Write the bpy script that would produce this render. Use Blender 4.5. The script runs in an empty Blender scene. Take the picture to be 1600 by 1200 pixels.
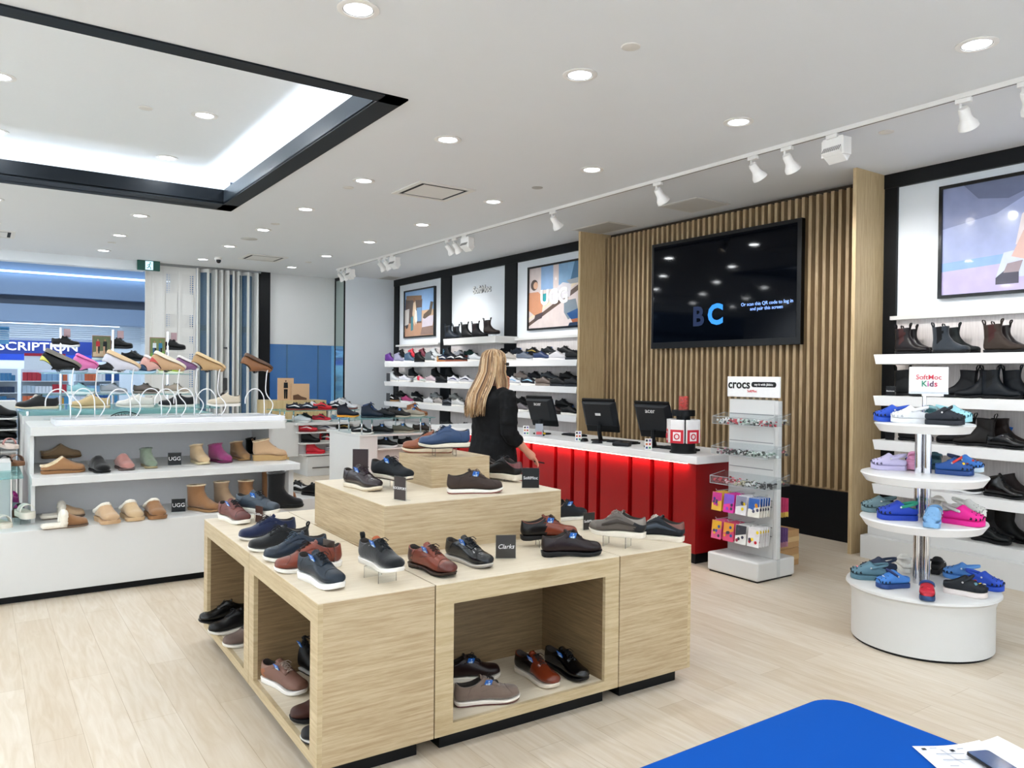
import bpy, math, random
from mathutils import Vector, Matrix
sc = bpy.context.scene
COL = sc.collection
PI = math.pi; R = math.radians
random.seed(7)

# ---------------------------------------------------------------- camera, world, exposure
cam_d = bpy.data.cameras.new('camera')
cam = bpy.data.objects.new('camera', cam_d)
COL.objects.link(cam)
cam_d.sensor_width = 36
cam_d.lens = 27.163
cam_d.clip_start = .05
cam_d.clip_end = 200
R3 = [[0.8227, -0.001619, -0.568473], [-0.568384, 0.015612, -0.822615], [0.010207, 0.999877, 0.011924]]
cam.matrix_world = Matrix.Translation((0, 0, 1.58)) @ Matrix(R3).to_4x4()
sc.camera = cam
sc.view_settings.view_transform = 'Standard'
sc.view_settings.look = 'None'
sc.view_settings.gamma = 1
sc.view_settings.use_curve_mapping = False
sc.view_settings.exposure = .38
w = bpy.data.worlds.new('world')
sc.world = w
w.use_nodes = True
w.node_tree.nodes['Background'].inputs[0].default_value = (.75, .83, 1, 1)
w.node_tree.nodes['Background'].inputs[1].default_value = .35
CEIL = 3.46
CANW = 5.6

def area_lamp(name, loc, size, power, color=(1, .95, .88), size_y=None, rot=(0, 0, 0), spread=PI):
    l = bpy.data.lights.new(name, 'AREA')
    l.energy = power; l.color = color; l.size = size; l.spread = spread
    if size_y: l.shape = 'RECTANGLE'; l.size_y = size_y
    else: l.shape = 'DISK'
    o = bpy.data.objects.new(name, l); COL.objects.link(o)
    o.location = loc; o.rotation_euler = rot
    return o
# recessed can lights sit on one 1.5 x 1.63 m ceiling grid
CANS = [(x, y) for x in (-2.9, -1.38, .13, 1.61, 3.09, 4.6) for y in (-1.2, .46, 2.11, 3.76, 5.41, 7.05, 8.68, 10.28, 11.94, 13.6)]
for x, y in CANS:
    inside = -2.4 < x < 2.42 and 4.9 < y < 9.2
    area_lamp('downlight_lamp', (x, y, (3.785 if inside else CEIL - .012)), .13, CANW, (.95, .985, 1))
# cool LED strips inside the ceiling recess
for loc, sx, sy, p in (((2.37, 7.04, 3.52), .04, 4.1, 14), ((0, 9.2, 3.52), 4.7, .04, 15), ((0, 4.87, 3.52), 4.7, .04, 9), ((-2.35, 7.04, 3.52), .04, 4.1, 12)):
    area_lamp('cove_lamp', loc, sx, p, (.78, .88, 1), size_y=sy, rot=(PI, 0, 0))
# added fill spots without fixtures, bouncing light off the two unseen walls
def fill_spot(loc, rot, power):
    l = bpy.data.lights.new('fill_spot', 'SPOT'); l.energy = power; l.spot_size = R(100); l.spot_blend = .9; l.shadow_soft_size = .05; l.color = (.93, .97, 1)
    o = bpy.data.objects.new('fill_spot', l); COL.objects.link(o); o.location = loc; o.rotation_euler = rot
for k in range(9): fill_spot((-3.4, -1.5 + 1.8 * k, CEIL - .25), (0, R(58), 0), 290)
for k in range(6): fill_spot((-3.5 + 1.9 * k, -1.3, CEIL - .25), (R(-58), 0, 0), 265)
# mall concourse lighting outside the shopfront
for x in (-6, 1, 8):
    area_lamp('mall_lamp', (x, 17.6, 4.5), 3.2, 130, (.72, .86, 1), size_y=2.0)
    area_lamp('pharmacy_lamp', (x, 24.5, 2.95), 4.5, 150, (.85, .93, 1), size_y=2.4)

# ---------------------------------------------------------------- materials
MATS = {}
def _bsdf(name):
    m = bpy.data.materials.new(name); m.use_nodes = True
    return m, m.node_tree, m.node_tree.nodes['Principled BSDF']
def srgb(c):
    if isinstance(c, str):
        c = tuple(int(c[i:i+2], 16) / 255 for i in (0, 2, 4))
    return tuple((v / 12.92 if v <= .04045 else ((v + .055) / 1.055) ** 2.4) for v in c) + (1,)
def mat(key, rough=.5, metal=0, var=.05, scale=30, bump=0, coat=0, spec=.5, sheen=0, emit=0, alpha=1, trans=0):
    """plain material in the sRGB hex colour `key`, with a slight noise in value"""
    k = (key, rough, metal, var, scale, bump, coat, emit, alpha, trans, sheen, spec)
    if k in MATS: return MATS[k]
    m, nt, b = _bsdf('m_' + key)
    c = srgb(key)
    if spec == .5 and max(c[:3]) < .06 and rough > .25: spec = .3
    b.inputs['Roughness'].default_value = rough
    b.inputs['Metallic'].default_value = metal
    b.inputs['Coat Weight'].default_value = coat
    b.inputs['Specular IOR Level'].default_value = spec
    b.inputs['Sheen Weight'].default_value = sheen
    if emit:
        b.inputs['Emission Color'].default_value = c
        b.inputs['Emission Strength'].default_value = emit
    if alpha < 1: b.inputs['Alpha'].default_value = alpha
    if trans: b.inputs['Transmission Weight'].default_value = trans
    n = nt.nodes.new('ShaderNodeTexNoise'); n.inputs['Scale'].default_value = scale
    tc = nt.nodes.new('ShaderNodeTexCoord'); nt.links.new(tc.outputs['Object'], n.inputs['Vector'])
    mx = nt.nodes.new('ShaderNodeMix'); mx.data_type = 'RGBA'
    mx.inputs['A'].default_value = tuple(v * (1 - var) for v in c[:3]) + (1,)
    mx.inputs['B'].default_value = tuple(min(1, v * (1 + var)) for v in c[:3]) + (1,)
    nt.links.new(n.outputs['Fac'], mx.inputs['Factor'])
    nt.links.new(mx.outputs['Result'], b.inputs['Base Color'])
    if bump:
        bp = nt.nodes.new('ShaderNodeBump'); bp.inputs['Strength'].default_value = bump; bp.inputs['Distance'].default_value = .004
        nt.links.new(n.outputs['Fac'], bp.inputs['Height']); nt.links.new(bp.outputs['Normal'], b.inputs['Normal'])
    MATS[k] = m
    return m
def wood(name, c1, c2, stretch=(1, 12, 12), rough=.45, scale=3.2):
    if name in MATS: return MATS[name]
    m, nt, b = _bsdf(name)
    tc = nt.nodes.new('ShaderNodeTexCoord'); mp = nt.nodes.new('ShaderNodeMapping')
    mp.inputs['Scale'].default_value = stretch
    nt.links.new(tc.outputs['Object'], mp.inputs['Vector'])
    n = nt.nodes.new('ShaderNodeTexNoise'); n.inputs['Scale'].default_value = scale; n.inputs['Detail'].default_value = 6
    n.inputs['Distortion'].default_value = .35
    n2 = nt.nodes.new('ShaderNodeTexNoise'); n2.inputs['Scale'].default_value = scale * 5; n2.inputs['Detail'].default_value = 3
    nt.links.new(mp.outputs['Vector'], n.inputs['Vector']); nt.links.new(mp.outputs['Vector'], n2.inputs['Vector'])
    ad = nt.nodes.new('ShaderNodeMath'); ad.operation = 'ADD'
    ml = nt.nodes.new('ShaderNodeMath'); ml.operation = 'MULTIPLY'; ml.inputs[1].default_value = .45
    nt.links.new(n2.outputs['Fac'], ml.inputs[0]); nt.links.new(n.outputs['Fac'], ad.inputs[0]); nt.links.new(ml.outputs[0], ad.inputs[1])
    cr = nt.nodes.new('ShaderNodeValToRGB')
    cr.color_ramp.elements[0].position = .5; cr.color_ramp.elements[0].color = srgb(c1)
    cr.color_ramp.elements[1].position = .95; cr.color_ramp.elements[1].color = srgb(c2)
    nt.links.new(ad.outputs[0], cr.inputs['Fac']); nt.links.new(cr.outputs['Color'], b.inputs['Base Color'])
    b.inputs['Roughness'].default_value = rough
    bp = nt.nodes.new('ShaderNodeBump'); bp.inputs['Strength'].default_value = .08; bp.inputs['Distance'].default_value = .003
    nt.links.new(ad.outputs[0], bp.inputs['Height']); nt.links.new(bp.outputs['Normal'], b.inputs['Normal'])
    MATS[name] = m
    return m
def floor_mat():
    m, nt, b = _bsdf('oak_planks')
    tc = nt.nodes.new('ShaderNodeTexCoord'); mp = nt.nodes.new('ShaderNodeMapping')
    mp.inputs['Rotation'].default_value = (0, 0, PI / 2)
    nt.links.new(tc.outputs['Object'], mp.inputs['Vector'])
    br = nt.nodes.new('ShaderNodeTexBrick')
    br.inputs['Scale'].default_value = 1
    br.inputs['Brick Width'].default_value = 1.9; br.inputs['Row Height'].default_value = .19
    br.inputs['Mortar Size'].default_value = .0012; br.inputs['Mortar Smooth'].default_value = .3
    br.offset = .37
    br.inputs['Color1'].default_value = srgb('DDD2C2'); br.inputs['Color2'].default_value = srgb('D0C1AC')
    br.inputs['Mortar'].default_value = srgb('B8A68C'); br.inputs['Bias'].default_value = -.25
    nt.links.new(mp.outputs['Vector'], br.inputs['Vector'])
    m2 = nt.nodes.new('ShaderNodeMapping'); m2.inputs['Scale'].default_value = (9, .9, 1)
    nt.links.new(tc.outputs['Object'], m2.inputs['Vector'])
    n = nt.nodes.new('ShaderNodeTexNoise'); n.inputs['Scale'].default_value = 3; n.inputs['Detail'].default_value = 7; n.inputs['Distortion'].default_value = 1.2
    nt.links.new(m2.outputs['Vector'], n.inputs['Vector'])
    cr = nt.nodes.new('ShaderNodeValToRGB')
    cr.color_ramp.elements[0].position = .3; cr.color_ramp.elements[0].color = (.86, .81, .73, 1)
    cr.color_ramp.elements[1].position = .68; cr.color_ramp.elements[1].color = (1, 1, 1, 1)
    nt.links.new(n.outputs['Fac'], cr.inputs['Fac'])
    mx = nt.nodes.new('ShaderNodeMix'); mx.data_type = 'RGBA'; mx.blend_type = 'MULTIPLY'; mx.inputs['Factor'].default_value = .95
    nt.links.new(br.outputs['Color'], mx.inputs['A']); nt.links.new(cr.outputs['Color'], mx.inputs['B'])
    nt.links.new(mx.outputs['Result'], b.inputs['Base Color'])
    b.inputs['Roughness'].default_value = .38; b.inputs['Specular IOR Level'].default_value = .35
    return m
def glass(name, tint=(.75, .95, .95), alpha=.18, rough=.02):
    if name in MATS: return MATS[name]
    m, nt, b = _bsdf(name)
    n = nt.nodes; out = n['Material Output']
    tr = n.new('ShaderNodeBsdfTransparent'); tr.inputs[0].default_value = tuple(tint) + (1,)
    b.inputs['Base Color'].default_value = tuple(v * .6 for v in tint) + (1,); b.inputs['Roughness'].default_value = rough
    mx = n.new('ShaderNodeMixShader'); mx.inputs[0].default_value = alpha
    nt.links.new(tr.outputs[0], mx.inputs[1]); nt.links.new(b.outputs[0], mx.inputs[2]); nt.links.new(mx.outputs[0], out.inputs[0])
    MATS[name] = m
    return m
WHITE = mat('DADAD8', .35, var=.01); WHITE2 = mat('F0F0F0', .3, var=.01); WALLW = mat('E6ECF2', .6, var=.01, scale=4); CEILM = mat('E6E9EC', .85, var=.01, scale=3)
BLACK = mat('06090D', .5, var=.1, spec=.25); BLACKG = mat('07080A', .12, var=.1); CHROME = mat('D8D8DC', .08, metal=1, var=.01)
DISP = wood('pale_oak', 'A58D6B', 'C4B190', (1.6, 1.6, 34)); DISPT = wood('pale_oak_top', 'D0C2AA', 'DFD4BF', (1.2, 26, 1))
DISPF = wood('pale_oak_frame', 'AE9873', 'C8B693', (1.6, 1.6, 24)); NICHE_SHADE = wood('oak_niche_shaded', '6E583D', '8C7554', (1.6, 1.6, 34))  # niche faces are the cabinets' own oak, with shade darkened into the colour
SLATW = wood('slat_oak', '927A5A', 'B69E7A', (14, 14, 1)); PANW = wood('panel_oak', 'B09670', 'CAB48C', (14, 14, 1))
LAM = wood('grey_laminate', 'CFC8C6', 'E6E0DE', (16, 16, .8), scale=4)
ACRYL = glass('clear_acrylic', (.97, .985, .99), .06); GGLASS = glass('edge_glass', (.72, .93, .9), .22)

# ---------------------------------------------------------------- mesh tools
class MB:
    def __init__(s): s.v = []; s.f = []; s.m = []; s.mats = []
    def mi(s, m):
        if m not in s.mats: s.mats.append(m)
        return s.mats.index(m)
    def add(s, vs, fs, m):
        b = len(s.v); i = s.mi(m)
        s.v += [tuple(p) for p in vs]; s.f += [tuple(b + k for k in f) for f in fs]; s.m += [i] * len(fs)
        return s
    def box(s, x0, y0, z0, x1, y1, z1, m, M=None):
        vs = [Vector((x, y, z)) for z in (z0, z1) for y in (y0, y1) for x in (x0, x1)]
        if M is not None: vs = [M @ v for v in vs]
        return s.add(vs, [(0, 2, 3, 1), (4, 5, 7, 6), (0, 1, 5, 4), (2, 6, 7, 3), (0, 4, 6, 2), (1, 3, 7, 5)], m)
    def tube(s, pts, r, m, n=6, close=False, rr=None):
        pts = [Vector(p) for p in pts]; vs = []; K = len(pts); ref = None
        for i, p in enumerate(pts):
            a = pts[i - 1] if (i or close) else pts[i]; b = pts[(i + 1) % K] if (i < K - 1 or close) else pts[i]
            t = (b - a).normalized()
            if ref is None: ref = Vector((0, 0, 1)) if abs(t.z) < .9 else Vector((1, 0, 0))
            u = (ref - t * ref.dot(t)).normalized(); w_ = t.cross(u); ref = u
            q = rr[i] if rr else r
            vs += [p + (u * math.cos(2 * PI * k / n) + w_ * math.sin(2 * PI * k / n)) * q for k in range(n)]
        fs = []
        for i in range(K if close else K - 1):
            j = (i + 1) % K
            fs += [(i * n + k, i * n + (k + 1) % n, j * n + (k + 1) % n, j * n + k) for k in range(n)]
        if not close: fs += [tuple(range(n))[::-1], tuple((K - 1) * n + k for k in range(n))]
        return s.add(vs, fs, m)
    def cyl(s, c, r, z0, z1, m, n=24, r2=None):
        r2 = r if r2 is None else r2
        vs = [(c[0] + q * math.cos(2 * PI * k / n), c[1] + q * math.sin(2 * PI * k / n), z) for z, q in ((z0, r), (z1, r2)) for k in range(n)]
        return s.add(vs, [(k, (k + 1) % n, n + (k + 1) % n, n + k) for k in range(n)] + [tuple(range(n))[::-1], tuple(range(n, 2 * n))], m)
    def lathe(s, prof, m, c=(0, 0), n=40, M=None):
        vs = []
        for r, z in prof: vs += [Vector((c[0] + r * math.cos(2 * PI * k / n), c[1] + r * math.sin(2 * PI * k / n), z)) for k in range(n)]
        if M is not None: vs = [M @ v for v in vs]
        fs = [(i * n + k, i * n + (k + 1) % n, (i + 1) * n + (k + 1) % n, (i + 1) * n + k) for i in range(len(prof) - 1) for k in range(n)]
        return s.add(vs, fs, m)
    def prism(s, pts, z0, z1, m, M=None):
        n = len(pts)
        vs = [Vector((x, y, z)) for z in (z0, z1) for x, y in pts]
        if M is not None: vs = [M @ v for v in vs]
        return s.add(vs, [(k, (k + 1) % n, n + (k + 1) % n, n + k) for k in range(n)] + [tuple(range(n))[::-1], tuple(range(n, 2 * n))], m)
    def poly(s, pts, m): return s.add(pts, [tuple(range(len(pts)))], m)
    def build(s, name, parent=None, smooth=False, bevel=0, world=False, seg=2, angle=None):
        me = bpy.data.meshes.new(name)
        vs = s.v
        if world and parent is not None:
            L = parent.location; vs = [(a - L.x, b - L.y, c - L.z) for a, b, c in vs]
        me.from_pydata(vs, [], s.f)
        for m in s.mats: me.materials.append(m)
        me.polygons.foreach_set('material_index', s.m)
        if smooth: me.polygons.foreach_set('use_smooth', [True] * len(me.polygons))
        me.update()
        o = bpy.data.objects.new(name, me); COL.objects.link(o)
        if parent is not None: o.parent = parent
        if smooth and angle is not None:
            try: me.set_sharp_from_angle(angle=angle)
            except Exception: pass
        if bevel:
            md = o.modifiers.new('bevel', 'BEVEL'); md.width = bevel; md.segments = seg; md.limit_method = 'ANGLE'; md.angle_limit = .6
        return o
def tag(o, label, cat, group=None, kind=None):
    o['label'] = label; o['category'] = cat
    if group: o['group'] = group
    if kind: o['kind'] = kind
    return o
def thing(name, label, cat, loc=(0, 0, 0), rz=0, group=None):
    o = bpy.data.objects.new(name, None); COL.objects.link(o)
    o.empty_display_size = .1; o.location = loc; o.rotation_euler = (0, 0, rz)
    return tag(o, label, cat, group)
def struct(o): o['kind'] = 'structure'; return o
def part(mb, name, parent, label=None, **k):
    o = mb.build(name, parent, **k)
    if label: o['label'] = label
    return o
def bx(*a): return MB().box(*a)
TXT = {}
def text(s_, size, m, parent, name='lettering', loc=(0, 0, 0), rot=(0, 0, 0), depth=.0015, align='CENTER', shear=0, bold=0, sx=1, world=True):
    cu = bpy.data.curves.new(name, 'FONT'); cu.body = s_; cu.size = size; cu.extrude = depth; cu.align_x = align; cu.align_y = 'CENTER'
    cu.shear = shear; cu.offset = bold; cu.resolution_u = 3
    t = bpy.data.objects.new(name, cu); COL.objects.link(t)
    me = bpy.data.meshes.new_from_object(t.evaluated_get(bpy.context.evaluated_depsgraph_get()))
    bpy.data.objects.remove(t)
    me.materials.clear(); me.materials.append(m)
    o = bpy.data.objects.new(name, me); COL.objects.link(o)
    if parent is not None:
        o.parent = parent
        if world: loc = Vector(loc) - parent.location
    o.location = loc; o.rotation_euler = rot; o.scale = (sx, 1, 1)
    return o
FACE_X = (PI / 2, 0, -PI / 2)     # lettering on a surface that looks towards -X
FACE_Y = (PI / 2, 0, 0)           # lettering on a surface that looks towards -Y

# ---------------------------------------------------------------- room shell
struct(bx(-5, -3, -.1, 8, 14.75, 0, floor_mat()).build('floor'))
c = MB()
X0, X1, Y0, Y1 = -2.4, 2.42, 4.785, 9.3
for b_ in ((-5, -3, X0, 14.9), (X1, -3, 8, 14.9), (X0, -3, X1, Y0), (X0, Y1, X1, 14.9)): c.box(b_[0], b_[1], CEIL, b_[2], b_[3], CEIL + .02, CEILM)
struct(c.build('ceiling'))
c = MB().box(X0 - .06, Y0 - .06, 3.8, X1 + .06, Y1 + .06, 3.82, mat('EDF0F2', .8, var=.01))
for b_ in ((X0 - .08, Y0 - .06, X0 - .04, Y1 + .06), (X1 + .04, Y0 - .06, X1 + .08, Y1 + .06), (X0, Y0 - .08, X1, Y0 - .04), (X0, Y1 + .04, X1, Y1 + .08)): c.box(b_[0], b_[1], CEIL + .02, b_[2], b_[3], 3.8, mat('EDF0F2', .8, var=.01))
struct(c.build('ceiling_recess'))
c = MB(); TR = mat('0A131B', .5, var=.08, spec=.25); w_ = .17
for b_ in ((X0, Y0, X1, Y0 + w_ - .035), (X0, Y1 - w_ - .18, X1, Y1 - .12), (X0, Y0, X0 + w_, Y1), (X1 - w_, Y0, X1, Y1), (X0, Y1 - .15, X1, Y1)):
    c.box(b_[0], b_[1], CEIL - .012, b_[2], b_[3], CEIL + .01, TR)
c.box(X1 - w_, Y0 + .13, CEIL, X1 - w_ + .012, Y1 - .35, CEIL + .15, mat('3A434C', .35, metal=.3))
c.box(X0, Y1 - .35, CEIL, X1 - w_, Y1 - .338, CEIL + .15, TR)
c.box(X0, Y0 + .123, CEIL, X1 - w_, Y0 + .135, CEIL + .05, TR)
c.box(X0 + w_ - .012, Y0 + .13, CEIL, X0 + w_, Y1 - .35, CEIL + .15, TR)
struct(c.build('trim_ceiling_recess'))
struct(bx(7.0, -3, 0, 7.1, 14.9, 3.48, WALLW).build('wall_right'))
struct(bx(-5.1, -3, 0, -5, 14.9, 3.48, WALLW).build('wall_left'))
struct(bx(-5, -3.1, 0, 8, -3, 3.48, WALLW).build('wall_front'))
# shopfront wall: header over the opening, white pier at the corner
c = MB().box(-5, 14.5, 3.3, 2.35, 14.72, 3.47, WALLW)
struct(c.build('wall_back'))
struct(bx(5.86, 14.38, 0, 7.0, 14.9, 3.47, WALLW).build('wall_pier'))
c = MB().box(4.33, 14.6, 0, 4.53, 14.8, 3.47, BLACK)
struct(c.build('trim_black_post'))
# shop window: film above, clear blue glass below
win = struct(bx(4.53, 14.7, 0, 5.84, 14.72, .9, WALLW).build('window_1'))
part(bx(4.53, 14.69, 2.12, 5.84, 14.715, 3.47, mat('DDDEDE', .7, var=.01)), 'film', win, 'opaque white film over the upper glass')
part(bx(4.53, 14.7, .9, 5.84, 14.712, 2.12, glass('shop_glass', (.55, .8, .95), .2)), 'pane', win)
# tall dark-framed mirror on the side of the pier
mr = MB().box(5.835, 14.2, .0, 5.86, 14.225, 3.46, BLACK).box(5.835, 14.66, 0, 5.86, 14.68, 3.46, BLACK).box(5.835, 14.2, 3.4, 5.86, 14.68, 3.46, BLACK)
o = mr.build('wall_mirror'); tag(o, 'tall narrow black-framed mirror on the side of the white pier', 'mirror')
part(bx(5.845, 14.22, .0, 5.86, 14.66, 3.4, mat('B9C8C4', .05, metal=.9, var=.01)), 'mirror_glass', o)
struct(bx(5.86, 14.2, 0, 7.0, 14.38, 3.47, WALLW).build('wall_pier_face'))

# ---------------------------------------------------------------- wall bays: frames, panels
def bay_wall():
    c = MB()
    for y0, y1 in ((8.02, 14.4),): c.box(6.89, y0, 3.33, 6.99, y1, 3.459, BLACK)
    for y0, y1 in ((14.0, 14.37), (11.93, 12.29), (9.9, 10.22)): c.box(6.9, y0, 0, 6.99, y1, 3.34, BLACK)
    o = struct(c.build('trim_frame_long'))
    c = MB().box(6.89, -3, 3.33, 6.99, 3.96, 3.459, BLACK).box(6.9, 3.83, 0, 6.99, 3.96, 3.34, BLACK).box(6.9, .9, 0, 6.99, 1.1, 3.34, BLACK)
    struct(c.build('trim_frame_boots'))
    def board(y0, y1, name):
        b = MB().box(6.93, y0, 2.13, 6.985, y1, 3.33, WALLW)
        o = struct(b.build(name)); 
        b = MB().box(6.92, y0, 0.28, 6.985, y1, 2.12, LAM)
        y = y0
        struct(b.build('wall_laminate')); 
        struct(bx(6.86, y0 + .0, 2.115, 6.985, y1 + .03, 2.15, WHITE).build('trim_ledge'))
    for y0, y1 in ((12.29, 14.0), (10.22, 11.93), (8.02, 9.9), (1.1, 3.83), (-3, .9)): board(y0, y1, 'wall_upper_panel')
bay_wall()
# tall oak end panels either side of the till wall, and the slat wall
struct(bx(6.445, 3.95, 0, 6.95, 3.985, CEIL, PANW).build('trim_oak_panel'))
struct(bx(6.445, 7.79, 0, 6.99, 7.83, CEIL, PANW).build('trim_oak_panel_far'))
struct(bx(6.97, 3.985, .5, 6.99, 7.79, CEIL, mat('3A3024', .8)).build('wall_slat_backing'))
struct(bx(6.86, 3.985, 0, 6.965, 7.79, .48, BLACK).build('baseboard_till'))
SL = thing('slat_screen', 'tall oak slat screen of upright battens behind the cash desk', 'wall screen', (6.86, 5.9, .5))
sl = MB(); y = 4.03
n_s = 0
while y < 7.78:
    part(bx(6.86, y, .5, 6.965, y + .034, 3.405, SLATW), 'batten', SL, world=True)
    y += .0815; n_s += 1
part(bx(6.9, 4.0, .48, 6.965, 7.78, .5, SLATW), 'bottom_rail', SL, world=True)
# ---------------------------------------------------------------- television
tv = thing('television', 'large black wall television on the slat screen with blue lettering lit', 'television', (6.8, 5.8, 1.916))
part(bx(6.8, 4.75, 1.916, 6.86, 6.85, 3.19, mat('050608', .3, var=.02)), 'casing', tv, world=True, bevel=.004)
part(bx(6.797, 4.8, 1.99, 6.801, 6.81, 3.15, mat('03050B', .05, var=.02, emit=.12, spec=.12)), 'screen', tv, 'glossy near-black screen', world=True)
BL = mat('3FA0F5', .4, emit=1.1); BLD = mat('1B62B0', .4, emit=.5)
text('C', .31, mat('1E78D0', .4, emit=.8), tv, loc=(6.794, 5.84, 2.27), rot=FACE_X, bold=.012)
text('B', .3, mat('0A1E42', .4, emit=.3), tv, loc=(6.794, 6.09, 2.26), rot=FACE_X, bold=.01)
text('Or scan this QR code to log in\nand pair this screen', .052, mat('7FA4F0', .4, emit=.9), tv, loc=(6.794, 5.16, 2.335), rot=FACE_X)

# ---------------------------------------------------------------- posters
def poster(name, y0, y1, z0, z1, label, art, fill, group=None, fr=.028):
    t = thing(name, label, 'poster', (6.9, (y0 + y1) / 2, z0), 0, group)
    f_ = MB()
    for a in ((y0, z0, y1, z0 + fr), (y0, z1 - fr, y1, z1), (y0, z0 + fr, y0 + fr, z1 - fr), (y1 - fr, z0 + fr, y1, z1 - fr)): f_.box(6.885, a[0], a[1], 6.93, a[2], a[3], BLACKG)
    part(f_, 'frame', t, 'black frame', world=True)
    part(bx(6.905, y0 + fr, z0 + fr, 6.925, y1 - fr, z1 - fr, fill), 'print', t, world=True)
    a = MB(); W_, H_ = y1 - y0 - 2 * fr, z1 - z0 - 2 * fr; k = 0
    for pts, m in art:
        k += 1; a.poly([(6.9045 - .0003 * k, y1 - fr - u * W_, z0 + fr + v * H_) for u, v in pts], m)
    if art: part(a, 'picture', t, world=True)
    return t
def ell(u, v, a, b, n=18, r=0): return [(u + a * math.cos(t) * math.cos(r) - b * math.sin(t) * math.sin(r), v + a * math.cos(t) * math.sin(r) + b * math.sin(t) * math.cos(r)) for t in [2 * PI * k / n for k in range(n)]]
def rc(u0, v0, u1, v1): return [(u0, v0), (u1, v0), (u1, v1), (u0, v1)]
g_ = lambda h: mat(h, .18, var=.12, scale=9, coat=.5)
# surf van picture
poster('framed_poster', 12.5, 13.745, 2.275, 3.2, 'framed beach poster of a person beside a parked van, next to the corner pier', [
    (rc(0, 0, 1, .34), g_('B98F72')), (rc(.55, .3, 1, .55), g_('C9A98A')), ([(.0, .3), (.58, .28), (.6, .8), (.02, .84)], g_('5A4A44')),
    ([(.05, .82), (.58, .78), (.58, .88), (.05, .92)], g_('8B6A4C')), (rc(.42, .32, .58, .62), g_('6F93B8')), (ell(.07, .3, .06, .12), g_('3A3536')),
    ([(.0, .25), (.14, .28), (.16, .62), (.0, .6)], g_('C9C4BE')), ([(.3, .3), (.36, .22), (.4, .6), (.37, .78), (.3, .74), (.27, .5)], g_('D9BFA0')),
    (ell(.33, .8, .035, .05), g_('8A5F42')), ([(.4, .25), (.44, .35), (.42, .55), (.36, .6), (.34, .4)], g_('E9E4DA')), ([(.22, .12), (.3, .14), (.3, .45), (.22, .42)], g_('3F7C86')),
    ([(.6, .18), (.95, .2), (1, .42), (.62, .4)], g_('CFC6D2')), ([(.63, .38), (.7, .36), (.9, .44), (.97, .7), (.88, .72), (.84, .55), (.66, .46)], g_('5B4E40')), ([(.55, .02), (1, .02), (1, .2), (.6, .18)], g_('8E7468'))],
    g_('8FB7E6'))
poster('framed_poster', 7.88, 9.58, 2.255, 3.215, 'framed poster of tan boots and sitting people with white lettering, beside the oak panel', [
    (rc(0, 0, 1, 1), g_('D9CBC8')), (rc(.18, .62, .36, 1), g_('8FB0D8')), (rc(.44, .66, .7, 1), g_('7CA6CC')), ([(.6, .7), (.85, .68), (.9, 1), (.66, 1)], g_('3F6E92')),
    ([(0, .1), (1, .85), (1, .75), (0, .04)], g_('5D4B42')), ([(.0, .18), (1, .95), (1, .88), (0, .14)], g_('E8D8BE')), (ell(.08, .72, .055, .09), g_('4A3B38')), (ell(.1, .71, .035, .06), g_('D8A98C')),
    ([(0, .6), (.14, .6), (.22, .5), (.2, .24), (.1, .2), (0, .3)], g_('C98E6C')), ([(.18, .55), (.26, .56), (.26, .42), (.2, .38)], g_('2F9AA0')), ([(.26, .5), (.5, .7), (.62, .66), (.6, .46), (.34, .4)], g_('DAD6DC')),
    ([(.55, .72), (.8, .76), (.82, .66), (.6, .66)], g_('9CA2A8')), ([(.52, .4), (.68, .42), (.72, .2), (.58, .1), (.52, .22)], g_('7E8A94')), ([(.56, .2), (.7, .26), (.8, .18), (.84, .12), (.62, .1)], g_('1F4A80')),
    ([(.62, .1), (.84, .13), (1, .22), (1, .08), (.64, .05)], g_('A8623C')), ([(.58, .0), (1, .0), (1, .07), (.6, .05)], g_('22324A')), ([(.08, .12), (.2, .16), (.22, .26), (.1, .22)], g_('4C4246'))], g_('D9CBC8'))
_p = [o for o in COL.objects if o.name.startswith('framed_poster')][-1]
text('UGG', .30, mat('FFFFFF', .4), _p, loc=(6.895, 8.93, 2.72), rot=FACE_X, bold=.012)
poster('framed_poster', 1.95, 3.45, 2.28, 3.255, 'large framed poster of a seated hiker in lilac mist above the boot wall', [
    (rc(0, 0, 1, 1), g_('A9B4DC')), ([(0, .62), (.3, .7), (.6, .95), (.7, 1), (0, 1)], g_('8A93B8')), ([(.12, 1), (.2, .86), (.36, .82), (.5, .9), (.56, 1)], g_('6C7492')), ([(0, .3), (.45, .34), (1, .5), (1, .2), (0, .2)], g_('8FB0E4')),
    ([(.0, .0), (1, 0), (1, .3), (.0, .22)], g_('BFB4DE')), ([(.3, .12), (.34, .34), (.52, .38), (1, .42), (1, .1)], g_('CAD2EE')), ([(.4, .4), (.43, .66), (.52, .82), (.66, .84), (.78, .7), (.74, .5)], g_('E4D8DA')),
    (ell(.56, .88, .075, .09), g_('5E5F70')), (ell(.58, .865, .05, .065), g_('D9A892')), ([(.46, .5), (.5, .62), (.7, .6), (.8, .46), (.6, .42)], g_('B59A9C')), ([(.38, .3), (.44, .52), (.52, .5), (.46, .26)], g_('D8B5AC')),
    ([(.3, .06), (.3, .12), (.36, .2), (.42, .22), (.42, .06)], g_('4E4C5A')), ([(.34, .16), (.36, .24), (.44, .26), (.42, .16)], g_('9A8A90'))], g_('A9B4DC'))
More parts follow.
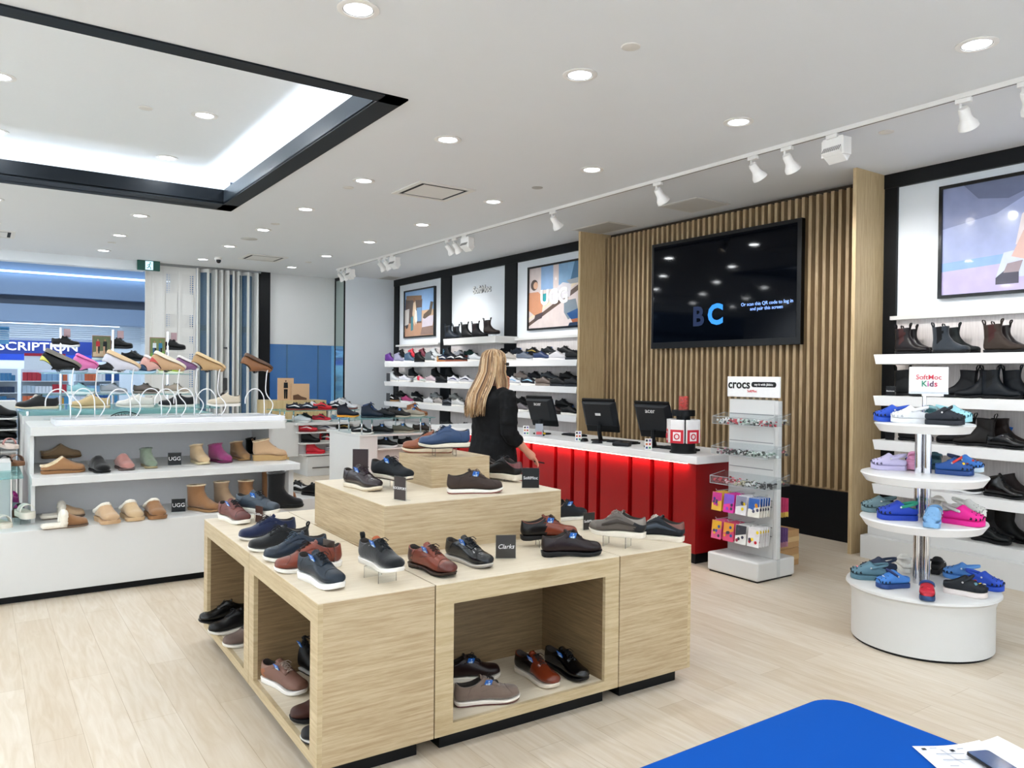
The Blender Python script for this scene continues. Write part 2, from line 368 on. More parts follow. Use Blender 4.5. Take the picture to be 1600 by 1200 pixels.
# raised sign between the posters
sg = thing('wall_logo_sign', 'silver outlined store name sign in the upper middle bay of the long wall', 'sign', (6.93, 10.93, 3.0))
text('SoftMoc', .165, mat('5B5F63', .4), sg, 'outline', loc=(6.925, 10.93, 3.0), rot=FACE_X, bold=.007, depth=.004)
text('SoftMoc', .165, mat('F4F4F4', .4), sg, loc=(6.918, 10.93, 3.0), rot=FACE_X, bold=.002, depth=.003)
# ---------------------------------------------------------------- long wall shelves and boot shelves
def wall_shelf(y0, y1, z, label, xf=6.45, taper=.02):
    c = MB(); h = .085
    c.prism([(y0, z), (y1, z), (y1 - taper, z - h), (y0 + taper, z - h)], xf, 6.915, WHITE2, Matrix(((0, 0, 1, 0), (1, 0, 0, 0), (0, 1, 0, 0), (0, 0, 0, 1))))
    o = c.build('long_shelf', bevel=.003); return tag(o, label, 'shelf', 'white wall shelves')
SHZ = (1.79, 1.43, 1.045, .66)
for z, n in zip(SHZ, ('topmost', 'second highest', 'third highest', 'lowest')):
    wall_shelf(7.84, 13.68, z, 'long white wall shelf, %s of the sneaker wall' % n)
    wall_shelf(-1.5, 3.77, z, 'long white wall shelf, %s of the boot wall' % n)
pl = thing('shelf_plinth', 'low white plinth with a step below the boot shelves', 'plinth', (6.5, 1, 0))
part(bx(6.42, -1.5, 0, 6.915, 3.85, .2, WHITE), 'lower_step', pl, world=True, bevel=.003)
part(bx(6.5, -1.5, .2, 6.915, 3.83, .29, WHITE), 'upper_step', pl, world=True, bevel=.003)
o = bx(6.42, 7.85, 0, 6.915, 13.9, .28, WHITE).build('shelf_plinth', bevel=.003); tag(o, 'low white plinth below the sneaker wall shelves', 'plinth')
o = MB().prism([(9.86, 2.175), (11.48, 2.175), (11.46, 2.07), (9.88, 2.07)], 6.5, 6.93, WHITE, Matrix(((0, 0, 1, 0), (1, 0, 0, 0), (0, 1, 0, 0), (0, 0, 0, 1)))).build('display_ledge', bevel=.003)
tag(o, 'short thick white shelf for boots under the silver wall sign', 'shelf')
# ---------------------------------------------------------------- cash desk
cd = thing('cash_desk', 'long cash desk with white top and glossy red fluted front', 'counter', (5.2, 6.5, 0))
RED = mat('8A070C', .3, var=.04, spec=.3); REDD = mat('5E070B', .3, var=.04)
part(bx(4.87, 4.36, .855, 5.62, 8.9, .92, WHITE2), 'worktop', cd, 'thick white worktop', world=True, bevel=.005)
c = MB(); gr = sorted([6.94, 6.76, 6.325, 6.05, 5.825, 5.65, 5.21, 4.93, 4.70, 7.3, 7.55, 7.9, 8.3, 8.5])
ys = [4.42] + [v for g in gr for v in (g - .028, g + .028)] + [8.85]
for i in range(0, len(ys), 2): c.box(4.93, ys[i], .095, 4.985, ys[i + 1], .854, RED)
part(c, 'front_panel', cd, 'glossy red fluted front', world=True, bevel=.003)
part(bx(4.98, 4.42, .095, 5.55, 8.85, .854, RED), 'body', cd, world=True)
part(bx(4.98, 4.46, 0, 5.5, 8.8, .095, BLACK), 'toe_kick', cd, world=True)
part(bx(4.905, 4.5, .846, 4.917, 8.8, .854, mat('FFD9C8', .5, emit=5)), 'light_strip', cd, 'lit strip under the worktop edge', world=True)
area_lamp('desk_strip_lamp', (4.905, 6.65, .842), .02, 9, (1, .7, .6), size_y=4.3)
def monitor(x, y, rz, label, logo):
    t = thing('monitor', label, 'monitor', (x, y, .92), R(rz))
    # local +X is the back of the screen (faces the shop)
    tilt = Matrix.Translation((0, 0, .25)) @ Matrix.Rotation(R(21), 4, 'Y')
    c = MB()
    c.box(-.012, -.185, -.17, .012, .185, .19, BLACK, tilt)
    vs = [tilt @ Vector(p) for p in ((.012, -.19, -.1), (.012, .19, -.1), (.012, .19, .165), (.012, -.19, .165), (.055, -.15, -.08), (.055, .15, -.08), (.05, .15, .15), (.05, -.15, .15))]
    c.add(vs, [(0, 4, 5, 1), (1, 5, 6, 2), (2, 6, 7, 3), (3, 7, 4, 0), (4, 7, 6, 5)], mat('14181D', .45))
    part(c, 'housing', t, bevel=.004)
    part(MB().box(-.0145, -.185, -.135, -.0115, .185, .155, mat('1E3048', .2, emit=.3), tilt), 'screen', t)
    part(MB().tube([(0.03, 0, .16), (0.03, 0, .08), (0, 0, .01)], .022, BLACK).cyl((0, 0), .1, 0, .012, BLACK), 'stand', t, smooth=True, angle=.6)
    if logo: 
        o = text('acer', .062, mat('E8E8E8', .4), t, world=False); o.matrix_local = tilt @ Matrix.Translation((.051, 0, .115)) @ Matrix.Rotation(R(-4), 4, 'Y') @ Matrix(((0, 0, 1, 0), (1, 0, 0, 0), (0, 1, 0, 0), (0, 0, 0, 1)))
    else:
        part(MB().box(.055, -.03, .03, .058, .03, .055, mat('D0D0D0', .5), tilt), 'sticker', t, 'small white sticker')
        part(MB().tube([(.05, 0, .2), (.06, 0, .12), (.04, .02, .02)], .004, BLACK), 'cable', t)
    return t
R = math.radians
monitor(5.2, 6.92, 192, 'black monitor with a pale maker name on its back, nearest the woman', True)
monitor(5.2, 5.93, 200, 'black monitor without lettering, middle of the three on the cash desk', False)
monitor(5.18, 5.15, 192, 'black monitor with a pale maker name, nearest the gift card spinner', True)
for x, y, lab in ((4.98, 6.92, 'small white card of app symbols propped on the desk beside the woman'), (4.98, 6.02, 'small white card of app symbols below the middle monitor'), (4.96, 5.01, 'small white card of app symbols in front of the monitor by the spinner')):
    t = thing('payment_card_sign', lab, 'sign', (x, y, .92), R(-34), 'payment cards on the cash desk')
    part(bx(-.032, 0, 0, .032, .004, .1, mat('F4F2EE', .4)), 'card', t)
    c = MB()
    for i in range(2):
        for j in range(3): c.box(-.024 + i * .028, -.0015, .008 + j * .032, -.006 + i * .028, -.0002, .026 + j * .032, mat(('3A4F8A', 'D0703A', '222222', '3C9A6A', 'C04040', '6A5AA0')[i * 3 + j], .5))
    part(c, 'symbols', t)
t = thing('flyer_holder', 'clear holder of grey and red leaflets on the desk near the woman', 'leaflet holder', (4.97, 6.67, .92), R(-34))
part(bx(-.045, -.006, 0, .045, .012, .14, ACRYL), 'holder', t); part(bx(-.04, 0, .005, .04, .006, .135, mat('A9AEB8', .4)), 'leaflet', t); part(bx(-.03, -.002, .02, .03, -.0005, .05, mat('D8404A', .4)), 'leaflet_print', t)
for i, (px, py, w1, h1, rz, lab, nm) in enumerate(((878, 684, .3, .12, 0, 'black keyboard behind the middle monitor', 'keyboard'), (965, 688, .34, .12, 6, 'black keyboard between the middle monitor and the card terminal', 'keyboard'), (1052, 698, .36, .13, 4, 'black keyboard beside the gift card spinner', 'keyboard'))):
    p = ((5.36, 6.55), (5.22, 5.62), (5.2, 4.86))[i]
    t = thing(nm, lab, 'keyboard', (p[0], p[1], .92), R(-90 + rz), 'keyboards on the cash desk')
    part(bx(-w1 / 2, -h1 / 2, 0, w1 / 2, h1 / 2, .018, BLACK), 'tray', t, bevel=.004)
    c = MB()
    for a in range(12):
        for b in range(4): c.box(-w1 / 2 + .012 + a * (w1 - .024) / 12, -h1 / 2 + .012 + b * .025, .018, -w1 / 2 + .012 + (a + .8) * (w1 - .024) / 12, -h1 / 2 + .032 + b * .025, .024, mat('1C1F24', .5))
    part(c, 'keys', t)
def mouse(x, y, rz, lab):
    c = MB(); N = 14
    c.lathe([(.001, .034), (.02, .033), (.034, .026), (.041, .012), (.042, .0)], mat('15171B', .3), n=20, M=Matrix.Diagonal((1.35, .8, 1, 1)))
    o = c.build('computer_mouse', smooth=True); o.location = (x, y, .92); o.rotation_euler = (0, 0, R(rz)); tag(o, lab, 'mouse', 'mice on the cash desk')
mouse(5.0, 5.95, 20, 'black computer mouse below the middle monitor'); mouse(4.97, 5.72, -20, 'black computer mouse between the middle monitor and card terminal')
t = thing('card_terminal', 'black card payment terminal with keypad on the cash desk', 'card terminal', (4.98, 5.38, .92), R(-62))
part(bx(-.085, -.04, 0, .085, .04, .035, mat('15171B', .35)), 'case', t, bevel=.012)
part(bx(-.0, -.03, .035, .07, .03, .038, mat('2A3038', .15)), 'display', t); part(bx(-.07, -.028, .035, -.01, .028, .04, mat('3A3D42', .5)), 'keypad', t)
o = bx(-.05, -.03, 0, .05, .03, .02, mat('16181C', .4)).build('wallet', bevel=.006); o.location = (5.02, 6.72, .92); o.rotation_euler = (0, 0, R(-40)); tag(o, 'flat black pouch under the yellow cloth on the desk', 'pouch')
c = MB(); N = 9
vs = [((i / N - .5) * .11, (j / N - .5) * .06, .022 + .008 * math.sin(i * 1.3 + j) * math.cos(j * .9)) for i in range(N + 1) for j in range(N + 1)]
c.add(vs, [(i * (N + 1) + j, (i + 1) * (N + 1) + j, (i + 1) * (N + 1) + j + 1, i * (N + 1) + j + 1) for i in range(N) for j in range(N)], mat('E8C21E', .7))
o = c.build('cleaning_cloth', smooth=True); md = o.modifiers.new('thick', 'SOLIDIFY'); md.thickness = .008; md.offset = 0; o.location = (5.04, 6.74, .925); o.rotation_euler = (0, 0, R(-40)); tag(o, 'crumpled yellow cloth lying on the cash desk', 'cloth')
# gift card spinner
SPX, SPY = 5.03, 4.66
sp = thing('gift_card_spinner', 'black carousel hung with white and red gift boxes at the desk end', 'spinner', (SPX, SPY, .92), R(20))
part(MB().cyl((0, 0), .115, 0, .012, BLACK).cyl((0, 0), .105, .012, .085, BLACK).cyl((0, 0), .06, .1, .32, BLACK), 'base_drum', sp, smooth=True, angle=.5)
part(MB().cyl((0, 0), .1, .32, .37, BLACK), 'top_cap', sp, smooth=True, angle=.5)
for k in range(6):
    a = PI / 3 * k; M_ = Matrix.Rotation(a, 4, 'Z')
    b = thing('gift_card_pack', 'white and red gift pack with a round emblem, %s side of the spinner' % ('shop-facing', 'woman-facing', 'monitor-facing', 'slat-screen', 'inner', 'kiosk-facing')[k], 'gift pack', (SPX, SPY, 1.01), R(20) + a, 'gift packs on the spinner')
    part(bx(.108, -.058, 0, .136, .058, .2, mat('F2F0F0', .4)), 'pack', b, bevel=.004)
    part(bx(.1355, -.059, .0, .1375, .059, .115, mat('C8152C', .4)), 'red_band', b)
    part(bx(.137, -.035, .02, .1385, .035, .095, mat('F6F0F0', .4)), 'label_square', b)
    c = MB(); c.tube([(.14, .022 * math.cos(t_ * PI / 6), .057 + .022 * math.sin(t_ * PI / 6)) for t_ in range(12)], .005, mat('C8152C', .4), close=True); part(c, 'emblem', b)
t = thing('red_ornament', 'small clear box of red sweets standing on top of the spinner', 'box', (SPX, SPY, 1.29), R(30))
part(bx(-.035, -.035, 0, .035, .035, .12, glass('red_glass', (1, .35, .3), .35)), 'case', t)
c = MB()
for k in range(26):
    x, y, z = random.uniform(-.024, .024), random.uniform(-.024, .024), .01 + .1 * k / 26; c.box(x - .009, y - .009, z, x + .009, y + .009, z + .012, mat('D42018', .3, coat=.5))
part(c, 'sweets', t)
# ---------------------------------------------------------------- wooden display island (2 x 2 m, four-unit pinwheel)
IY = R(-1.315); IO = Vector((1.05, 2.79, 0)); IM = Matrix.Translation(IO) @ Matrix.Rotation(IY, 4, 'Z')
def isl(x, y, z=0): v = IM @ Vector((x, y, z)); return v
TT = .711
def cube_unit(x0, y0, x1, y1, open_side, label):
    g = .003; t = thing('display_cabinet', label, 'display cabinet', isl((x0 + x1) / 2, (y0 + y1) / 2), IY, 'wooden display cabinets of the island')
    w, d = (x1 - x0) / 2 - g, (y1 - y0) / 2 - g
    part(bx(-w, -d, TT - .004, w, d, TT, DISPT), 'top', t, 'pale oak top')
    FB = .085
    zb, zt = .075, TT - .004
    part(bx(-w + .05, -d + .055, 0, w - .05, d - .055, zb, BLACK), 'toe_kick', t)
    if open_side is None:
        part(bx(-w, -d, zb, w, d, zt, DISP), 'carcass', t); return t
    # local frame with the opening towards u=-; build boxes then rotate
    rot = {'y-': 0, 'x-': -PI / 2, 'x+': PI / 2, 'y+': PI}[open_side]
    W2, D2 = (w, d) if open_side in ('y-', 'y+') else (d, w)
    Mz = Matrix.Rotation(rot, 4, 'Z')
    c = MB()
    c.box(-W2, -D2 + .02, zb, -W2 + .02, D2, zt, DISP, Mz).box(W2 - .02, -D2 + .02, zb, W2, D2, zt, DISP, Mz).box(-W2 + .02, D2 - .02, zb, W2 - .02, D2, zt, DISP, Mz)
    c.box(-W2 + .02, -D2 + .02, zb, W2 - .02, D2 - .02, zb + .02, DISP, Mz).box(-W2 + .02, -D2 + .02, zt - .02, W2 - .02, D2 - .02, zt, DISP, Mz)
    part(c, 'carcass', t)
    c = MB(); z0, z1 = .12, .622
    c.box(-W2 + FB - .02, -D2 + .02, z0 - .02, -W2 + FB, D2 - .04, z1 + .02, NICHE_SHADE, Mz).box(W2 - FB, -D2 + .02, z0 - .02, W2 - FB + .02, D2 - .04, z1 + .02, NICHE_SHADE, Mz)
    c.box(-W2 + FB, D2 - .06, z0, W2 - FB, D2 - .04, z1, NICHE_SHADE, Mz).box(-W2 + FB, -D2 + .02, z1, W2 - FB, D2 - .04, z1 + .02, NICHE_SHADE, Mz)
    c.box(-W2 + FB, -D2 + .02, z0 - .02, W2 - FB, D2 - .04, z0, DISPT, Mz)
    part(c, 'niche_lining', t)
    c = MB()
    c.box(-W2, -D2, zb, -W2 + FB, -D2 + .02, zt, DISPF, Mz).box(W2 - FB, -D2, zb, W2, -D2 + .02, zt, DISPF, Mz)
    c.box(-W2 + FB, -D2, zb, W2 - FB, -D2 + .02, z0, DISPF, Mz).box(-W2 + FB, -D2, z1, W2 - FB, -D2 + .02, zt, DISPF, Mz)
    part(c, 'face_frame', t)
    return t
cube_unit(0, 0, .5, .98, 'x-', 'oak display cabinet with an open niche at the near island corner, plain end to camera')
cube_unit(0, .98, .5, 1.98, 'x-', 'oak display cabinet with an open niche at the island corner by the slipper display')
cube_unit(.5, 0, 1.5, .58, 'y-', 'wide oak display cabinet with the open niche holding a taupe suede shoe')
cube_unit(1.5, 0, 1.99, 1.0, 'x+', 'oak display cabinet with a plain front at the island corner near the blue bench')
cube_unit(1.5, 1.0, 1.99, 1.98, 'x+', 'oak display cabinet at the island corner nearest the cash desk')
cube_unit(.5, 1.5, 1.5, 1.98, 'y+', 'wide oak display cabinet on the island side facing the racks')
t = thing('display_riser', 'large low oak block standing in the middle of the display island', 'display block', isl(1.04, 1.05, TT), IY)
part(bx(-.52, -.49, 0, .52, .49, .24, DISP), 'body', t); part(bx(-.52, -.49, .24, .52, .49, .244, DISPT), 'top', t)
part(bx(-.534, -.465, -.4, .455, .445, -.001, DISP), 'core', t)
UB = TT + .244
o = bx(-.09, -.22, 0, .28, .2, .16, DISP).build('wooden_block'); o.location = isl(1.06, 1.17, UB); o.rotation_euler = (0, 0, IY); tag(o, 'small oak block holding the blue lace-up on the big block', 'display block')
BT = UB + .16
# ---------------------------------------------------------------- acrylic signs and shoe risers
def acrylic_sign(p, z, rz, w, h, label, writing, face='15171A', size=.03, shear=0):
    t = thing('brand_sign', label, 'sign', (p[0], p[1], z), R(rz))
    part(bx(-w / 2, 0, 0, w / 2, .006, h, ACRYL).box(-w / 2, -.01, 0, w / 2, .03, .004, ACRYL), 'acrylic_block', t)
    part(bx(-w / 2 + .003, -.002, .003, w / 2 - .003, -.0002, h - .003, mat(face, .3)), 'card', t, 'dark printed card')
    if writing: text(writing, size, mat('F0F0F0', .4), t, loc=(0, -.0035, h * .5), rot=FACE_Y, shear=shear, world=False, depth=.0005)
    return t
def riser(x, y, z, yaw, h, l=.06, w=.085, label=None):
    t = thing('shoe_riser', label or 'small clear acrylic stand under a shoe', 'stand', (x, y, z), R(yaw))
    part(MB().box(-l, -w / 2, h - .003, l, w / 2, h, ACRYL).box(-l, -w / 2, 0, -l + .003, w / 2, h, ACRYL).box(l - .003, -w / 2, 0, l, w / 2, h, ACRYL), 'acrylic_bridge', t)
    for s_ in (-l, l): part(MB().tube([(s_, -w / 2, 0), (s_, -w / 2, h), (s_, w / 2, h), (s_, w / 2, 0)], .0012, mat('4A4038', .3), n=4), 'edge', t)
    return t
acrylic_sign((2.051,3.006), TT, -28, .1, .115, 'dark acrylic sign with white script, beside the black lace-up', 'Clarks', '3A3835', .03, .3)
acrylic_sign((2.830,3.320), TT, -8, .08, .1, 'dark acrylic sign beside the taupe sneaker on the island', 'SoftMoc', '2E2C2A', .02)
acrylic_sign((2.507,3.438), UB, -34, .1, .115, 'black acrylic sign at the cash desk edge of the big block', 'SoftMoc', '111111', .024)
acrylic_sign((1.711,3.437), UB, -75, .09, .12, 'dark acrylic sign turned sideways before the burgundy lace-up', 'ROCKPORT', '3A3230', .018)
acrylic_sign((1.302,3.321), TT, -75, .09, .12, 'dark acrylic sign turned sideways behind the navy wingtip', 'SoftMoc', '4A3E38', .02)
acrylic_sign((1.335,4.482), TT, -75, .08, .1, 'dark acrylic sign turned sideways by the slate wingtip', 'SoftMoc', '4A3028', .02)
acrylic_sign((1.899,4.348), UB, -36, .1, .17, 'dark acrylic sign standing behind the burgundy lace-up', '', '2E2225', .02)
# ---------------------------------------------------------------- slipper display (white, rotated 2 degrees)
ud = thing('slipper_display', 'white stepped display unit with slippers and sheepskin boots', 'display unit', (.8, 6.5, 0))
part(bx(-1.2, 6.15, .055, 2.2, 7.4, .489, WHITE), 'base', ud, world=True, bevel=.003)
part(bx(-1.2, 6.2, 0, 2.15, 7.15, .055, BLACK), 'toe_kick', ud, world=True)
for a_ in ((.31, 6.85, .489, 2.2, 6.88, .768), (.31, 7.37, .822, 2.18, 7.41, 1.1)): part(bx(*a_, mat('F0F0F2', .3, var=.01)), 'back_panel', ud, 'pale grey back panel', world=True)
part(bx(.31, 6.32, .768, 2.22, 7.41, .822, WHITE), 'middle_shelf', ud, world=True, bevel=.003)
part(bx(.31, 6.55, 1.1, 2.17, 7.41, 1.165, WHITE), 'top_slab', ud, world=True, bevel=.003)
for a_ in ((.31, 6.45, .489, .335, 6.85, .768), (2.15, 6.4, .489, 2.19, 6.85, .768), (2.12, 6.85, .822, 2.16, 7.37, 1.1), (.31, 6.6, .822, .335, 7.37, 1.1)): part(bx(*a_, WHITE), 'side_panel', ud, world=True)
o = bx(.47, 6.62, 1.165, 2.19, 7.1, 1.205, mat('E8E8EC', .2, var=.01)).build('display_riser', bevel=.004); tag(o, 'long low white plinth holding the wire stands on the slipper display', 'plinth')
for p, z, lab in (((1.306,6.666), .822, 'black acrylic sign on the middle slipper shelf'), ((1.281,6.387), .489, 'black acrylic sign on the bottom slipper shelf')):
    acrylic_sign(p, z, -12, .105, .105, lab, 'UGG', '17191B', .042)
# ---------------------------------------------------------------- round clog stand
cs = thing('clog_stand', 'round white stand with three tiers on a chrome column for clogs', 'display stand', (4.68, 2.41, 0))
def tier(z, r, name, h=.055):
    part(MB().lathe([(.001, z), (r - .012, z), (r - .003, z - .003), (r, z - .01), (r - .03, z - h), (r - .035, z - h - .001), (.001, z - h)], WHITE2, n=64), name, cs, smooth=True, angle=.5, label=None)
part(MB().lathe([(.001, .35), (.4, .35), (.415, .342), (.418, .33), (.4, .315), (.392, .29), (.385, .27), (.385, .015), (.001, .015)], WHITE, n=72), 'base_drum', cs, smooth=True, angle=.5)
part(MB().cyl((0, 0), .375, 0, .015, BLACK, n=64), 'toe_kick', cs)
tier(.745, .345, 'lower_tier'); tier(1.015, .345, 'middle_tier'); tier(1.318, .272, 'upper_tier')
for k in range(3):
    a = R(20 + 120 * k); part(MB().cyl((.028 * math.cos(a), .028 * math.sin(a)), .021, .35, 1.3, CHROME, n=20), 'chrome_tube', cs, smooth=True, angle=.5)
t = thing('clog_stand_sign', 'small white sign with red and multicoloured letters atop the clog stand', 'sign', (4.68, 2.41, 1.318), R(-56))
part(MB().cyl((0, 0), .012, 0, .165, CHROME, n=16).box(-.015, -.012, .16, .1, .012, .172, CHROME), 'post', t, smooth=True, angle=.5)
part(bx(-.085, -.008, .172, .125, .008, .335, mat('F6F4F2', .3)), 'sign_board', t, bevel=.004)
part(bx(-.085, -.011, .172, .125, .011, .186, mat('B9BCC0', .2, metal=.6)), 'sign_holder', t)
text('SoftMoc', .041, mat('D22B45', .4), t, loc=(.02, -.0095, .272), rot=FACE_Y, world=False, bold=.0002, depth=.0005)
for ch, dx, cc in (('K', -.022, '2E8F70'), ('i', -.001, 'C23A90'), ('d', .018, '5A2C50'), ('s', .04, 'D22B55')): text(ch, .047, mat(cc, .4), t, loc=(.018 + dx, -.0095, .232), rot=FACE_Y, world=False, bold=.001, depth=.0005)
# ---------------------------------------------------------------- footwear
def dk(h):
    v = [int(h[i:i+2], 16) for i in (0, 2, 4)]; f = .62 if max(v) < 60 else (.8 if max(v) < 90 else .93)
    return '%02X%02X%02X' % tuple(int(x * f) for x in v)
def catmull(rows, n):
    out = []; K = len(rows)
    for i in range(n):
        t = i / (n - 1) * (K - 1); k = min(int(t), K - 2); u = t - k
        p0, p1, p2, p3 = rows[max(k - 1, 0)], rows[k], rows[k + 1], rows[min(k + 2, K - 1)]
        out.append([.5 * (2 * b + (c - a) * u + (2 * a - 5 * b + 4 * c - d) * u * u + (3 * b - a - 3 * c + d) * u ** 3) for a, b, c, d in zip(p0, p1, p2, p3)])
    return out
# side profile rows: (front x, front z, back x, back z, half width); x runs heel 0 .. toe 1 (of the length), z and width in metres
FOOT = [(1.0, .006, 1.0, 0, .010), (.985, .024, .985, 0, .024), (.95, .037, .955, 0, .035), (.88, .046, .89, 0, .0435), (.78, .054, .79, 0, .047), (.68, .066, .68, 0, .0465), (.58, .080, .56, 0, .042)]
LOW = FOOT + [(.52, .090, .40, 0, .0375), (.475, .095, .22, 0, .0355), (.455, .0965, .06, .0, .0345), (.443, .097, -.006, .014, .0335), (.436, .097, -.008, .040, .032), (.43, .094, .008, .076, .0295)]
MID = FOOT + [(.52, .097, .38, 0, .037), (.475, .112, .2, 0, .035), (.45, .125, .04, .0, .0335), (.435, .135, -.006, .02, .0325), (.43, .142, -.004, .05, .031), (.425, .15, .01, .09, .031), (.425, .158, .008, .12, .033)]
BOOT = MID[:-1] + [(.42, .16, .012, .105, .034), (.425, .185, .005, .15, .037), (.435, .205, -.01, .195, .039)]
def chunky(rows, k=1.14, zk=1.12): return [(a, b * zk, c, d, w_ * k) for a, b, c, d, w_ in rows]
UGGB = chunky(FOOT, 1.1, 1.15) + [(.52, .112, .36, 0, .046), (.49, .125, .18, 0, .045), (.475, .135, .03, .0, .045), (.47, .145, -.01, .03, .045), (.47, .155, -.005, .08, .046), (.475, .168, -.005, .12, .049), (.485, .18, -.01, .17, .051)]
UGGM = chunky(FOOT, 1.1, 1.12) + [(.52, .102, .36, 0, .046), (.49, .11, .18, 0, .045), (.475, .117, .03, .0, .045), (.47, .122, -.01, .03, .045), (.472, .128, -.008, .07, .045), (.475, .136, -.008, .112, .047)]
UGGT = UGGB[:-1] + [(.485, .215, -.005, .185, .052), (.5, .27, -.015, .26, .055)]
CLOG = chunky(FOOT, 1.12, 1.05) + [(.53, .095, .42, 0, .047), (.5, .098, .25, 0, .044), (.49, .098, .08, 0, .041), (.485, .098, -.005, .01, .038), (.48, .097, -.008, .03, .036), (.478, .096, .0, .04, .034)]
MULE = chunky(FOOT[:-1], 1.1, 1.1) + [(.56, .088, .54, 0, .05), (.46, .092, .44, 0, .048)]
OUT = [(0, .006), (.004, .016), (.02, .0255), (.06, .032), (.14, .0345), (.28, .034), (.42, .036), (.55, .041), (.66, .0465), (.77, .049), (.87, .0455), (.94, .037), (.98, .026), (.997, .013), (1.003, .002)]
def spring(x, L, s): return s * max(0, (x / L - .72) / .28) ** 2 + s * .25 * max(0, (.06 - x / L) / .06) ** 2
def shoe(name, label, cat, xyz, yaw, rows=LOW, L=.295, up='1A2230', lin='2A2522', sole='EDEAE4', out=None, T=.022, heel=0, lace='15171C', laces=4, det=1, tagc=0, zone=None, rough=.45,
         group=None, Wk=1.0, cap=False, loop=False, fur=None, tongue=True, spr=.012, sideways=1, pitch=0, roll=0, coat=0, soleW=1.06, elastic=None, stripe=None, flip=False, sink=0):
    x0, y0, z0 = xyz
    t = thing(name, label, cat, (x0, y0, z0), 0, group)
    t.rotation_euler = (roll, pitch, R(yaw))
    nr, m = (34, 22) if det == 2 else ((22, 16) if det == 1 else (15, 12))
    if rows in (LOW, MID): T *= .9
    up = dk(up)
    zone = {k: dk(v) for k, v in (zone or {}).items()}
    U = mat(up, rough, scale=60, bump=.25 if rough > .6 else .05, coat=coat, sheen=.3 if rough > .75 else 0); LI = mat(lin, .8, scale=80)
    zm = {k: mat(v, rough, scale=60, coat=coat) for k, v in (zone or {}).items()}
    rr = catmull(rows, nr)
    def TS(x):
        u = max(0, min(1, (x / L - .4) / .4)); return T * (1 - .3 * u * u * (3 - 2 * u)) + spring(x, L, spr)
    sp = lambda x, z: z + TS(x)
    mb = MB(); rings = []
    closed_bottom = rows is not MULE
    for i, (fx, fz, bx_, bz, hw) in enumerate(rr):
        F = Vector(((fx - .5) * L, 0, fz)); B = Vector(((bx_ - .5) * L, 0, bz)); c = (F + B) / 2; h = (F - B) / 2
        ring = []
        heelish = max(0, min(1, (.5 - bx_) * 3)); op = i / (nr - 1)
        for k in range(m):
            a = 2 * PI * k / m; v = math.cos(a); s_ = math.sin(a)
            pw = .62 if v < 0 else (.86 if heelish < .5 else .7)
            lat = math.copysign(abs(s_) ** pw, s_)
            vv = math.copysign(abs(v) ** (.75 if v < 0 else .95), v)
            lat *= (1 - .16 * max(0, v) * (1 - heelish))
            p = c + h * vv; p.y = lat * hw * Wk
            if rows in (LOW, CLOG) and op > .86: p.z -= .018 * (s_ ** 2) * (op - .86) / .14
            p.y += .004 * math.sin(p.x / L * PI)
            p.z = sp(p.x + L / 2, p.z)
            ring.append(p)
        rings.append(ring)
    base = 0; vs = [p for r_ in rings for p in r_]
    fs = {}
    def put(m_, f): fs.setdefault(m_, []).append(f)
    zl = L / 2
    for i in range(nr - 1):
        for k in range(m):
            f = (i * m + k, i * m + (k + 1) % m, (i + 1) * m + (k + 1) % m, (i + 1) * m + k)
            cx = sum(vs[q].x for q in f) / 4 / L + .5; cz = sum(vs[q].z for q in f) / 4 - T
            mm = U
            if zm:
                if 'toe' in zm and cx > .84: mm = zm['toe']
                if 'heel' in zm and cx < .16: mm = zm['heel']
                if 'back' in zm and cx < .42: mm = zm['back']
                if 'low' in zm and cz < .028: mm = zm['low']
                if 'mid' in zm and .34 < cx < .52 and cz < .085: mm = zm['mid']
                if 'collar' in zm and i > nr * .86: mm = zm['collar']
                if 'vamp' in zm and .52 < cx < .84 and cz > .03: mm = zm['vamp']
                if 'elastic' in zm and .16 < cx < .33 and cz > .06 and rings[i][0].x < 0.1 * L and i > nr * .6: mm = zm['elastic']
            put(mm, f)
    if rows is MULE: put(LI, tuple((nr - 1) * m + k for k in range(m)))
    put(U, tuple(range(m))[::-1])
    for m_, f in fs.items(): mb.f += f; mb.m += [mb.mi(m_)] * len(f)
    mb.v = [tuple(p) for p in vs]
    # inside: rim turned in and dropped to an insole
    if rows is not MULE:
        last = rings[-1]; cen = sum(last, Vector()) / m; prev = last; idx0 = (nr - 1) * m
        deep = (.02, .045) if rows in (LOW, CLOG) else (.03, .08)
        lvl = [(.9, .001), (.82, -deep[0]), (.78, -deep[1])]
        b = len(mb.v)
        for q, dz in lvl: mb.v += [tuple(cen + (p - cen) * q + Vector((0, 0, dz))) for p in last]
        li = mb.mi(LI)
        for j in range(3):
            A = idx0 if j == 0 else b + (j - 1) * m; Bb = b + j * m
            for k in range(m): mb.f.append((A + k, A + (k + 1) % m, Bb + (k + 1) % m, Bb + k)); mb.m.append(mb.mi(U) if j == 0 and not fur else li)
        mb.f.append(tuple(b + 2 * m + k for k in range(m))); mb.m.append(li)
    part(mb, 'upper', t, smooth=True)
    # sole
    n_ = len(OUT); oo = [(x, y) for x, y in OUT] + [(x, -y) for x, y in reversed(OUT)]
    wmax = max(r_[4] for r_ in rows) / .047 if rows in (UGGB, UGGM, UGGT, CLOG, MULE) else 1
    def outline(k): return [((x - .5) * L * (1 + .02 * (k - 1) * 10 * 0) + (k - 1) * (x - .5) * .1, (y * k * Wk * wmax + .004 * math.sin(x * PI))) for x, y in oo]
    S = mat(sole, .5, scale=50); c = MB(); N = len(oo)
    O = mat(out, .6, scale=50) if out else S
    to = .006 if out else 0
    def ring_at(k, zf): return [Vector((x, y, zf(x + L / 2))) for x, y in outline(k)]
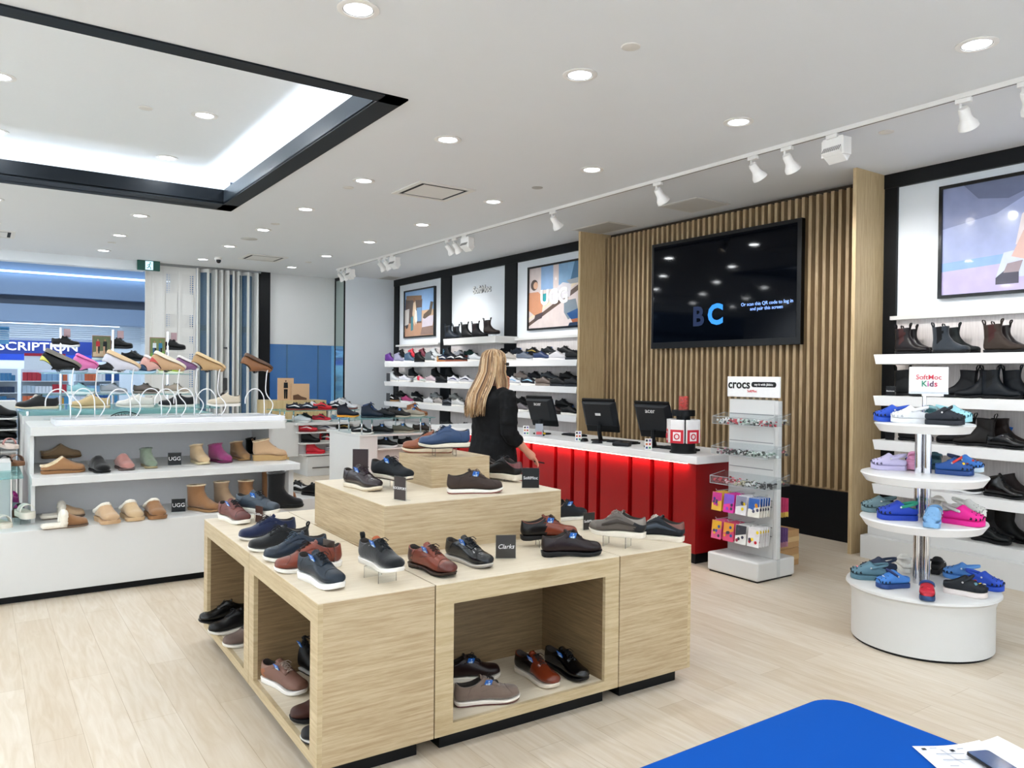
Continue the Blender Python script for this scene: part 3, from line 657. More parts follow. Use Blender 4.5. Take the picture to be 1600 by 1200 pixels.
    def zb(x):
        u = x / L; z = spring(x, L, spr)
        if heel: z += heel * max(0, min(1, (u - .27) / .03)) * max(0, min(1, (.62 - u) / .25)) * 1.0
        return z
    levels = [(soleW * .9, lambda x: zb(x) + to), (soleW * .95, lambda x: zb(x) + to + .002), (soleW * .97, lambda x: (zb(x) + to) * .5 + TS(x) * .5), (soleW, lambda x: TS(x) - .001), (soleW * .95, lambda x: TS(x) + .0015)]
    vs = []; fs_ = []
    for k, zf in levels: vs += ring_at(k, zf)
    for j in range(len(levels) - 1): fs_ += [(j * N + k, j * N + (k + 1) % N, (j + 1) * N + (k + 1) % N, (j + 1) * N + k) for k in range(N)]
    def cap_faces(b): return [(b + k, b + k + 1, b + N - 2 - k, b + N - 1 - k) for k in range(n_ - 1)]
    fs_ += [f[::-1] for f in cap_faces(0)] + cap_faces((len(levels) - 1) * N)
    c.add(vs, [f[::-1] for f in fs_], S); part(c, 'sole', t, smooth=True, angle=.7)
    if out:
        c = MB(); vs = []
        for k, zf in ((soleW * .88, lambda x: zb(x)), (soleW * .92, lambda x: zb(x) + .001), (soleW * .93, lambda x: zb(x) + to)): vs += ring_at(k, zf)
        fs_ = [(j * N + k, j * N + (k + 1) % N, (j + 1) * N + (k + 1) % N, (j + 1) * N + k) for j in range(2) for k in range(N)] + [f[::-1] for f in cap_faces(0)]
        c.add(vs, [f[::-1] for f in fs_], O); part(c, 'outsole', t, smooth=True, angle=.7)
    # surface lookup for details: r in 0..1 along the upper, a angle from the top
    def surf(r_, a, off=.001):
        i = r_ * (nr - 1); k = min(int(i), nr - 2); u = i - k
        q = (a / (2 * PI) * m) % m; kk = int(q); w_ = q - kk
        g = lambda I: rings[I][kk] * (1 - w_) + rings[I][(kk + 1) % m] * w_
        p = g(k) * (1 - u) + g(k + 1) * u
        cc = sum(rings[k], Vector()) / m
        d = (p - cc).normalized() if (p - cc).length > 1e-6 else Vector((0, 0, 1))
        return p + d * off
    NR = len(rows) - 1
    if laces and det:
        c = MB(); LM = mat(lace, .7)
        r0, r1 = 5.2 / NR, (7.6 if rows is LOW else min(NR - 1.5, 10.5)) / NR
        if rows is not LOW: laces += 2
        eye = []
        for j in range(laces):
            q = r0 + (r1 - r0) * j / (laces - 1); dq = .25 / NR; W_ = .38
            pts = [surf(q, -W_ + 2 * W_ * s_ / 4, .003 + .002 * math.sin(PI * s_ / 4)) for s_ in range(5)]
            c.tube(pts, .0026, LM, n=5)
            if j < laces - 1:
                q2 = r0 + (r1 - r0) * (j + 1) / (laces - 1)
                c.tube([surf(q + (q2 - q) * s_ / 3, -W_ + 2 * W_ * s_ / 3, .004) for s_ in range(4)], .0019, LM, n=5)
                if det == 2: c.tube([surf(q + (q2 - q) * s_ / 3, W_ - 2 * W_ * s_ / 3, .004) for s_ in range(4)], .0019, LM, n=5)
        top = surf(r1, 0, .006)
        for s_ in (-1, 1):
            c.tube([top + Vector((0, 0, 0)), top + Vector((.012, s_ * .016, .004)), top + Vector((.024, s_ * .026, -.006)), top + Vector((.02, s_ * .018, -.012)), top + Vector((.004, s_ * .004, -.001))], .0018, LM, n=5)
            c.tube([top, top + Vector((.018, s_ * .012, -.006)), top + Vector((.036, s_ * .018, -.022))], .0016, LM, n=5)
        part(c, 'laces', t, smooth=True)
    if laces and det == 2 and rows is LOW:
        c = MB()
        for s_ in (-1, 1):
            rs_ = [5.0, 5.6, 6.3, 7.1, 7.8, 8.4]; a1 = [surf(q / NR, s_ * .16, .0022) for q in rs_]; a2 = [surf(q / NR, s_ * .42, .003) for q in rs_]; a3 = [surf(q / NR, s_ * (.72 + .1 * j), .0006) for j, q in enumerate(rs_)]
            K = len(rs_); c.add(a1 + a2 + a3, [(b * K + j, b * K + j + 1, (b + 1) * K + j + 1, (b + 1) * K + j) for b in range(2) for j in range(K - 1)], zm.get('vamp', U))
        o = part(c, 'lace_facing', t, smooth=True); md = o.modifiers.new('thick', 'SOLIDIFY'); md.thickness = .0022; md.offset = 0
    if tongue and det:
        F = rings[-1][0]; c = MB(); TM = mat(tongue if isinstance(tongue, str) else up, rough)
        vs = []
        for j, (dx, dz, ww) in enumerate(((.016, -.014, .018), (.003, -.001, .02), (-.005, .008, .021), (-.010, .013, .018))):
            for s_ in (-1, -.5, 0, .5, 1): vs.append(F + Vector((dx - .006 * abs(s_), s_ * ww, dz - .009 * s_ * s_)))
        fs_ = [(j * 5 + k, j * 5 + k + 1, j * 5 + k + 6, j * 5 + k + 5) for j in range(3) for k in range(4)]
        c.add(vs, fs_, TM); o = part(c, 'tongue', t, smooth=True); md = o.modifiers.new('thick', 'SOLIDIFY'); md.thickness = .004
    if cap and det:
        c = MB(); SM = mat(cap if isinstance(cap, str) else '14100E', .6)
        if cap is True or isinstance(cap, str):
            c.tube([surf((3.1 + .9 * math.cos(a) * 1) / NR, a, .0008) for a in [-1.55 + 3.1 * j / 12 for j in range(13)]], .0009, SM, n=4)
            for s_ in (-1, 1):
                c.tube([surf(q / NR, s_ * a, .0008) for q, a in ((5.0, .35), (5.6, .9), (6.6, 1.35), (7.6, 1.6))], .0009, SM, n=4)
                c.tube([surf(q / NR, s_ * a, .0008) for q, a in ((8.6, 2.2), (9.4, 1.7), (10.6, 1.5), (11.8, 1.45))], .0009, SM, n=4)
        part(c, 'seam', t)
    if stripe and det:
        c = MB(); SM = mat(stripe, .45)
        for s_ in (-1, 1):
            a_ = [surf(q / NR, s_ * a, .0012) for q, a in ((4.6, 1.25), (5.8, 1.15), (7.2, 1.2), (8.6, 1.5), (9.8, 1.9))]
            b_ = [surf(q / NR, s_ * a, .0012) for q, a in ((4.6, 1.55), (5.6, 1.65), (7.0, 1.6), (8.6, 1.75), (9.8, 2.0))]
            n2 = len(a_); c.add(a_ + b_, [(j, j + 1, n2 + j + 1, n2 + j) for j in range(n2 - 1)], SM)
        o = part(c, 'side_stripe', t, smooth=True); md = o.modifiers.new('thick', 'SOLIDIFY'); md.thickness = .0025; md.offset = 0
    if loop:
        c = MB(); LM = mat(up, .7)
        for e, s_ in (((rings[-1][0], 1), (rings[-1][m // 2], -1)) if loop != 'back' and rows in (BOOT, MID) else ((rings[-1][m // 2], -1),)):
            pts = [e + Vector((-.002 * s_, 0, -.02)), e + Vector((.004 * s_, 0, .008)), e + Vector((.014 * s_, 0, .03)), e + Vector((.012 * s_, 0, .042)), e + Vector((.0, 0, .038)), e + Vector((-.007 * s_, 0, .022)), e + Vector((-.006 * s_, 0, -.002))]
            if rows in (LOW, UGGM): pts = [e + (p - e) * .55 for p in pts]
            vs = [p + Vector((0, w_, 0)) for p in pts for w_ in (-.009, .009)]
            c.add(vs, [(2 * j, 2 * j + 1, 2 * j + 3, 2 * j + 2) for j in range(len(pts) - 1)], LM)
        o = part(c, 'pull_loop', t, smooth=True); md = o.modifiers.new('thick', 'SOLIDIFY'); md.thickness = .0025
    if fur:
        FM = mat(fur, .95, var=.12, scale=220, bump=1, sheen=.6); c = MB(); rnd = random.Random(len(label))
        ring = rings[-1]
        rad = .025 if rows is MULE else (.0165 if soleW > 1.1 else .009)
        if rows in (UGGB, UGGM, UGGT): rad = .0055
        pts = ring if rows is not MULE else [ring[(k) % m] for k in range(-m // 3, m // 3 + 1)]
        K = len(pts); pts = [pts[j // 2] if j % 2 == 0 else (pts[j // 2] + pts[(j // 2 + 1) % K]) / 2 for j in range(2 * K - (0 if rows is not MULE else 1))]
        c.tube(pts, rad, FM, n=8, close=rows is not MULE, rr=[rad * rnd.uniform(.88, 1.15) for _ in pts])
        if rows is MULE:
            vs, fs_ = [], []
            for i in range(9):
                u = .02 + .5 * i / 8; hw = .034 * Wk * 1.1 * (1 if i else .6)
                for j in range(7): s_ = j / 3 - 1; vs.append(((u - .5) * L, s_ * hw, T + .018 + .01 * (1 - s_ * s_) * rnd.uniform(.7, 1.3) - (.006 if abs(s_) == 1 else 0)))
            fs_ = [(i * 7 + j, (i + 1) * 7 + j, (i + 1) * 7 + j + 1, i * 7 + j + 1) for i in range(8) for j in range(6)]
            c.add(vs, [f[::-1] for f in fs_], FM)
            ed = [Vector(((.02 + .5 * i / 8 - .5) * L, s_ * .036 * Wk, T + .008)) for s_ in (1, -1) for i in (range(9) if s_ == -1 else range(8, -1, -1))]
            c.tube(ed, .014, FM, n=7)
        part(c, 'fleece_lining', t, 'cream fleece', smooth=True)
    if tagc:
        s_ = 1 if tagc > 0 else -1
        p = surf(7.6 / NR if rows is LOW else 10 / NR, s_ * .72, .009); c = MB()
        Mt = Matrix.Translation(p + Vector((.004, s_ * .004, -.012))) @ Matrix.Rotation(s_ * -.5, 4, 'X') @ Matrix.Rotation(.12, 4, 'Y')
        c.box(-.016, -.001, -.022, .016, .001, .02, mat('1667C4', .35), Mt)
        o = part(c, 'price_tag', t, 'blue price tag')
        c = MB(); c.box(-.010, s_ * .0012, -.015, -.002, s_ * .0018, -.001, mat('CFE2F4', .5), Mt).box(0, s_ * .0012, -.015, .010, s_ * .0018, .003, mat('CFE2F4', .5), Mt).box(-.002, s_ * .0012, .008, .003, s_ * .0018, .016, mat('CFE2F4', .5), Mt)
        part(c, 'tag_print', o)
    return t
def clog(label, xyz, yaw, col='2050C0', strap=None, L=.2, fwd=False, lin=None, dots='1B2026', rim=None, charm=None, det=1, group=None, pitch=0, pr=None):
    t = thing('foam_clog', label, 'clog', xyz, 0, group); t.rotation_euler = (0, pitch, R(yaw))
    k = L / .3; T = .038 * k
    rows = [(a, b * k * 1.22, c, d * k * 1.3, w_ * k * 1.16) for a, b, c, d, w_ in CLOG]
    U = mat(col, .6, scale=40, var=.04); LI = mat(lin or col, .75); nr, m = 24, 18; rr = catmull(rows, nr)
    rings = []
    for i, (fx, fz, bx_, bz, hw) in enumerate(rr):
        F = Vector(((fx - .5) * L, 0, fz)); B = Vector(((bx_ - .5) * L, 0, bz)); c = (F + B) / 2; h = (F - B) / 2; ring = []; op = i / (nr - 1)
        for q in range(m):
            a = 2 * PI * q / m; v = math.cos(a); s_ = math.sin(a); lat = math.copysign(abs(s_) ** (.55 if v < 0 else .75), s_)
            p = c + h * math.copysign(abs(v) ** .8, v); p.y = lat * hw
            if op > .8: p.z -= .016 * k * s_ ** 2 * (op - .8) / .2
            p.z += T + spring(p.x + L / 2, L, .01 * k); ring.append(p)
        rings.append(ring)
    mb = MB(); P2 = mat(pr, .5) if pr else U
    mb.add([p for r_ in rings for p in r_], [(i * m + q, i * m + (q + 1) % m, (i + 1) * m + (q + 1) % m, (i + 1) * m + q) for i in range(nr - 1) for q in range(m)] + [tuple(range(m))[::-1]], P2)
    last = rings[-1]; cen = sum(last, Vector()) / m; b = len(mb.v); i0 = (nr - 1) * m
    for q_, dz in ((.86, .001), (.8, -.03 * k), (.76, -.05 * k)): mb.v += [tuple(cen + (p - cen) * q_ + Vector((0, 0, dz))) for p in last]
    li = mb.mi(LI)
    for j in range(3):
        A = i0 if j == 0 else b + (j - 1) * m; Bb = b + j * m
        for q in range(m): mb.f.append((A + q, A + (q + 1) % m, Bb + (q + 1) % m, Bb + q)); mb.m.append(mb.mi(P2) if j == 0 else li)
    mb.f.append(tuple(b + 2 * m + q for q in range(m))); mb.m.append(li)
    part(mb, 'upper', t, smooth=True)
    c = MB(); n_ = len(OUT); oo = OUT + [(x, -y) for x, y in reversed(OUT)]; N = len(oo); vs = []
    for kk, z in ((1.16, 0), (1.26, .004 * k), (1.3, T * .6), (1.27, T + .002 * k), (1.15, T + .003 * k)): vs += [((x - .5) * L * (1 + .03 * kk - .03), y * k * kk, z + spring(x * L, L, .01 * k)) for x, y in oo]
    fs = [(j * N + q, (j + 1) * N + q, (j + 1) * N + (q + 1) % N, j * N + (q + 1) % N) for j in range(4) for q in range(N)]
    cf = lambda b: [(b + q, b + q + 1, b + N - 2 - q, b + N - 1 - q) for q in range(n_ - 1)]
    fs += cf(0) + [f[::-1] for f in cf(4 * N)]
    c.add(vs, fs, mat(rim, .55) if rim else U); part(c, 'sole', t, smooth=True, angle=.7)
    # strap: band round the heel (or folded forward over the vamp)
    SM = mat(strap or col, .6); c = MB(); vs = []
    sgn = 1 if fwd else -1; piv = -.035 * L
    for j in range(15):
        a = -PI / 2 + PI * j / 14; x = piv + sgn * math.cos(a) * L * (.22 if fwd else .46); y = math.sin(a) * .06 * k; z = T + (.072 + (.05 if fwd else .034) * math.cos(a)) * k
        for o_, dz in ((0, -.012 * k), (.004 * k, 0), (0, .012 * k)): vs.append((x + sgn * o_, y * (1 + o_ * 2), z + dz))
    c.add(vs, [(j * 3 + q, j * 3 + q + 1, j * 3 + q + 4, j * 3 + q + 3) for j in range(14) for q in range(2)], SM)
    o = part(c, 'heel_strap', t, smooth=True); md = o.modifiers.new('thick', 'SOLIDIFY'); md.thickness = .004 * k; md.offset = 0
    for s_ in (-1, 1): c = MB(); c.lathe([(.001, .003), (.005 * k * 1.3, .002), (.006 * k * 1.3, 0)], mat('E8E8E8' if not charm else 'B0B0B0', .4), n=10, M=Matrix.Translation((piv, s_ * .063 * k, T + .072 * k)) @ Matrix.Rotation(s_ * -PI / 2, 4, 'X')); part(c, 'rivet', t)
    c = MB(); DM = mat(dots, .8)
    def surf(r_, a, off):
        i = r_ * (nr - 1); q = min(int(i), nr - 2); u = i - q; w_ = (a / (2 * PI) * m) % m; kk = int(w_); f_ = w_ - kk
        g = lambda I: rings[I][kk] * (1 - f_) + rings[I][(kk + 1) % m] * f_
        p = g(q) * (1 - u) + g(q + 1) * u; d = (p - sum(rings[q], Vector()) / m).normalized(); return p + d * off, d
    for r_, a_, rad in ((.2, 0, .0045), (.2, .55, .0045), (.2, -.55, .0045), (.29, .28, .0045), (.29, -.28, .0045), (.29, .85, .0045), (.29, -.85, .0045), (.38, 0, .0045), (.38, .5, .0045), (.38, -.5, .0045), (.2, 1.75, .008), (.2, -1.75, .008), (.29, 1.85, .008), (.29, -1.85, .008), (.38, 1.85, .008), (.38, -1.85, .008), (.12, 1.6, .006), (.12, -1.6, .006), (.1, .9, .006), (.1, -.9, .006), (.1, .3, .006), (.1, -.3, .006)):
        p, d = surf(r_, a_, .0006 * k); u = d.orthogonal().normalized(); w_ = d.cross(u); q = rad * k * 1.5
        c.poly([p + (u * math.cos(PI * j / 4) + w_ * math.sin(PI * j / 4)) * q for j in range(8)], DM)
    part(c, 'vent_holes', t)
    if charm:
        for ch, (r_, a_) in zip(charm, ((.3, .1), (.36, -.6), (.22, .5), (.4, .6), (.25, -.9))):
            p, d = surf(r_, a_, .004 * k); u = d.orthogonal().normalized(); w_ = d.cross(u); c = MB()
            q = .013 * k; a1 = [p + (u * math.cos(PI * j / 4) + w_ * math.sin(PI * j / 4)) * q - d * .003 for j in range(8)]; c.add(a1 + [x + d * .004 for x in a1], [(j, (j + 1) % 8, 8 + (j + 1) % 8, 8 + j) for j in range(8)] + [tuple(range(8, 16))], mat(ch, .4))
            part(c, 'charm', t)
    return t
# ---------------------------------------------------------------- shoes on the island
GI = "men's shoes on the wooden island"
def ish(label, x, y, yaw, z=TT, h=0, name='lace_up_shoe', cat='shoe', pitch=0, **k):
    k.setdefault('det', 2); k.setdefault('tagc', 1)
    if h: riser(x, y, z, yaw, h, label='clear acrylic stand under the %s' % label.split(' on ')[0])
    return shoe(name, label, cat, (x, y, z + h), yaw, group=GI, pitch=pitch, **k)
ish('oxblood wingtip with thick white sole at the far island corner', 1.222,4.598,-78.8, up='6E3A33', sole='EFEBE2', T=.03, cap=True, zone={'toe': '5C2E2A'}, tagc=-1)
ish('slate blue wingtip with white sole raised on a clear stand', 1.349,4.566,-58.4, h=.045, up='3B4A59', sole='ECE8DF', T=.03, cap=True, tagc=-1)
ish('royal navy suede lace-up, first of the row of four', 1.253,4.060,179.9, up='10204A', rough=.85, sole='D9D5CE', T=.018, tagc=0, lace='2A2A30')
ish('near-black knitted lace-up, second of the row of four', 1.223,3.778,179.1, up='0E141C', rough=.85, sole='F0EDE6', T=.018, tagc=0, loop='back')
ish('navy leather brogue with white sole, third of the row of four', 1.225,3.541,178.0, up='1E2F42', sole='F0EDE6', T=.024, tagc=0, rough=.28, cap=True, lace='3A4A5A')
ish('chestnut leather brogue with white sole, last of the row of four', 1.205,3.314,177.1, up='7A3422', sole='F0EDE6', T=.024, tagc=0, rough=.32, cap=True, lace='241612')
ish('navy wingtip with chunky white sole at the near island corner', 1.161,3.057,-80.7, up='1E2D3C', sole='F2F0EC', T=.034, cap='0C1218', tagc=-1, rough=.35)
ish('black knit sneaker with tan tongue raised on a clear stand', 1.398,2.988,-85.0, h=.05, up='0A1118', rough=.85, sole='F0ECE4', T=.026, tongue='A2532F', tagc=-1, loop='back', lace='0A1118')
ish('brown leather oxford with dark heeled sole beside the black lace-up', 1.642,2.985,-81.7, up='7C3420', sole='3A2A22', out='15110F', T=.022, heel=.014, rough=.3, cap=True, tagc=-1, zone={'toe': '5E2A22', 'heel': '4A2418'}, lace='2A1A14')
ish('glossy black lace-up with pale grey sole in front of the big block', 1.858,3.026,-82.4, up='0E1620', sole='BDB8B0', out='8E8983', T=.022, rough=.2, tagc=-1, loop=False, cap='05080C', lace='10161E')
ish('two-tone brown lace-up with black heel raised on a clear stand', 2.392,3.115,-23.4, h=.035, up='7B3520', sole='17171A', T=.024, heel=.01, rough=.3, zone={'back': '1A1516'}, tagc=-1, lace='2A1814')
ish('dark burgundy plain-toe shoe with black sole near the front edge', 2.357,2.891,-25.1, up='2E1A1E', sole='16181C', out='101216', T=.026, heel=.01, rough=.3, tagc=-1, cap=True, lace='1A1214')
ish('navy shoe with tan collar and white sole behind the big block', 2.916,3.628,-0.7, up='141C28', sole='EAE6DE', T=.024, zone={'collar': 'B8763A'}, tagc=-1)
ish('taupe striped sneaker with cream sole raised on clear stands', 2.687,2.930,117.6, h=.055, up='5C534D', sole='E6DDCE', T=.03, zone={'heel': '2A2C32', 'toe': '6A615A', 'collar': '8A8078'}, stripe='3E3733', tagc=0, lace='8A8078')
ish('navy sneaker with brown padded collar at the far table corner', 2.985,2.945,114.7, up='1C2632', sole='E6DDCE', T=.03, zone={'collar': '7A4C42'}, stripe='2E3A48', tagc=0, lace='C8C0B4')
ish('glossy burgundy lace-up with cream sole at the block corner', 1.708,3.885,-78.7, z=UB, up='38222A', sole='E2D8C4', out='B8A488', T=.028, rough=.22, cap=True, tagc=-1, lace='2A1A20')
ish('black nubuck lace-up with cream sole raised on a clear stand', 1.854,3.825,-73.8, z=UB, h=.05, up='161E28', sole='E2D8C8', out='4A3A32', T=.026, rough=.7, tagc=-1, lace='10141A')
ish('bright blue leather shoe held above the oak block', 2.186,3.836,162.4, z=BT, h=.045, up='1E3E66', sole='E4DCCB', out='3A302A', T=.03, rough=.4, cap='132A48', tagc=0, loop=False, lace='14263E')
ish('tan lace-up with cream wedge sole lying on the oak block', 2.189,4.041,143.6, z=BT, up='8A4A2A', sole='DCCDB4', out='8A4A38', T=.03, rough=.4, tagc=0)
ish('grey sneaker with blue padded collar and white sole on the block', 2.428,4.039,-23.0, z=UB, up='4A535A', sole='F0F0EE', out='1A1C20', T=.03, zone={'collar': '2A4668', 'toe': '6A727A'}, rough=.7, tagc=-1, loop='back', lace='20262E')
ish('brown leather lace-up with white and rust sole on the block edge', 2.159,3.458,-21.9, z=UB, up='43322B', sole='F0ECE6', out='7A3A34', T=.026, rough=.6, tagc=-1, cap=True, lace='6A5A4E')
ish('dark brown sneaker seen from its heel behind the small oak block', 2.543,3.972,117.4, z=UB, up='3A2C28', sole='DDD3C2', T=.028, zone={'collar': '5E4C42'}, tagc=0)
ish('black sneaker with burgundy collar seen from its heel on the block', 2.564,3.794,96.0, z=UB, h=.012, up='17181E', sole='DED4C4', T=.034, zone={'collar': '6A3436'}, tagc=0)
NZ = .122
ish('black leather shoe at the back of the far open niche', 1.201,4.687,-179.3, z=NZ, up='0A0D12', sole='101216', T=.018, rough=.25, tagc=0)
ish('black shoe with white sole in the far open niche', 1.199,4.457,-178.0, z=NZ, up='0D1016', sole='E4E0D8', T=.022, rough=.35, tagc=0)
ish('taupe lace-up with white sole at the front of the far niche', 1.214,4.211,-176.0, z=NZ, up='6A5850', sole='E8E4DC', T=.022, rough=.7, tagc=0)
ish('brown sneaker with thick laces and white sole in the near niche', 1.165,3.520,-73.2, z=NZ, up='7A5648', sole='F0EDE8', T=.026, zone={'heel': '9A5A34', 'collar': '8A6A5C'}, lace='9A887C', laces=5, rough=.6, tagc=-1)
ish('black boot-cut shoe with white line sole in the near niche', 1.329,3.662,-71.8, z=NZ, up='0A0C10', rows=MID, sole='D8D8D8', out='101216', T=.02, tagc=-1)
ish('dark brown slip-on toe at the front of the near niche', 1.219,3.139,175.9, z=NZ, up='4A2620', sole='16181C', T=.024, laces=0, tagc=0)
ish('black shoe with double white welt at the front of the near niche', 1.193,2.933,175.0, z=NZ, up='12141A', sole='D8D8D4', out='14161A', T=.022, tagc=0)
ish('dark burgundy shoe with white sole at the back of the wide niche', 1.937,3.132,-19.5, z=NZ, up='2A1212', sole='EDE6DA', T=.024, rough=.35, tagc=-1)
ish('taupe suede derby with white sole in the wide front niche', 1.865,2.869,-18.8, z=NZ, up='776459', sole='ECE4DA', out='5E3432', T=.024, rough=.9, cap='55453C', tagc=-1, lace='2A2422')
ish('burnished brown shoe with black quarters and white sole in the niche', 2.203,2.958,-88.5, z=NZ, up='6E2A14', sole='E9DFD0', T=.026, rough=.22, zone={'back': '14100F', 'mid': '1A1312'}, lace='14100F', tagc=-1)
ish('polished black shoe furthest along the wide front niche', 2.372,2.943,-90.6, z=NZ, up='07090D', sole='0A0B0E', T=.018, rough=.18, tagc=-1, lace='0A0B0E')

# ---------------------------------------------------------------- sheepskin slippers and boots
GS = 'sheepskin footwear on the white display'
def sl(label, x, y, yaw, z=.489, name='slipper', cat='slipper', **k):
    k.setdefault('det', 2); k.setdefault('rough', .92); k.setdefault('laces', 0); k.setdefault('tongue', False); k.setdefault('spr', .006); k.setdefault('L', .28)
    return shoe(name, label, cat, (x, y, z), yaw, group=GS, **k)
CH, BG, SND, CR = '966B44', 'D9BE94', 'C9A680', 'F5ECDC'
sl('beige fleece scuff slipper, rear one of the scuff pair', 0.520,6.570,1.5, rows=MULE, up='CDAA86', sole='6E5A4A', T=.012, fur=CR, Wk=1.0)
sl('chestnut fleece scuff slipper, front one of the scuff pair', 0.500,6.161,3.4, rows=MULE, up=CH, sole='6E5A4A', T=.012, fur=CR, Wk=1.0)
for px, c_, lab in ((168, SND, 'beige platform slipper with fleece collar beside the scuff pair'), (207, 'CDB088', 'beige platform slipper with fleece collar, middle of three facing out'), (243, CH, 'chestnut platform slipper with fleece collar beside the black sign')):
    x, y, yw = {168: (0.760,6.219,-77.9), 207: (0.929,6.260,-81.4), 243: (1.085,6.255,-84.8)}[px]
    sl(lab, x, y, yw, rows=chunky(LOW, 1.12, 1.12) if 0 else CLOG, up=c_, sole=c_, T=.034, fur=CR, soleW=1.12, L=.27, Wk=1.1)
BT_ = dict(name='sheepskin_boot', cat='boot', fur='E9D2AC')
sl('short chestnut boot beside the sign on the bottom shelf', 1.456,6.346,-58.9, rows=UGGB, up='966A42', sole='957048', T=.022, soleW=1.1, **BT_)
sl('short sand-coloured boot second from the bottom shelf sign', 1.654,6.433,-74.4, rows=UGGB, up='B29474', sole='A5825A', T=.022, soleW=1.1, Wk=.95, **BT_)
sl('short chestnut boot half hidden behind the slate wingtip', 1.836,6.393,-76.0, rows=UGGB, up='966A42', sole='957048', T=.022, soleW=1.1, Wk=.95, **BT_)
sl('tall chestnut boot behind the black boot', 2.121,6.560,-11.9, rows=UGGT, up='9A6A42', sole='A06A3A', T=.022, soleW=1.1, **BT_)
sl('tall black boot at the end of the bottom shelf', 2.044,6.160,-12.3, rows=UGGT, up='06070A', sole='06070A', T=.022, soleW=1.1, name='sheepskin_boot', cat='boot', fur='1A1A1C')
MZ = .822
riser(*(0.567,7.346), MZ, -60, .035, label='clear stand under the rear sand clog')
sl('sand suede clog, rear one of the braided pair', 0.567,7.346,-0.4, z=MZ + .035, rows=CLOG, up='C8A67C', sole='8A6A48', T=.016, fur='thin' and 'D9C09A', L=.285)
sl('chestnut suede clog with braided collar on the middle shelf', 0.518,6.560,3.5, z=MZ, rows=CLOG, up='A87A50', sole='8E6238', T=.022, fur='E6CFA8', L=.285)
sl('black suede clog facing out on the middle shelf', 0.744,6.517,-79.5, z=MZ, rows=CLOG, up='05070B', sole='05070B', T=.018, fur='101114', L=.26)
sl('dusty pink suede clog facing out on the middle shelf', 0.924,6.594,-83.0, z=MZ, rows=CLOG, up='B98078', sole='6A5652', T=.018, fur='A87A72', L=.26)
sl('sage green ankle clog facing out on the middle shelf', 1.106,6.632,-86.5, z=MZ, rows=UGGM, up='7E8C78', sole='B0A27C', T=.018, fur='4E5A50', L=.26, Wk=.85)
M_ = dict(z=MZ, rows=UGGM, T=.022, soleW=1.1, L=.26, Wk=.92)
sl('pale beige mini boot just past the middle shelf sign', 1.507,6.707,-82.6, up='D9BA90', sole='D8C8A0', **M_, **BT_)
sl('magenta mini boot between the two tan mini boots', 1.673,6.720,-72.0, up='9C3A74', sole='6E1E4E', name='sheepskin_boot', cat='boot', fur='8A2C60', **M_)
sl('chestnut mini boot between the magenta and platform boots', 1.868,6.835,-81.3, up='AC8458', sole='B08A5A', **M_, **BT_)
M_ = dict(M_); M_['Wk'] = 1; M_['L'] = .28
M_['T'] = .022
sl('black mini boot behind the beige platform boot', 2.188,7.280,-12.7, up='05070A', sole='05070A', name='sheepskin_boot', cat='boot', fur='141416', **M_)
M_['T'] = .05
sl('beige platform mini boot at the end of the middle shelf', 2.074,6.662,-11.3, up='CFAA84', sole='B5925E', loop='back', **M_, **BT_)

# ---------------------------------------------------------------- kids' clogs on the round stand
GC = 'foam clogs on the round stand'
Z3, Z2, Z1, Z0 = 1.318, 1.015, .745, .35
def cl(label, x, y, yaw, z, **k):
    d = math.hypot(x - 4.68, y - 2.41); lim = {1.318: .26, 1.015: .325, .745: .325, .35: .37}[z]
    if d > lim: x, y = 4.68 + (x - 4.68) * lim / d, 2.41 + (y - 2.41) * lim / d
    return clog(label, (x, y, z), yaw, group=GC, **k)
cl('royal blue foam clog at the shelf edge of the top tier', 4.569,2.549,134.2, Z3, col='1F4FC0')
cl('white foam clog on the top tier', 4.543,2.425,128.1, Z3, col='EDEFF2', dots='B8BCC2')
cl('teal foam clog seen from behind on the top tier', 4.730,2.404,32.0, Z3, col='3E6E74', strap='8EB8BE')
cl('dark grey foam clog with strap folded over on the top tier', 4.554,2.228,-73.9, Z3, col='2A2E36', fwd=True)
cl('light aqua foam clog on the top tier', 4.992,2.351,-79.8, Z3, col='A6DEE8', dots='2E6A78')
cl('lilac foam clog at the panel side of the second tier', 4.644,2.606,129.4, Z2, col='C6BEDF', dots='3A3450')
cl('purple foam clog behind the lilac clog', 5.380,2.854,58.0, Z2, col='4A4A9A')
cl('baby pink foam clog facing out on the second tier', 4.826,2.539,-164.2, Z2, col='EFA6CC', dots='D088B0', strap='EFA6CC', fwd=True)
cl('dark teal foam clog seen from behind on the second tier', 5.198,2.563,36.3, Z2, col='1E4A54')
cl('blue foam clog with red strap and red badge on the second tier', 4.749,2.263,-72.4, Z2, col='1E4E94', strap='D23A30', fwd=True, charm=['E0503A', 'F0C030'], rim='1A3F7E')
cl('sky and navy foam clog with red badge on the second tier', 5.055,2.296,-80.5, Z2, col='3A78C8', strap='1A2A50', charm=['E0603A', 'D04030'], rim='C8DCEA')
cl('grey-green foam clog on the third tier', 4.637,2.660,130.0, Z1, col='6F8A90', dots='2A3A40', strap='5A747A')
cl('cobalt foam clog with green lining on the third tier', 4.481,2.456,133.8, Z1, col='1A3FB0', strap='2A9A7A', lin='2A9A7A', L=.22)
cl('pale blue foam clog facing out on the third tier', 4.465,2.238,-161.2, Z1, col='7FAFDC', dots='2E5A88', L=.21)
cl('cream foam clog seen from behind on the third tier', 4.966,2.460,16.5, Z1, col='DDD8D0', strap='DDD8D0')
cl('hot pink foam clog with grey strap on the third tier', 4.656,2.165,-80.9, Z1, col='E5198F', strap='BDB8B4', lin='9A9A98', L=.22)
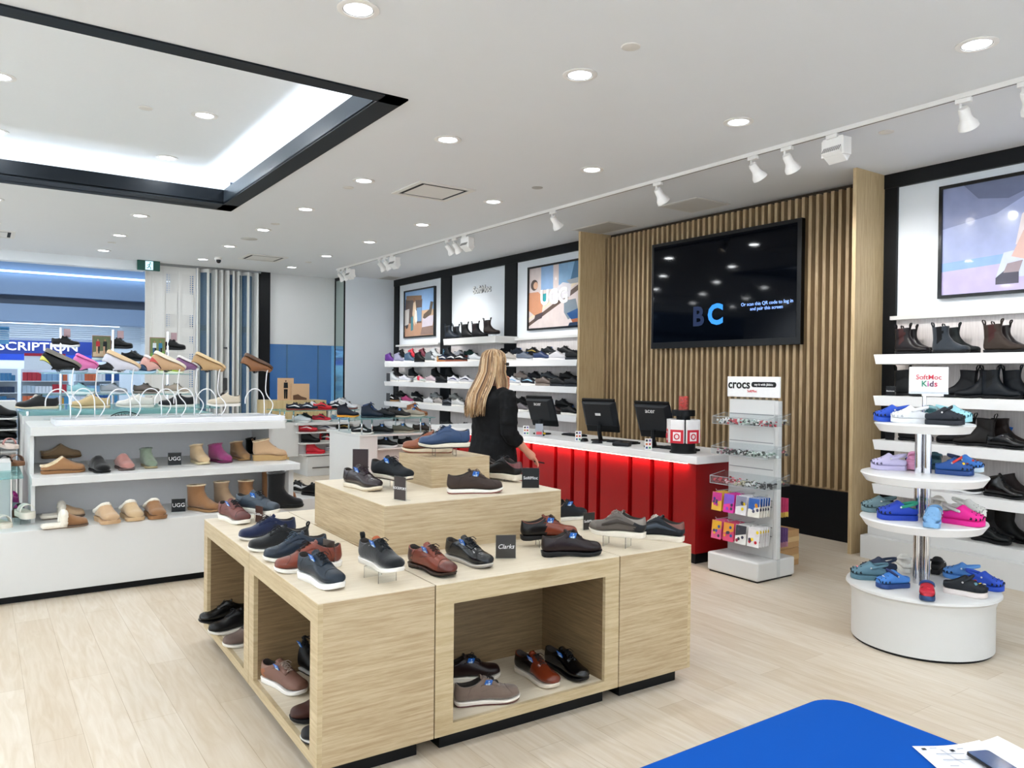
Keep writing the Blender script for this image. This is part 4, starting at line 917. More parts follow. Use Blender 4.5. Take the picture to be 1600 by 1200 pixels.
cl('white foam clog behind the hot pink clog', 5.020,2.272,-95.5, Z1, col='E4E4DE', dots='9A9C98')
cl('navy foam clog behind the grey-green clog on the base', 4.663,2.668,140.0, Z0, col='1C2C48', strap='1C2C48', L=.21)
cl('grey-green foam clog with pink badge on the base', 4.493,2.632,125.5, Z0, col='587C8C', charm=['E88A90'], L=.21)
cl('sky and navy foam clog with star strap on the base', 4.434,2.450,154.1, Z0, col='3E7CC8', strap='1C2E60', rim='20407C', charm=['E8E8F0'], fwd=True)
cl('white foam clog seen from behind on the base', 4.911,2.644,38.5, Z0, col='E8E6E0', dots='9A9C9C')
cl('black foam clog beside the chrome column on the base', 5.073,2.502,16.4, Z0, col='0A0C10', L=.19)
cl('red glitter foam clog with navy strap, front of the base', 4.391,2.230,-150.9, Z0, col='C01E34', strap='1E3E78', rim='20406E', pr='C01E34', fwd=True, L=.19, charm=['E84050', '8A1024'])
cl('light blue foam clog with open heel on the base', 4.981,2.322,105.2, Z0, col='4E88CE', strap='5E98D8', L=.2)
cl('black clog with yellow and white print on the base', 4.631,2.136,-73.0, Z0, col='1E2228', rim='E6DCD8', strap='1E2228', fwd=True, charm=['F2D020', '5A8A9A', 'F0F0F0', 'C03030'], L=.22)
cl('royal blue foam clog at the outer edge of the base', 4.870,2.140,-78.1, Z0, col='1C48B8', L=.2)

# ---------------------------------------------------------------- sneaker wall
def wall_row(z, items, x, yaw, where, far, nm, group, toe=-1):
    if 'back' in where:
        o = MB().box(6.7, 7.9, z + .072, 6.9, 13.6, z + .075, ACRYL).box(6.7, 7.9, z, 6.703, 13.6, z + .075, ACRYL).box(6.897, 7.9, z, 6.9, 13.6, z + .075, ACRYL).build('acrylic_step'); tag(o, 'long clear step raising the rear shoes, ' + where.split(',')[0], 'stand'); z += .075
    n = len(items); ORD = ['first', 'second', 'third', 'fourth', 'fifth', 'sixth', 'seventh', 'eighth', 'ninth', 'tenth', 'eleventh', 'twelfth', 'thirteenth', 'fourteenth', 'fifteenth', 'sixteenth', 'seventeenth', 'eighteenth']
    for i, it in enumerate(items):
        y, desc, k = it[0], it[1], dict(it[2])
        yw = k.pop('yaw', yaw); kind = k.pop('kind', nm); x_ = x + k.pop('dx', 0)
        lab = '%s, %s from %s, %s' % (desc, ORD[i], far, where)
        lv = dict(det=1, tagc=0, L=.315, T=.034, Wk=1.05, laces=3); lv.update(k)
        shoe(kind, lab, 'boot' if 'boot' in kind else 'shoe', (x_, y, z), yw, group=group, **lv)
D = dict
HT = dict(rows=MID)
wall_row(1.79, [
 (13.64, 'purple high-top', D(rows=MID, up='6E3A9A', sole='F4F4F4')), (13.26, 'lilac grey high-top', D(rows=MID, up='9C9CB8', sole='F4F4F4')), (12.81, 'slate blue high-top', D(rows=MID, up='46607C', sole='F4F4F4')),
 (12.41, 'all-black knit trainer', D(rows=MID, up='0A0C10', sole='0A0C10', laces=0)), (12.00, 'grey and white high-top', D(rows=MID, up='6A7478', zone={'toe': 'E8E8E8', 'vamp': 'D8DCE0'})), (11.57, 'navy sneaker with yellow heel', D(up='182A4A', zone={'heel': 'D8A040'}, stripe='F0F0F0', sole='B07040')),
 (11.27, 'navy sneaker with white stripe', D(up='141E38', stripe='F4F4F4', sole='8A4A34')), (10.99, 'white-striped black sneaker', D(up='0E1220', stripe='F4F4F4', sole='8A4A34')), (10.55, 'white sneaker with grey panels', D(up='E4E8EC', zone={'heel': '6A7888'})),
 (10.08, 'white running shoe', D(up='E8E8EA')), (9.57, 'pale grey knit runner', D(up='B0AAA4', sole='C8C4BE')), (9.18, 'grey-blue knit runner', D(up='5E6878', sole='D8D8DA', tagc=1)), (8.76, 'royal navy knit runner', D(up='17305E', sole='F2F2F4')),
 (8.39, 'white trainer with black topline', D(up='E8E6EA', zone={'collar': '14161E'}, sole='F0EEF2')), (8.03, 'charcoal walking shoe', D(up='22262E', sole='30343C', tagc=1))],
 6.58, -72, 'top long shelf, front row', 'the pier', 'sneaker', 'sneakers on the long wall shelves')
wall_row(1.79, [
 (13.56, 'black high-top', D(rows=MID, up='0C1014', sole='F4F4F4')), (13.13, 'bright red high-top', D(rows=MID, up='E02840', sole='F4F4F4')), (12.70, 'burgundy high-top', D(rows=MID, up='7A2038', sole='F4F4F4')), (12.26, 'white high-top', D(rows=MID, up='DDE2E4', sole='F4F4F4')),
 (11.78, 'navy and blue high sneaker', D(rows=MID, up='12202E', zone={'heel': '6AA0C0'}, sole='F0F0F0')), (11.40, 'white court sneaker', D(up='DCDCE4')), (11.07, 'dark green suede sneaker', D(up='14403A', zone={'heel': '18243E'}, sole='8A4034')), (10.09, 'black trainer', D(up='16181E')),
 (9.67, 'navy trainer with blue tag', D(up='16243A', tagc=1)), (9.27, 'black trainer with gold lines', D(up='15161A', stripe='A89048', sole='15161A')), (8.89, 'navy trainer by a ticket', D(up='1A2430', tagc=1)), (8.51, 'black lightweight trainer', D(up='14161C', sole='D0D0D4'))],
 6.80, -80, 'top long shelf, back row', 'the pier', 'sneaker', 'sneakers on the long wall shelves')
wall_row(1.43, [
 (13.50, 'white low sneaker', D(up='E6EAEE', rows=MID)), (13.02, 'white leather trainer', D(up='E4E6F0')), (12.43, 'mint and coral trainer', D(up='D8E4DE', zone={'mid': 'E83050', 'collar': '101216', 'vamp': 'E8A0B0'})),
 (11.98, 'pale pink trainer', D(up='D8C4CC')), (11.61, 'black trainer with black sole', D(up='12161C', sole='15191F')), (11.20, 'white sneaker with purple flash', D(up='E4E4EC', stripe='3A3068')), (10.81, 'white sneaker with navy flash', D(up='E4E4EC', stripe='1A2440')), (10.19, 'plain white sneaker', D(up='E8E8EA')),
 (9.47, 'ice blue and white trainer', D(up='E4E8F0', stripe='90B8D8')), (9.06, 'navy and white trainer', D(up='20283A', zone={'toe': 'D8E0EA'}, stripe='A0C8E0')), (8.70, 'taupe trainer', D(up='6E6058', sole='8A7E74')), (8.36, 'dark grey trainer', D(up='1E2228', sole='2A2E34')), (8.04, 'charcoal slip-on with blue ticket', D(up='20262E', sole='20262E', tagc=1))],
 6.58, -72, 'second long shelf, front row', 'the pier', 'sneaker', 'sneakers on the long wall shelves')
wall_row(1.43, [
 (13.81, 'black laced high boot-sneaker', D(rows=MID, up='22181C', sole='E8D8D8')), (13.11, 'black laced high-top', D(rows=MID, up='1A2026', sole='F0E4E4')), (12.21, 'rounded black trainer', D(up='060709', sole='060709', rows=MID, laces=0)), (11.69, 'dark trainer', D(up='101418', sole='101418', rows=MID)),
 (9.58, 'beige trainer', D(up='A89890', rows=LOW)), (9.21, 'black and grey trainer', D(up='20202A')), (8.89, 'grey trainer with pale sole', D(up='4A5058', sole='B8B0AC')), (8.45, 'black trainer', D(up='101318', sole='101318'))],
 6.80, -80, 'second long shelf, back row', 'the pier', 'sneaker', 'sneakers on the long wall shelves')
wall_row(1.045, [
 (13.56, 'black and white sneaker', D(up='14161A', stripe='F0F0F0', sole='A87848')), (12.94, 'rose and black trainer', D(up='B03870', zone={'heel': '101216'}, sole='F0F0F2')), (12.43, 'black trainer with white sole', D(up='101216')), (12.05, 'white leather sneaker', D(up='E8E8EA')), (11.70, 'taupe and white sneaker', D(up='B0A8A4', zone={'heel': '6A605C'})),
 (11.37, 'dark patterned trainer', D(up='30343C', stripe='70747C', sole='30343C')), (11.06, 'white laced chunky trainer', D(up='DCDCDC')), (10.65, 'dark grey chunky trainer', D(up='2A2E34')),
 (9.26, 'grey trainer with black collar', D(up='6A6468', zone={'collar': '121418'})), (8.80, 'dark walking shoe', D(up='1A1C22')), (8.46, 'dark brown walking shoe', D(up='3A2424', sole='2A2020')), (8.11, 'blue-ticketed black shoe', D(up='101218', tagc=1))],
 6.58, -72, 'third long shelf, front row', 'the pier', 'sneaker', 'sneakers on the long wall shelves')
wall_row(1.045, [
 (13.64, 'black low trainer', D(up='0E1014', sole='0E1014')), (12.98, 'black trainer with white sole', D(up='0E1014')), (12.24, 'grey trainer', D(up='A0A4A4')), (11.55, 'silver laced trainer', D(up='A8ACA8')), (9.53, 'black smooth trainer', D(up='0A0C10', sole='0A0C10')), (8.54, 'black low shoe', D(up='0E1014', sole='0E1014'))],
 6.80, -80, 'third long shelf, back row', 'the pier', 'sneaker', 'sneakers on the long wall shelves')
wall_row(.66, [(11.42, 'charcoal trainer', D(up='2E3238', sole='70747A')), (10.87, 'black and white trainer', D(up='16181C', stripe='E0E0E0')), (10.40, 'grey trainer', D(up='80848A'))], 6.6, -60, 'lowest long shelf', 'the pier', 'sneaker', 'sneakers on the long wall shelves')
# boots on the centre ledge
for px, x, c_, e_, lab, dz in ((707, 6.6, '26303E', '10141C', 'navy elastic-sided boot nearest the pier on the short shelf', 0), (719, 6.78, '363C44', '16181C', 'grey elastic-sided boot at the back of the short shelf', 0), (733, 6.6, '101114', '08090B', 'black elastic-sided boot in the middle of the short shelf', 0), (750, 6.62, '1A1C26', '3A1A24', 'dark blue boot with maroon elastic on the short shelf', 0), (768, 6.74, '463A36', '2A1618', 'brown elastic-sided boot on a clear stand, short shelf', .05)):
    y = {707: 11.34, 719: 11.39, 733: 10.80, 750: 10.50, 768: 10.34}[px]
    if dz: riser(x, y, 2.175, -66, dz, label='clear stand under the brown boot on the short shelf')
    shoe('chelsea_boot', lab, 'boot', (x, y, 2.175 + dz), -66, rows=BOOT, up=c_, zone={'elastic': e_}, sole='15161A', T=.022, laces=0, tongue=False, loop=True, det=1, group='elastic-sided boots on the wall shelves')
# boot wall
GB = 'boots on the boot wall shelves'
def bw(label, y, x, z, yaw=-97, **k):
    d = dict(det=2, rows=BOOT, T=.024, laces=0, tongue=False, sole='101114', L=.3, rough=.5, heel=.008); d.update(k)
    nm = d.pop('name', 'chelsea_boot')
    shoe(nm, label, 'boot' if 'boot' in nm else 'shoe', (x, y, z), yaw, group=GB, **d)
bw('dark brown elastic-sided boot with maroon panel, front of first pair', 3.50, 6.58, 1.79, up='2A2226', zone={'elastic': '4A1E1C'}, loop=True, rough=.3)
bw('dark brown elastic-sided boot behind, rear of first pair', 3.55, 6.78, 1.79, up='221C20', zone={'elastic': '14100F'}, loop=True, rough=.3)
bw('blue-grey suede elastic-sided boot, front of second pair', 3.18, 6.58, 1.79, up='39424C', zone={'elastic': '12141A'}, loop='back', rough=.85)
bw('dark green-grey elastic-sided boot, rear of second pair', 3.19, 6.78, 1.79, up='1F2A2C', zone={'elastic': '1A2022'}, loop=True, rough=.6)
bw('rustic brown elastic-sided boot with maroon panel, topmost boot shelf', 2.78, 6.58, 1.79, up='43352C', zone={'elastic': '4A1E1C'}, loop=True, rough=.6)
bw('dark brown elastic-sided boot behind the rustic brown one', 2.80, 6.78, 1.79, up='241A1A', loop=True, rough=.3)
bw('black elastic-sided boot peeping out behind the kids sign', 3.51, 6.6, 1.43, up='16191C', loop=True)
bw('black boot facing the oak panel, second boot shelf', 3.14, 6.62, 1.43, yaw=88, up='12151E', loop='back')
bw('blue-black boot turned outwards, second boot shelf', 2.98, 6.58, 1.43, yaw=125, up='161E28', loop='back')
bw('navy work boot with white triangle mark, second boot shelf', 2.79, 6.58, 1.43, up='18222E', zone={'elastic': '0A0C10'}, loop=True)
bw('navy work boot at the frame end of the second boot shelf', 2.67, 6.66, 1.43, up='141C28', loop=True)
bw('low black shoe behind the chrome column, third boot shelf', 3.47, 6.6, 1.045, rows=LOW, up='121318', name='slip_on_shoe')
bw('black boot facing the oak panel, third boot shelf', 3.17, 6.66, 1.045, yaw=88, up='16161A', loop='back')
bw('dark brown boot turned outwards, third boot shelf', 3.00, 6.6, 1.045, yaw=95, up='241F20', loop='back')
bw('brown ankle boot with blue ticket behind the stitched shoe', 2.80, 6.78, 1.045, up='2E1A14', tagc=1)
bw('black leather shoe with yellow welt stitching, third boot shelf', 2.74, 6.57, 1.045, rows=LOW, up='0B0F14', name='lace_up_shoe', laces=4, rough=.2, cap=True, lace='0B0F14')
bw('tan shoe mostly hidden behind the second tier', 3.52, 6.6, .66, rows=LOW, up='8A5A44', name='slip_on_shoe')
bw('taupe shoe beyond the chrome column, fourth boot shelf', 3.26, 6.7, .66, rows=LOW, up='8A7468', sole='9A8478', name='slip_on_shoe')
bw('black shoe with white sole, fourth boot shelf', 3.07, 6.6, .66, rows=LOW, up='14161A', sole='E8E8EA', name='sneaker')
bw('black laced ankle boot with pale ticket, fourth boot shelf', 2.76, 6.58, .66, rows=MID, up='07080B', laces=4, tongue=True, cap=True, rough=.2, name='lace_up_boot')
bw('brown lined boot behind the laced ankle boot', 2.75, 6.78, .66, rows=MID, up='3A2A2A', name='lace_up_boot')
bw('long black shoe under the third tier on the plinth', 3.57, 6.62, .29, rows=LOW, up='0C0D10', name='slip_on_shoe')
bw('black shoe beyond the chrome column on the plinth', 3.28, 6.66, .29, rows=LOW, up='0C0D10', name='slip_on_shoe')
bw('small black shoe on the plinth under the boots', 3.09, 6.7, .29, rows=LOW, up='0C0D10', name='slip_on_shoe')
bw('black non-slip work shoe at the front of the plinth', 2.86, 6.6, .29, rows=LOW, up='0E151A', laces=4, tongue=True, rough=.3, name='lace_up_shoe', T=.034)
bw('tall black boot with ticket behind the work shoe', 2.89, 6.8, .29, rows=UGGT, up='07080A', name='tall_boot')
bw('tall black boot beside the ticketed one on the plinth', 2.77, 6.8, .29, rows=UGGT, up='090A0C', name='tall_boot')
for y, z, wr, lab in ((3.65, 1.43, 'Blundstone', 'small black brand tile on the second boot shelf'), (3.65, 1.045, '', 'small black brand tile on the third boot shelf')):
    acrylic_sign((6.52, y), z, -90, .085, .085, lab, wr, '101114', .016)
for z, wr, lab in ((1.43, '', 'small grey brand tile at the pier end of the second long shelf'), (1.045, '', 'small grey brand tile at the pier end of the third long shelf')):
    acrylic_sign((6.5, 13.6), z, -70, .1, .16, lab, wr, '4A4C50', .02)
# ---------------------------------------------------------------- the woman at the cash desk
def ellipsoid(mb, c, r, m, n=16, k=10, rot=None):
    vs = []
    for i in range(k + 1):
        a = PI * i / k
        for j in range(n): 
            b = 2 * PI * j / n; v = Vector((r[0] * math.sin(a) * math.cos(b), r[1] * math.sin(a) * math.sin(b), r[2] * math.cos(a)))
            if rot: v = rot @ v
            vs.append(v + Vector(c))
    return mb.add(vs, [(i * n + j, (i + 1) * n + j, (i + 1) * n + (j + 1) % n, i * n + (j + 1) % n) for i in range(k) for j in range(n)], m)
wx, wy = 3.335, 5.075; wyaw = R(-34.65 + 1 + 34)
wo = thing('person', 'woman in black blazer with long blonde hair standing at the cash desk', 'person', (wx, wy, 0), wyaw)
SK = mat('D99A80', .5, var=.05, scale=20, spec=.4); JK = mat('08090C', .85, var=.25, scale=60, bump=.2, spec=.25)
b = MB()
b.tube([(-.005, 0, .9), (-.01, 0, 1.0), (0, 0, 1.2), (-.01, 0, 1.38), (-.01, 0, 1.46)], .1, SK, n=16, rr=[.13, .135, .12, .13, .07])
b.tube([(-.01, 0, 1.44), (.0, 0, 1.5), (.012, 0, 1.58)], .05, SK, n=14)
ellipsoid(b, (.005, 0, 1.665), (.093, .073, .105), SK); ellipsoid(b, (.035, 0, 1.605), (.062, .055, .06), SK)
ellipsoid(b, (.1, 0, 1.625), (.018, .012, .02), SK); ellipsoid(b, (.09, 0, 1.65), (.012, .009, .028), SK)
ellipsoid(b, (.088, 0, 1.588), (.014, .024, .011), SK); ellipsoid(b, (.08, 0, 1.565), (.02, .022, .018), SK)
for s_ in (-1, 1): ellipsoid(b, (0, s_ * .074, 1.64), (.02, .008, .03), SK); ellipsoid(b, (.078, s_ * .03, 1.655), (.012, .016, .012), SK)
# arms: near arm hangs with bent elbow, far hand raised to the chin
b.tube([(-.01, -.1, 1.43), (0, -.18, 1.42), (-.015, -.225, 1.28), (-.02, -.235, 1.15), (.09, -.225, 1.055), (.175, -.21, .985)], .04, SK, n=12, rr=[.06, .052, .045, .04, .036, .025])
b.tube([(-.01, .1, 1.43), (0, .18, 1.42), (.03, .215, 1.28), (.06, .2, 1.17), (.13, .11, 1.33), (.155, .06, 1.46)], .04, SK, n=12, rr=[.06, .05, .045, .04, .034, .025])
# near hand: palm, thumb, four unequal curled fingers
b.tube([(.165, -.212, .993), (.2, -.207, .965), (.235, -.203, .94)], .03, SK, n=12, rr=[.026, .033, .032])
for k, (dy, l) in enumerate(((.026, .066), (.009, .074), (-.009, .07), (-.026, .056))):
    y = -.203 + dy
    b.tube([(.228, y, .945), (.228 + l * .45, y * 1.0, .925 - .004 * k), (.228 + l * .72, y, .9 - .006 * k), (.228 + l * .74, y, .876 - .006 * k)], .0088, SK, n=8, rr=[.0105, .0095, .0088, .0076])
b.tube([(.195, -.178, .97), (.222, -.162, .948), (.25, -.168, .925), (.262, -.178, .907)], .011, SK, n=8, rr=[.014, .012, .0105, .0085])
# far hand
b.tube([(.155, .06, 1.46), (.145, .04, 1.5), (.13, .025, 1.53)], .028, SK, n=10, rr=[.024, .03, .028])
for k, l in enumerate((.06, .068, .064, .05)):
    y = .05 - .018 * k; b.tube([(.135, y, 1.525), (.132, y - .012, 1.525 + l * .6), (.12, y - .022, 1.52 + l * .75)], .0085, SK, n=8, rr=[.01, .009, .0075])
b.tube([(.14, .055, 1.5), (.12, .07, 1.53), (.105, .062, 1.55)], .01, SK, n=8)
for s_ in (-1, 1):
    b.tube([(-.005, s_ * .085, .95), (0, s_ * .1, .8), (.01, s_ * .1, .5), (-.02, s_ * .1, .28), (-.03, s_ * .1, .1)], .07, SK, n=14, rr=[.1, .095, .06, .055, .04])
    b.tube([(-.05, s_ * .1, .06), (.04, s_ * .105, .05), (.13, s_ * .115, .03)], .035, SK, n=10, rr=[.034, .036, .026])
bd = b.build('body', wo, smooth=True)
md = bd.modifiers.new('remesh', 'REMESH'); md.mode = 'VOXEL'; md.voxel_size = .006; md.use_smooth_shade = True
md = bd.modifiers.new('smooth', 'SMOOTH'); md.iterations = 4; md.factor = .5
# blazer
def loft(mb, levels, m, n=28, wob=.004, seed=1):
    rnd = random.Random(seed); vs = []
    for cx, cy, z, ax, ay in levels:
        for k in range(n):
            a = 2 * PI * k / n; q = 1 + wob * 6 * math.sin(3 * a + z * 23) * math.sin(z * 31 + a)
            vs.append((cx + math.copysign(abs(math.cos(a)) ** .85, math.cos(a)) * ax * q, cy + math.copysign(abs(math.sin(a)) ** .85, math.sin(a)) * ay * q, z))
    return mb.add(vs, [(i * n + k, i * n + (k + 1) % n, (i + 1) * n + (k + 1) % n, (i + 1) * n + k) for i in range(len(levels) - 1) for k in range(n)] + [tuple(range(n))[::-1], tuple((len(levels) - 1) * n + k for k in range(n))], m)
j = MB()
loft(j, [(-.01, 0, .865, .165, .225), (-.01, 0, .93, .168, .222), (-.008, 0, 1.02, .155, .205), (-.005, 0, 1.12, .14, .19), (-.005, 0, 1.22, .142, .19), (-.01, 0, 1.32, .148, .2), (-.012, 0, 1.4, .135, .2), (-.012, 0, 1.445, .105, .165), (-.01, 0, 1.49, .07, .09)], JK)
for s_, pts in ((-1, [(-.01, -.12, 1.41), (-.005, -.185, 1.405), (-.015, -.225, 1.32), (-.022, -.243, 1.22), (-.02, -.243, 1.14), (.03, -.236, 1.095), (.075, -.23, 1.062)]), (1, [(-.01, .12, 1.41), (-.005, .185, 1.405), (.01, .215, 1.3), (.045, .21, 1.19), (.09, .155, 1.25), (.12, .12, 1.31)])):
    q = []
    for i in range(len(pts) - 1):
        for u in (0, .33, .66): q.append(tuple(pts[i][c_] * (1 - u) + pts[i + 1][c_] * u for c_ in range(3)))
    q.append(pts[-1]); K = len(q)
    j.tube(q, .07, JK, n=16, rr=[(.078 - .024 * min(1, i / K * 1.3)) * (1 + .055 * math.sin(i * 2.3)) for i in range(K)])
jo = j.build('blazer', wo, smooth=True); jo['label'] = 'black blazer with pushed-up sleeves'
md = jo.modifiers.new('remesh', 'REMESH'); md.mode = 'VOXEL'; md.voxel_size = .009; md.use_smooth_shade = True
md = jo.modifiers.new('smooth', 'SMOOTH'); md.iterations = 3; md.factor = .5
tx = bpy.data.textures.new('folds', 'CLOUDS'); tx.noise_scale = .09
md = jo.modifiers.new('folds', 'DISPLACE'); md.texture = tx; md.strength = .022; md.mid_level = .45
p = MB()
for s_ in (-1, 1): p.tube([(-.005, s_ * .085, .93), (0, s_ * .1, .8), (.01, s_ * .1, .5), (-.015, s_ * .1, .3), (-.02, s_ * .1, .1)], .08, JK, n=16, rr=[.115, .11, .085, .085, .085])
part(p, 'trousers', wo, 'black trousers', smooth=True)
p = MB()
for s_ in (-1, 1): p.tube([(-.06, s_ * .1, .045), (.04, s_ * .105, .045), (.16, s_ * .115, .03)], .04, BLACK, n=12, rr=[.042, .044, .03])
part(p, 'shoe', wo, 'black shoes', smooth=True)
HM = bpy.data.materials.new('blonde_hair'); HM.use_nodes = True
nt = HM.node_tree; bs = nt.nodes['Principled BSDF']; tc = nt.nodes.new('ShaderNodeTexCoord'); mp = nt.nodes.new('ShaderNodeMapping'); mp.inputs['Scale'].default_value = (60, 60, 3)
nz = nt.nodes.new('ShaderNodeTexNoise'); nz.inputs['Scale'].default_value = 1.2; cr = nt.nodes.new('ShaderNodeValToRGB')
cr.color_ramp.elements[0].position = .36; cr.color_ramp.elements[0].color = srgb('6A4A30'); cr.color_ramp.elements[1].position = .62; cr.color_ramp.elements[1].color = srgb('D9BB94')
nt.links.new(tc.outputs['Object'], mp.inputs['Vector']); nt.links.new(mp.outputs['Vector'], nz.inputs['Vector']); nt.links.new(nz.outputs['Fac'], cr.inputs['Fac']); nt.links.new(cr.outputs['Color'], bs.inputs['Base Color']); bs.inputs['Roughness'].default_value = .42
h = MB(); rnd = random.Random(3)
ellipsoid(h, (-.008, 0, 1.675), (.098, .08, .105), HM, n=24, k=14)
HS = [HM, mat('5E422C', .4, var=.2), mat('B08A60', .4, var=.2), mat('DCC4A0', .4, var=.15), mat('8A6644', .4, var=.2)]
for i in range(620):
    a = rnd.uniform(.62, 2 * PI - .62)       # angle about the vertical, 0 = the face
    st = rnd.uniform(.0, 1)
    ca, sa = math.cos(a), math.sin(a); back = max(0, -ca)
    top = Vector((-.008 + .03 * ca * st, .03 * sa * st, 1.782 - .006 * st)); rt = rnd.uniform(.96, 1.1)
    p1 = Vector((-.008 + .099 * ca * rt, .083 * sa * rt, 1.69)); p2 = Vector((-.018 + .1 * ca * rt, .09 * sa * rt, 1.6))
    zend = 1.30 - .03 * back + rnd.uniform(-.03, .05) + .08 * max(0, ca)
    L3 = Vector((-.04 + .105 * ca * rt - .03 * back, .1 * sa * rt, 1.5)); L4 = Vector((-.1 + .085 * ca * rt - .04 * back, .112 * sa * rt, 1.41)); L5 = Vector((-.13 + .07 * ca * rt - .04 * back, .115 * sa * rt + rnd.uniform(-.01, .01), zend))
    if sa < -.2 and ca > -.3: L3.x += .04; L4 = Vector((-.03 + .05 * ca, -.12, 1.43)); L5 = Vector((-.06 + .03 * ca, -.15, 1.36))
    pts = catmull([top, (top + p1) / 2 + Vector((.018 * ca, .016 * sa, .02)), p1, p2, L3, L4, L5], 11)
    h.tube(pts, .004, HS[rnd.choice((0, 1, 2, 2, 3, 3, 4))], n=4, rr=[.003, .0045, .005, .005, .005, .005, .005, .0046, .004, .0032, .0012])
hair = part(h, 'hair', wo, 'long straight blonde hair', smooth=True)
part(MB().box(.07, -.07, 1.65, .095, .07, 1.675, BLACKG).box(-.01, -.081, 1.66, .09, -.075, 1.668, BLACKG), 'glasses', wo, 'dark-rimmed glasses', bevel=.003)
pe = MB().tube([(.25, -.2, .905), (.34, -.215, .885)], .0055, BLACK, n=8); o = pe.build('pen'); o.matrix_world = Matrix.Translation((wx, wy, 0)) @ Matrix.Rotation(wyaw, 4, 'Z'); tag(o, 'black pen held between the fingers of the woman', 'pen')

# ---------------------------------------------------------------- charm kiosk
KX, KY = 5.13, 4.0
kk = thing('charm_kiosk', 'white slatwall kiosk for clog charms with black lettering on top', 'display stand', (KX, KY, 0))
part(bx(4.9, 3.765, .012, 5.36, 4.262, .158, WHITE), 'base_box', kk, world=True, bevel=.014, seg=3)
part(bx(4.915, 3.78, 0, 5.345, 4.25, .012, BLACK), 'toe_kick', kk, world=True)
c = MB().box(5.115, 3.79, .158, 5.16, 4.235, 1.4, WHITE)
part(c, 'slat_panel', kk, world=True, bevel=.004)
c = MB()
for z in (1.28, 1.19, 1.06, .97, .85, .72, .61, .56, .4, .33): c.box(5.1125, 3.8, z, 5.1155, 4.225, z + .006, mat('8A8A8C', .5))
part(c, 'groove', kk, 'grey slat grooves', world=True)
part(bx(5.11, 3.758, .158, 5.165, 3.785, 1.395, WHITE), 'edge_post', kk, world=True, bevel=.003)
part(bx(5.125, 3.748, .0, 5.15, 3.76, 1.39, ACRYL), 'edge_strip', kk, world=True)
part(bx(5.17, 3.79, .158, 5.18, 4.235, 1.36, BLACK), 'rear_panel', kk, world=True)
so = bx(5.105, 3.745, 1.42, 5.125, 4.25, 1.585, mat('F8F8F8', .4)).build('header_sign', kk, world=True, bevel=.003)
part(bx(5.112, 3.8, 1.395, 5.12, 4.2, 1.42, ACRYL), 'sign_clip', kk, world=True)
text('crocs', .1, mat('16181A', .4), so, loc=(5.103, 4.135, 1.515), rot=FACE_X, bold=.0022, world=False, depth=.001); so.children[0].location = Vector((5.1035, 4.13, 1.52)) - kk.location - so.location
c = MB(); pts = [(4.0 + s_ * .0 - (.115 * math.cos(a) if abs(math.cos(a)) > 1e-9 else 0), 1.52 + .021 * math.sin(a)) for s_ in (0,) for a in [2 * PI * q / 28 for q in range(28)]]
pts = [(3.89 + math.copysign(.098, math.cos(a)) + .02 * math.cos(a), 1.522 + .021 * math.sin(a)) for a in [2 * PI * q / 28 + .01 for q in range(28)]]
c.add([(5.104, y, z) for y, z in pts] + [(5.1055, y, z) for y, z in pts], [tuple(range(28)), tuple(range(28, 56))[::-1]], mat('15171A', .4)); part(c, 'pill_label', kk, 'black rounded label', world=True)
text('say it with jibbitz', .026, mat('F4F4F4', .4), kk, loc=(5.1025, 3.89, 1.522), rot=FACE_X)
text('SoftMoc', .028, mat('D22B35', .4), kk, loc=(5.1035, 4.0, 1.468), rot=FACE_X)
def tray(x0, x1, z, tone, lab, y0=3.72, y1=4.27):
    t = thing('charm_tray', lab, 'tray', ((x0 + x1) / 2, (y0 + y1) / 2, z), 0, 'clear trays on the kiosk'); e = .003
    c = MB().box(x0, y0, z, x1, y1, z + e, ACRYL).box(x0, y0, z, x0 + e, y1, z + .06, ACRYL).box(x1 - e, y0, z, x1, y1, z + .09, ACRYL).box(x0, y0, z, x1, y0 + e, z + .07, ACRYL).box(x0, y1 - e, z, x1, y1, z + .07, ACRYL)
    part(c, 'acrylic_tray', t, world=True)
    c = MB(); ed = mat('B4B8BC', .2)
    for a, b_ in (((x0, y0, z + .06), (x0, y1, z + .06)), ((x0, y0, z + .06), (x1, y0, z + .09)), ((x0, y1, z + .06), (x1, y1, z + .09)), ((x0, y0, z), (x0, y0, z + .06)), ((x0, y1, z), (x0, y1, z + .06)), ((x0, y0, z), (x0, y1, z)), ((x0, (y0 + y1) / 2, z), (x0, (y0 + y1) / 2, z + .06))): c.tube([a, b_], .0022, ed, n=4)
    part(c, 'polished_edge', t, world=True)
    c = MB(); rnd = random.Random(int(z * 100)); n_ = 190
    for q in range(n_):
        u = rnd.random(); y = y1 - .015 - u * (y1 - y0 - .03); x = rnd.uniform(x0 + .012, x1 - .012); hh = rnd.uniform(.006, .04)
        cc = tone[min(len(tone) - 1, int(u * len(tone)))]; mm = mat(rnd.choice(cc), .4); r = rnd.uniform(.007, .013)
        M_ = Matrix.Translation((x, y, z + hh)) @ Matrix.Rotation(rnd.uniform(0, 6), 4, Vector((rnd.random(), rnd.random(), 1)))
        c.lathe([(.001, .004), (r, .003), (r, -.003), (.001, -.004)], mm, n=7, M=M_)
    o = c.build('loose_charms', smooth=False); tag(o, 'loose clog charms heaped in the %s' % lab, 'charms', None, 'stuff')
    return t
RD, WB, MX, GN = ['C8203A', 'E04858', '8A1A2A'], ['F0F0F0', '15161A', '90A8A0', 'F4F4F4'], ['E8E8E4', '2A2C30', 'C8203A', 'D8C8A0'], ['B8D0C4', 'E8F0EC', '90A89C', '3A4A44']
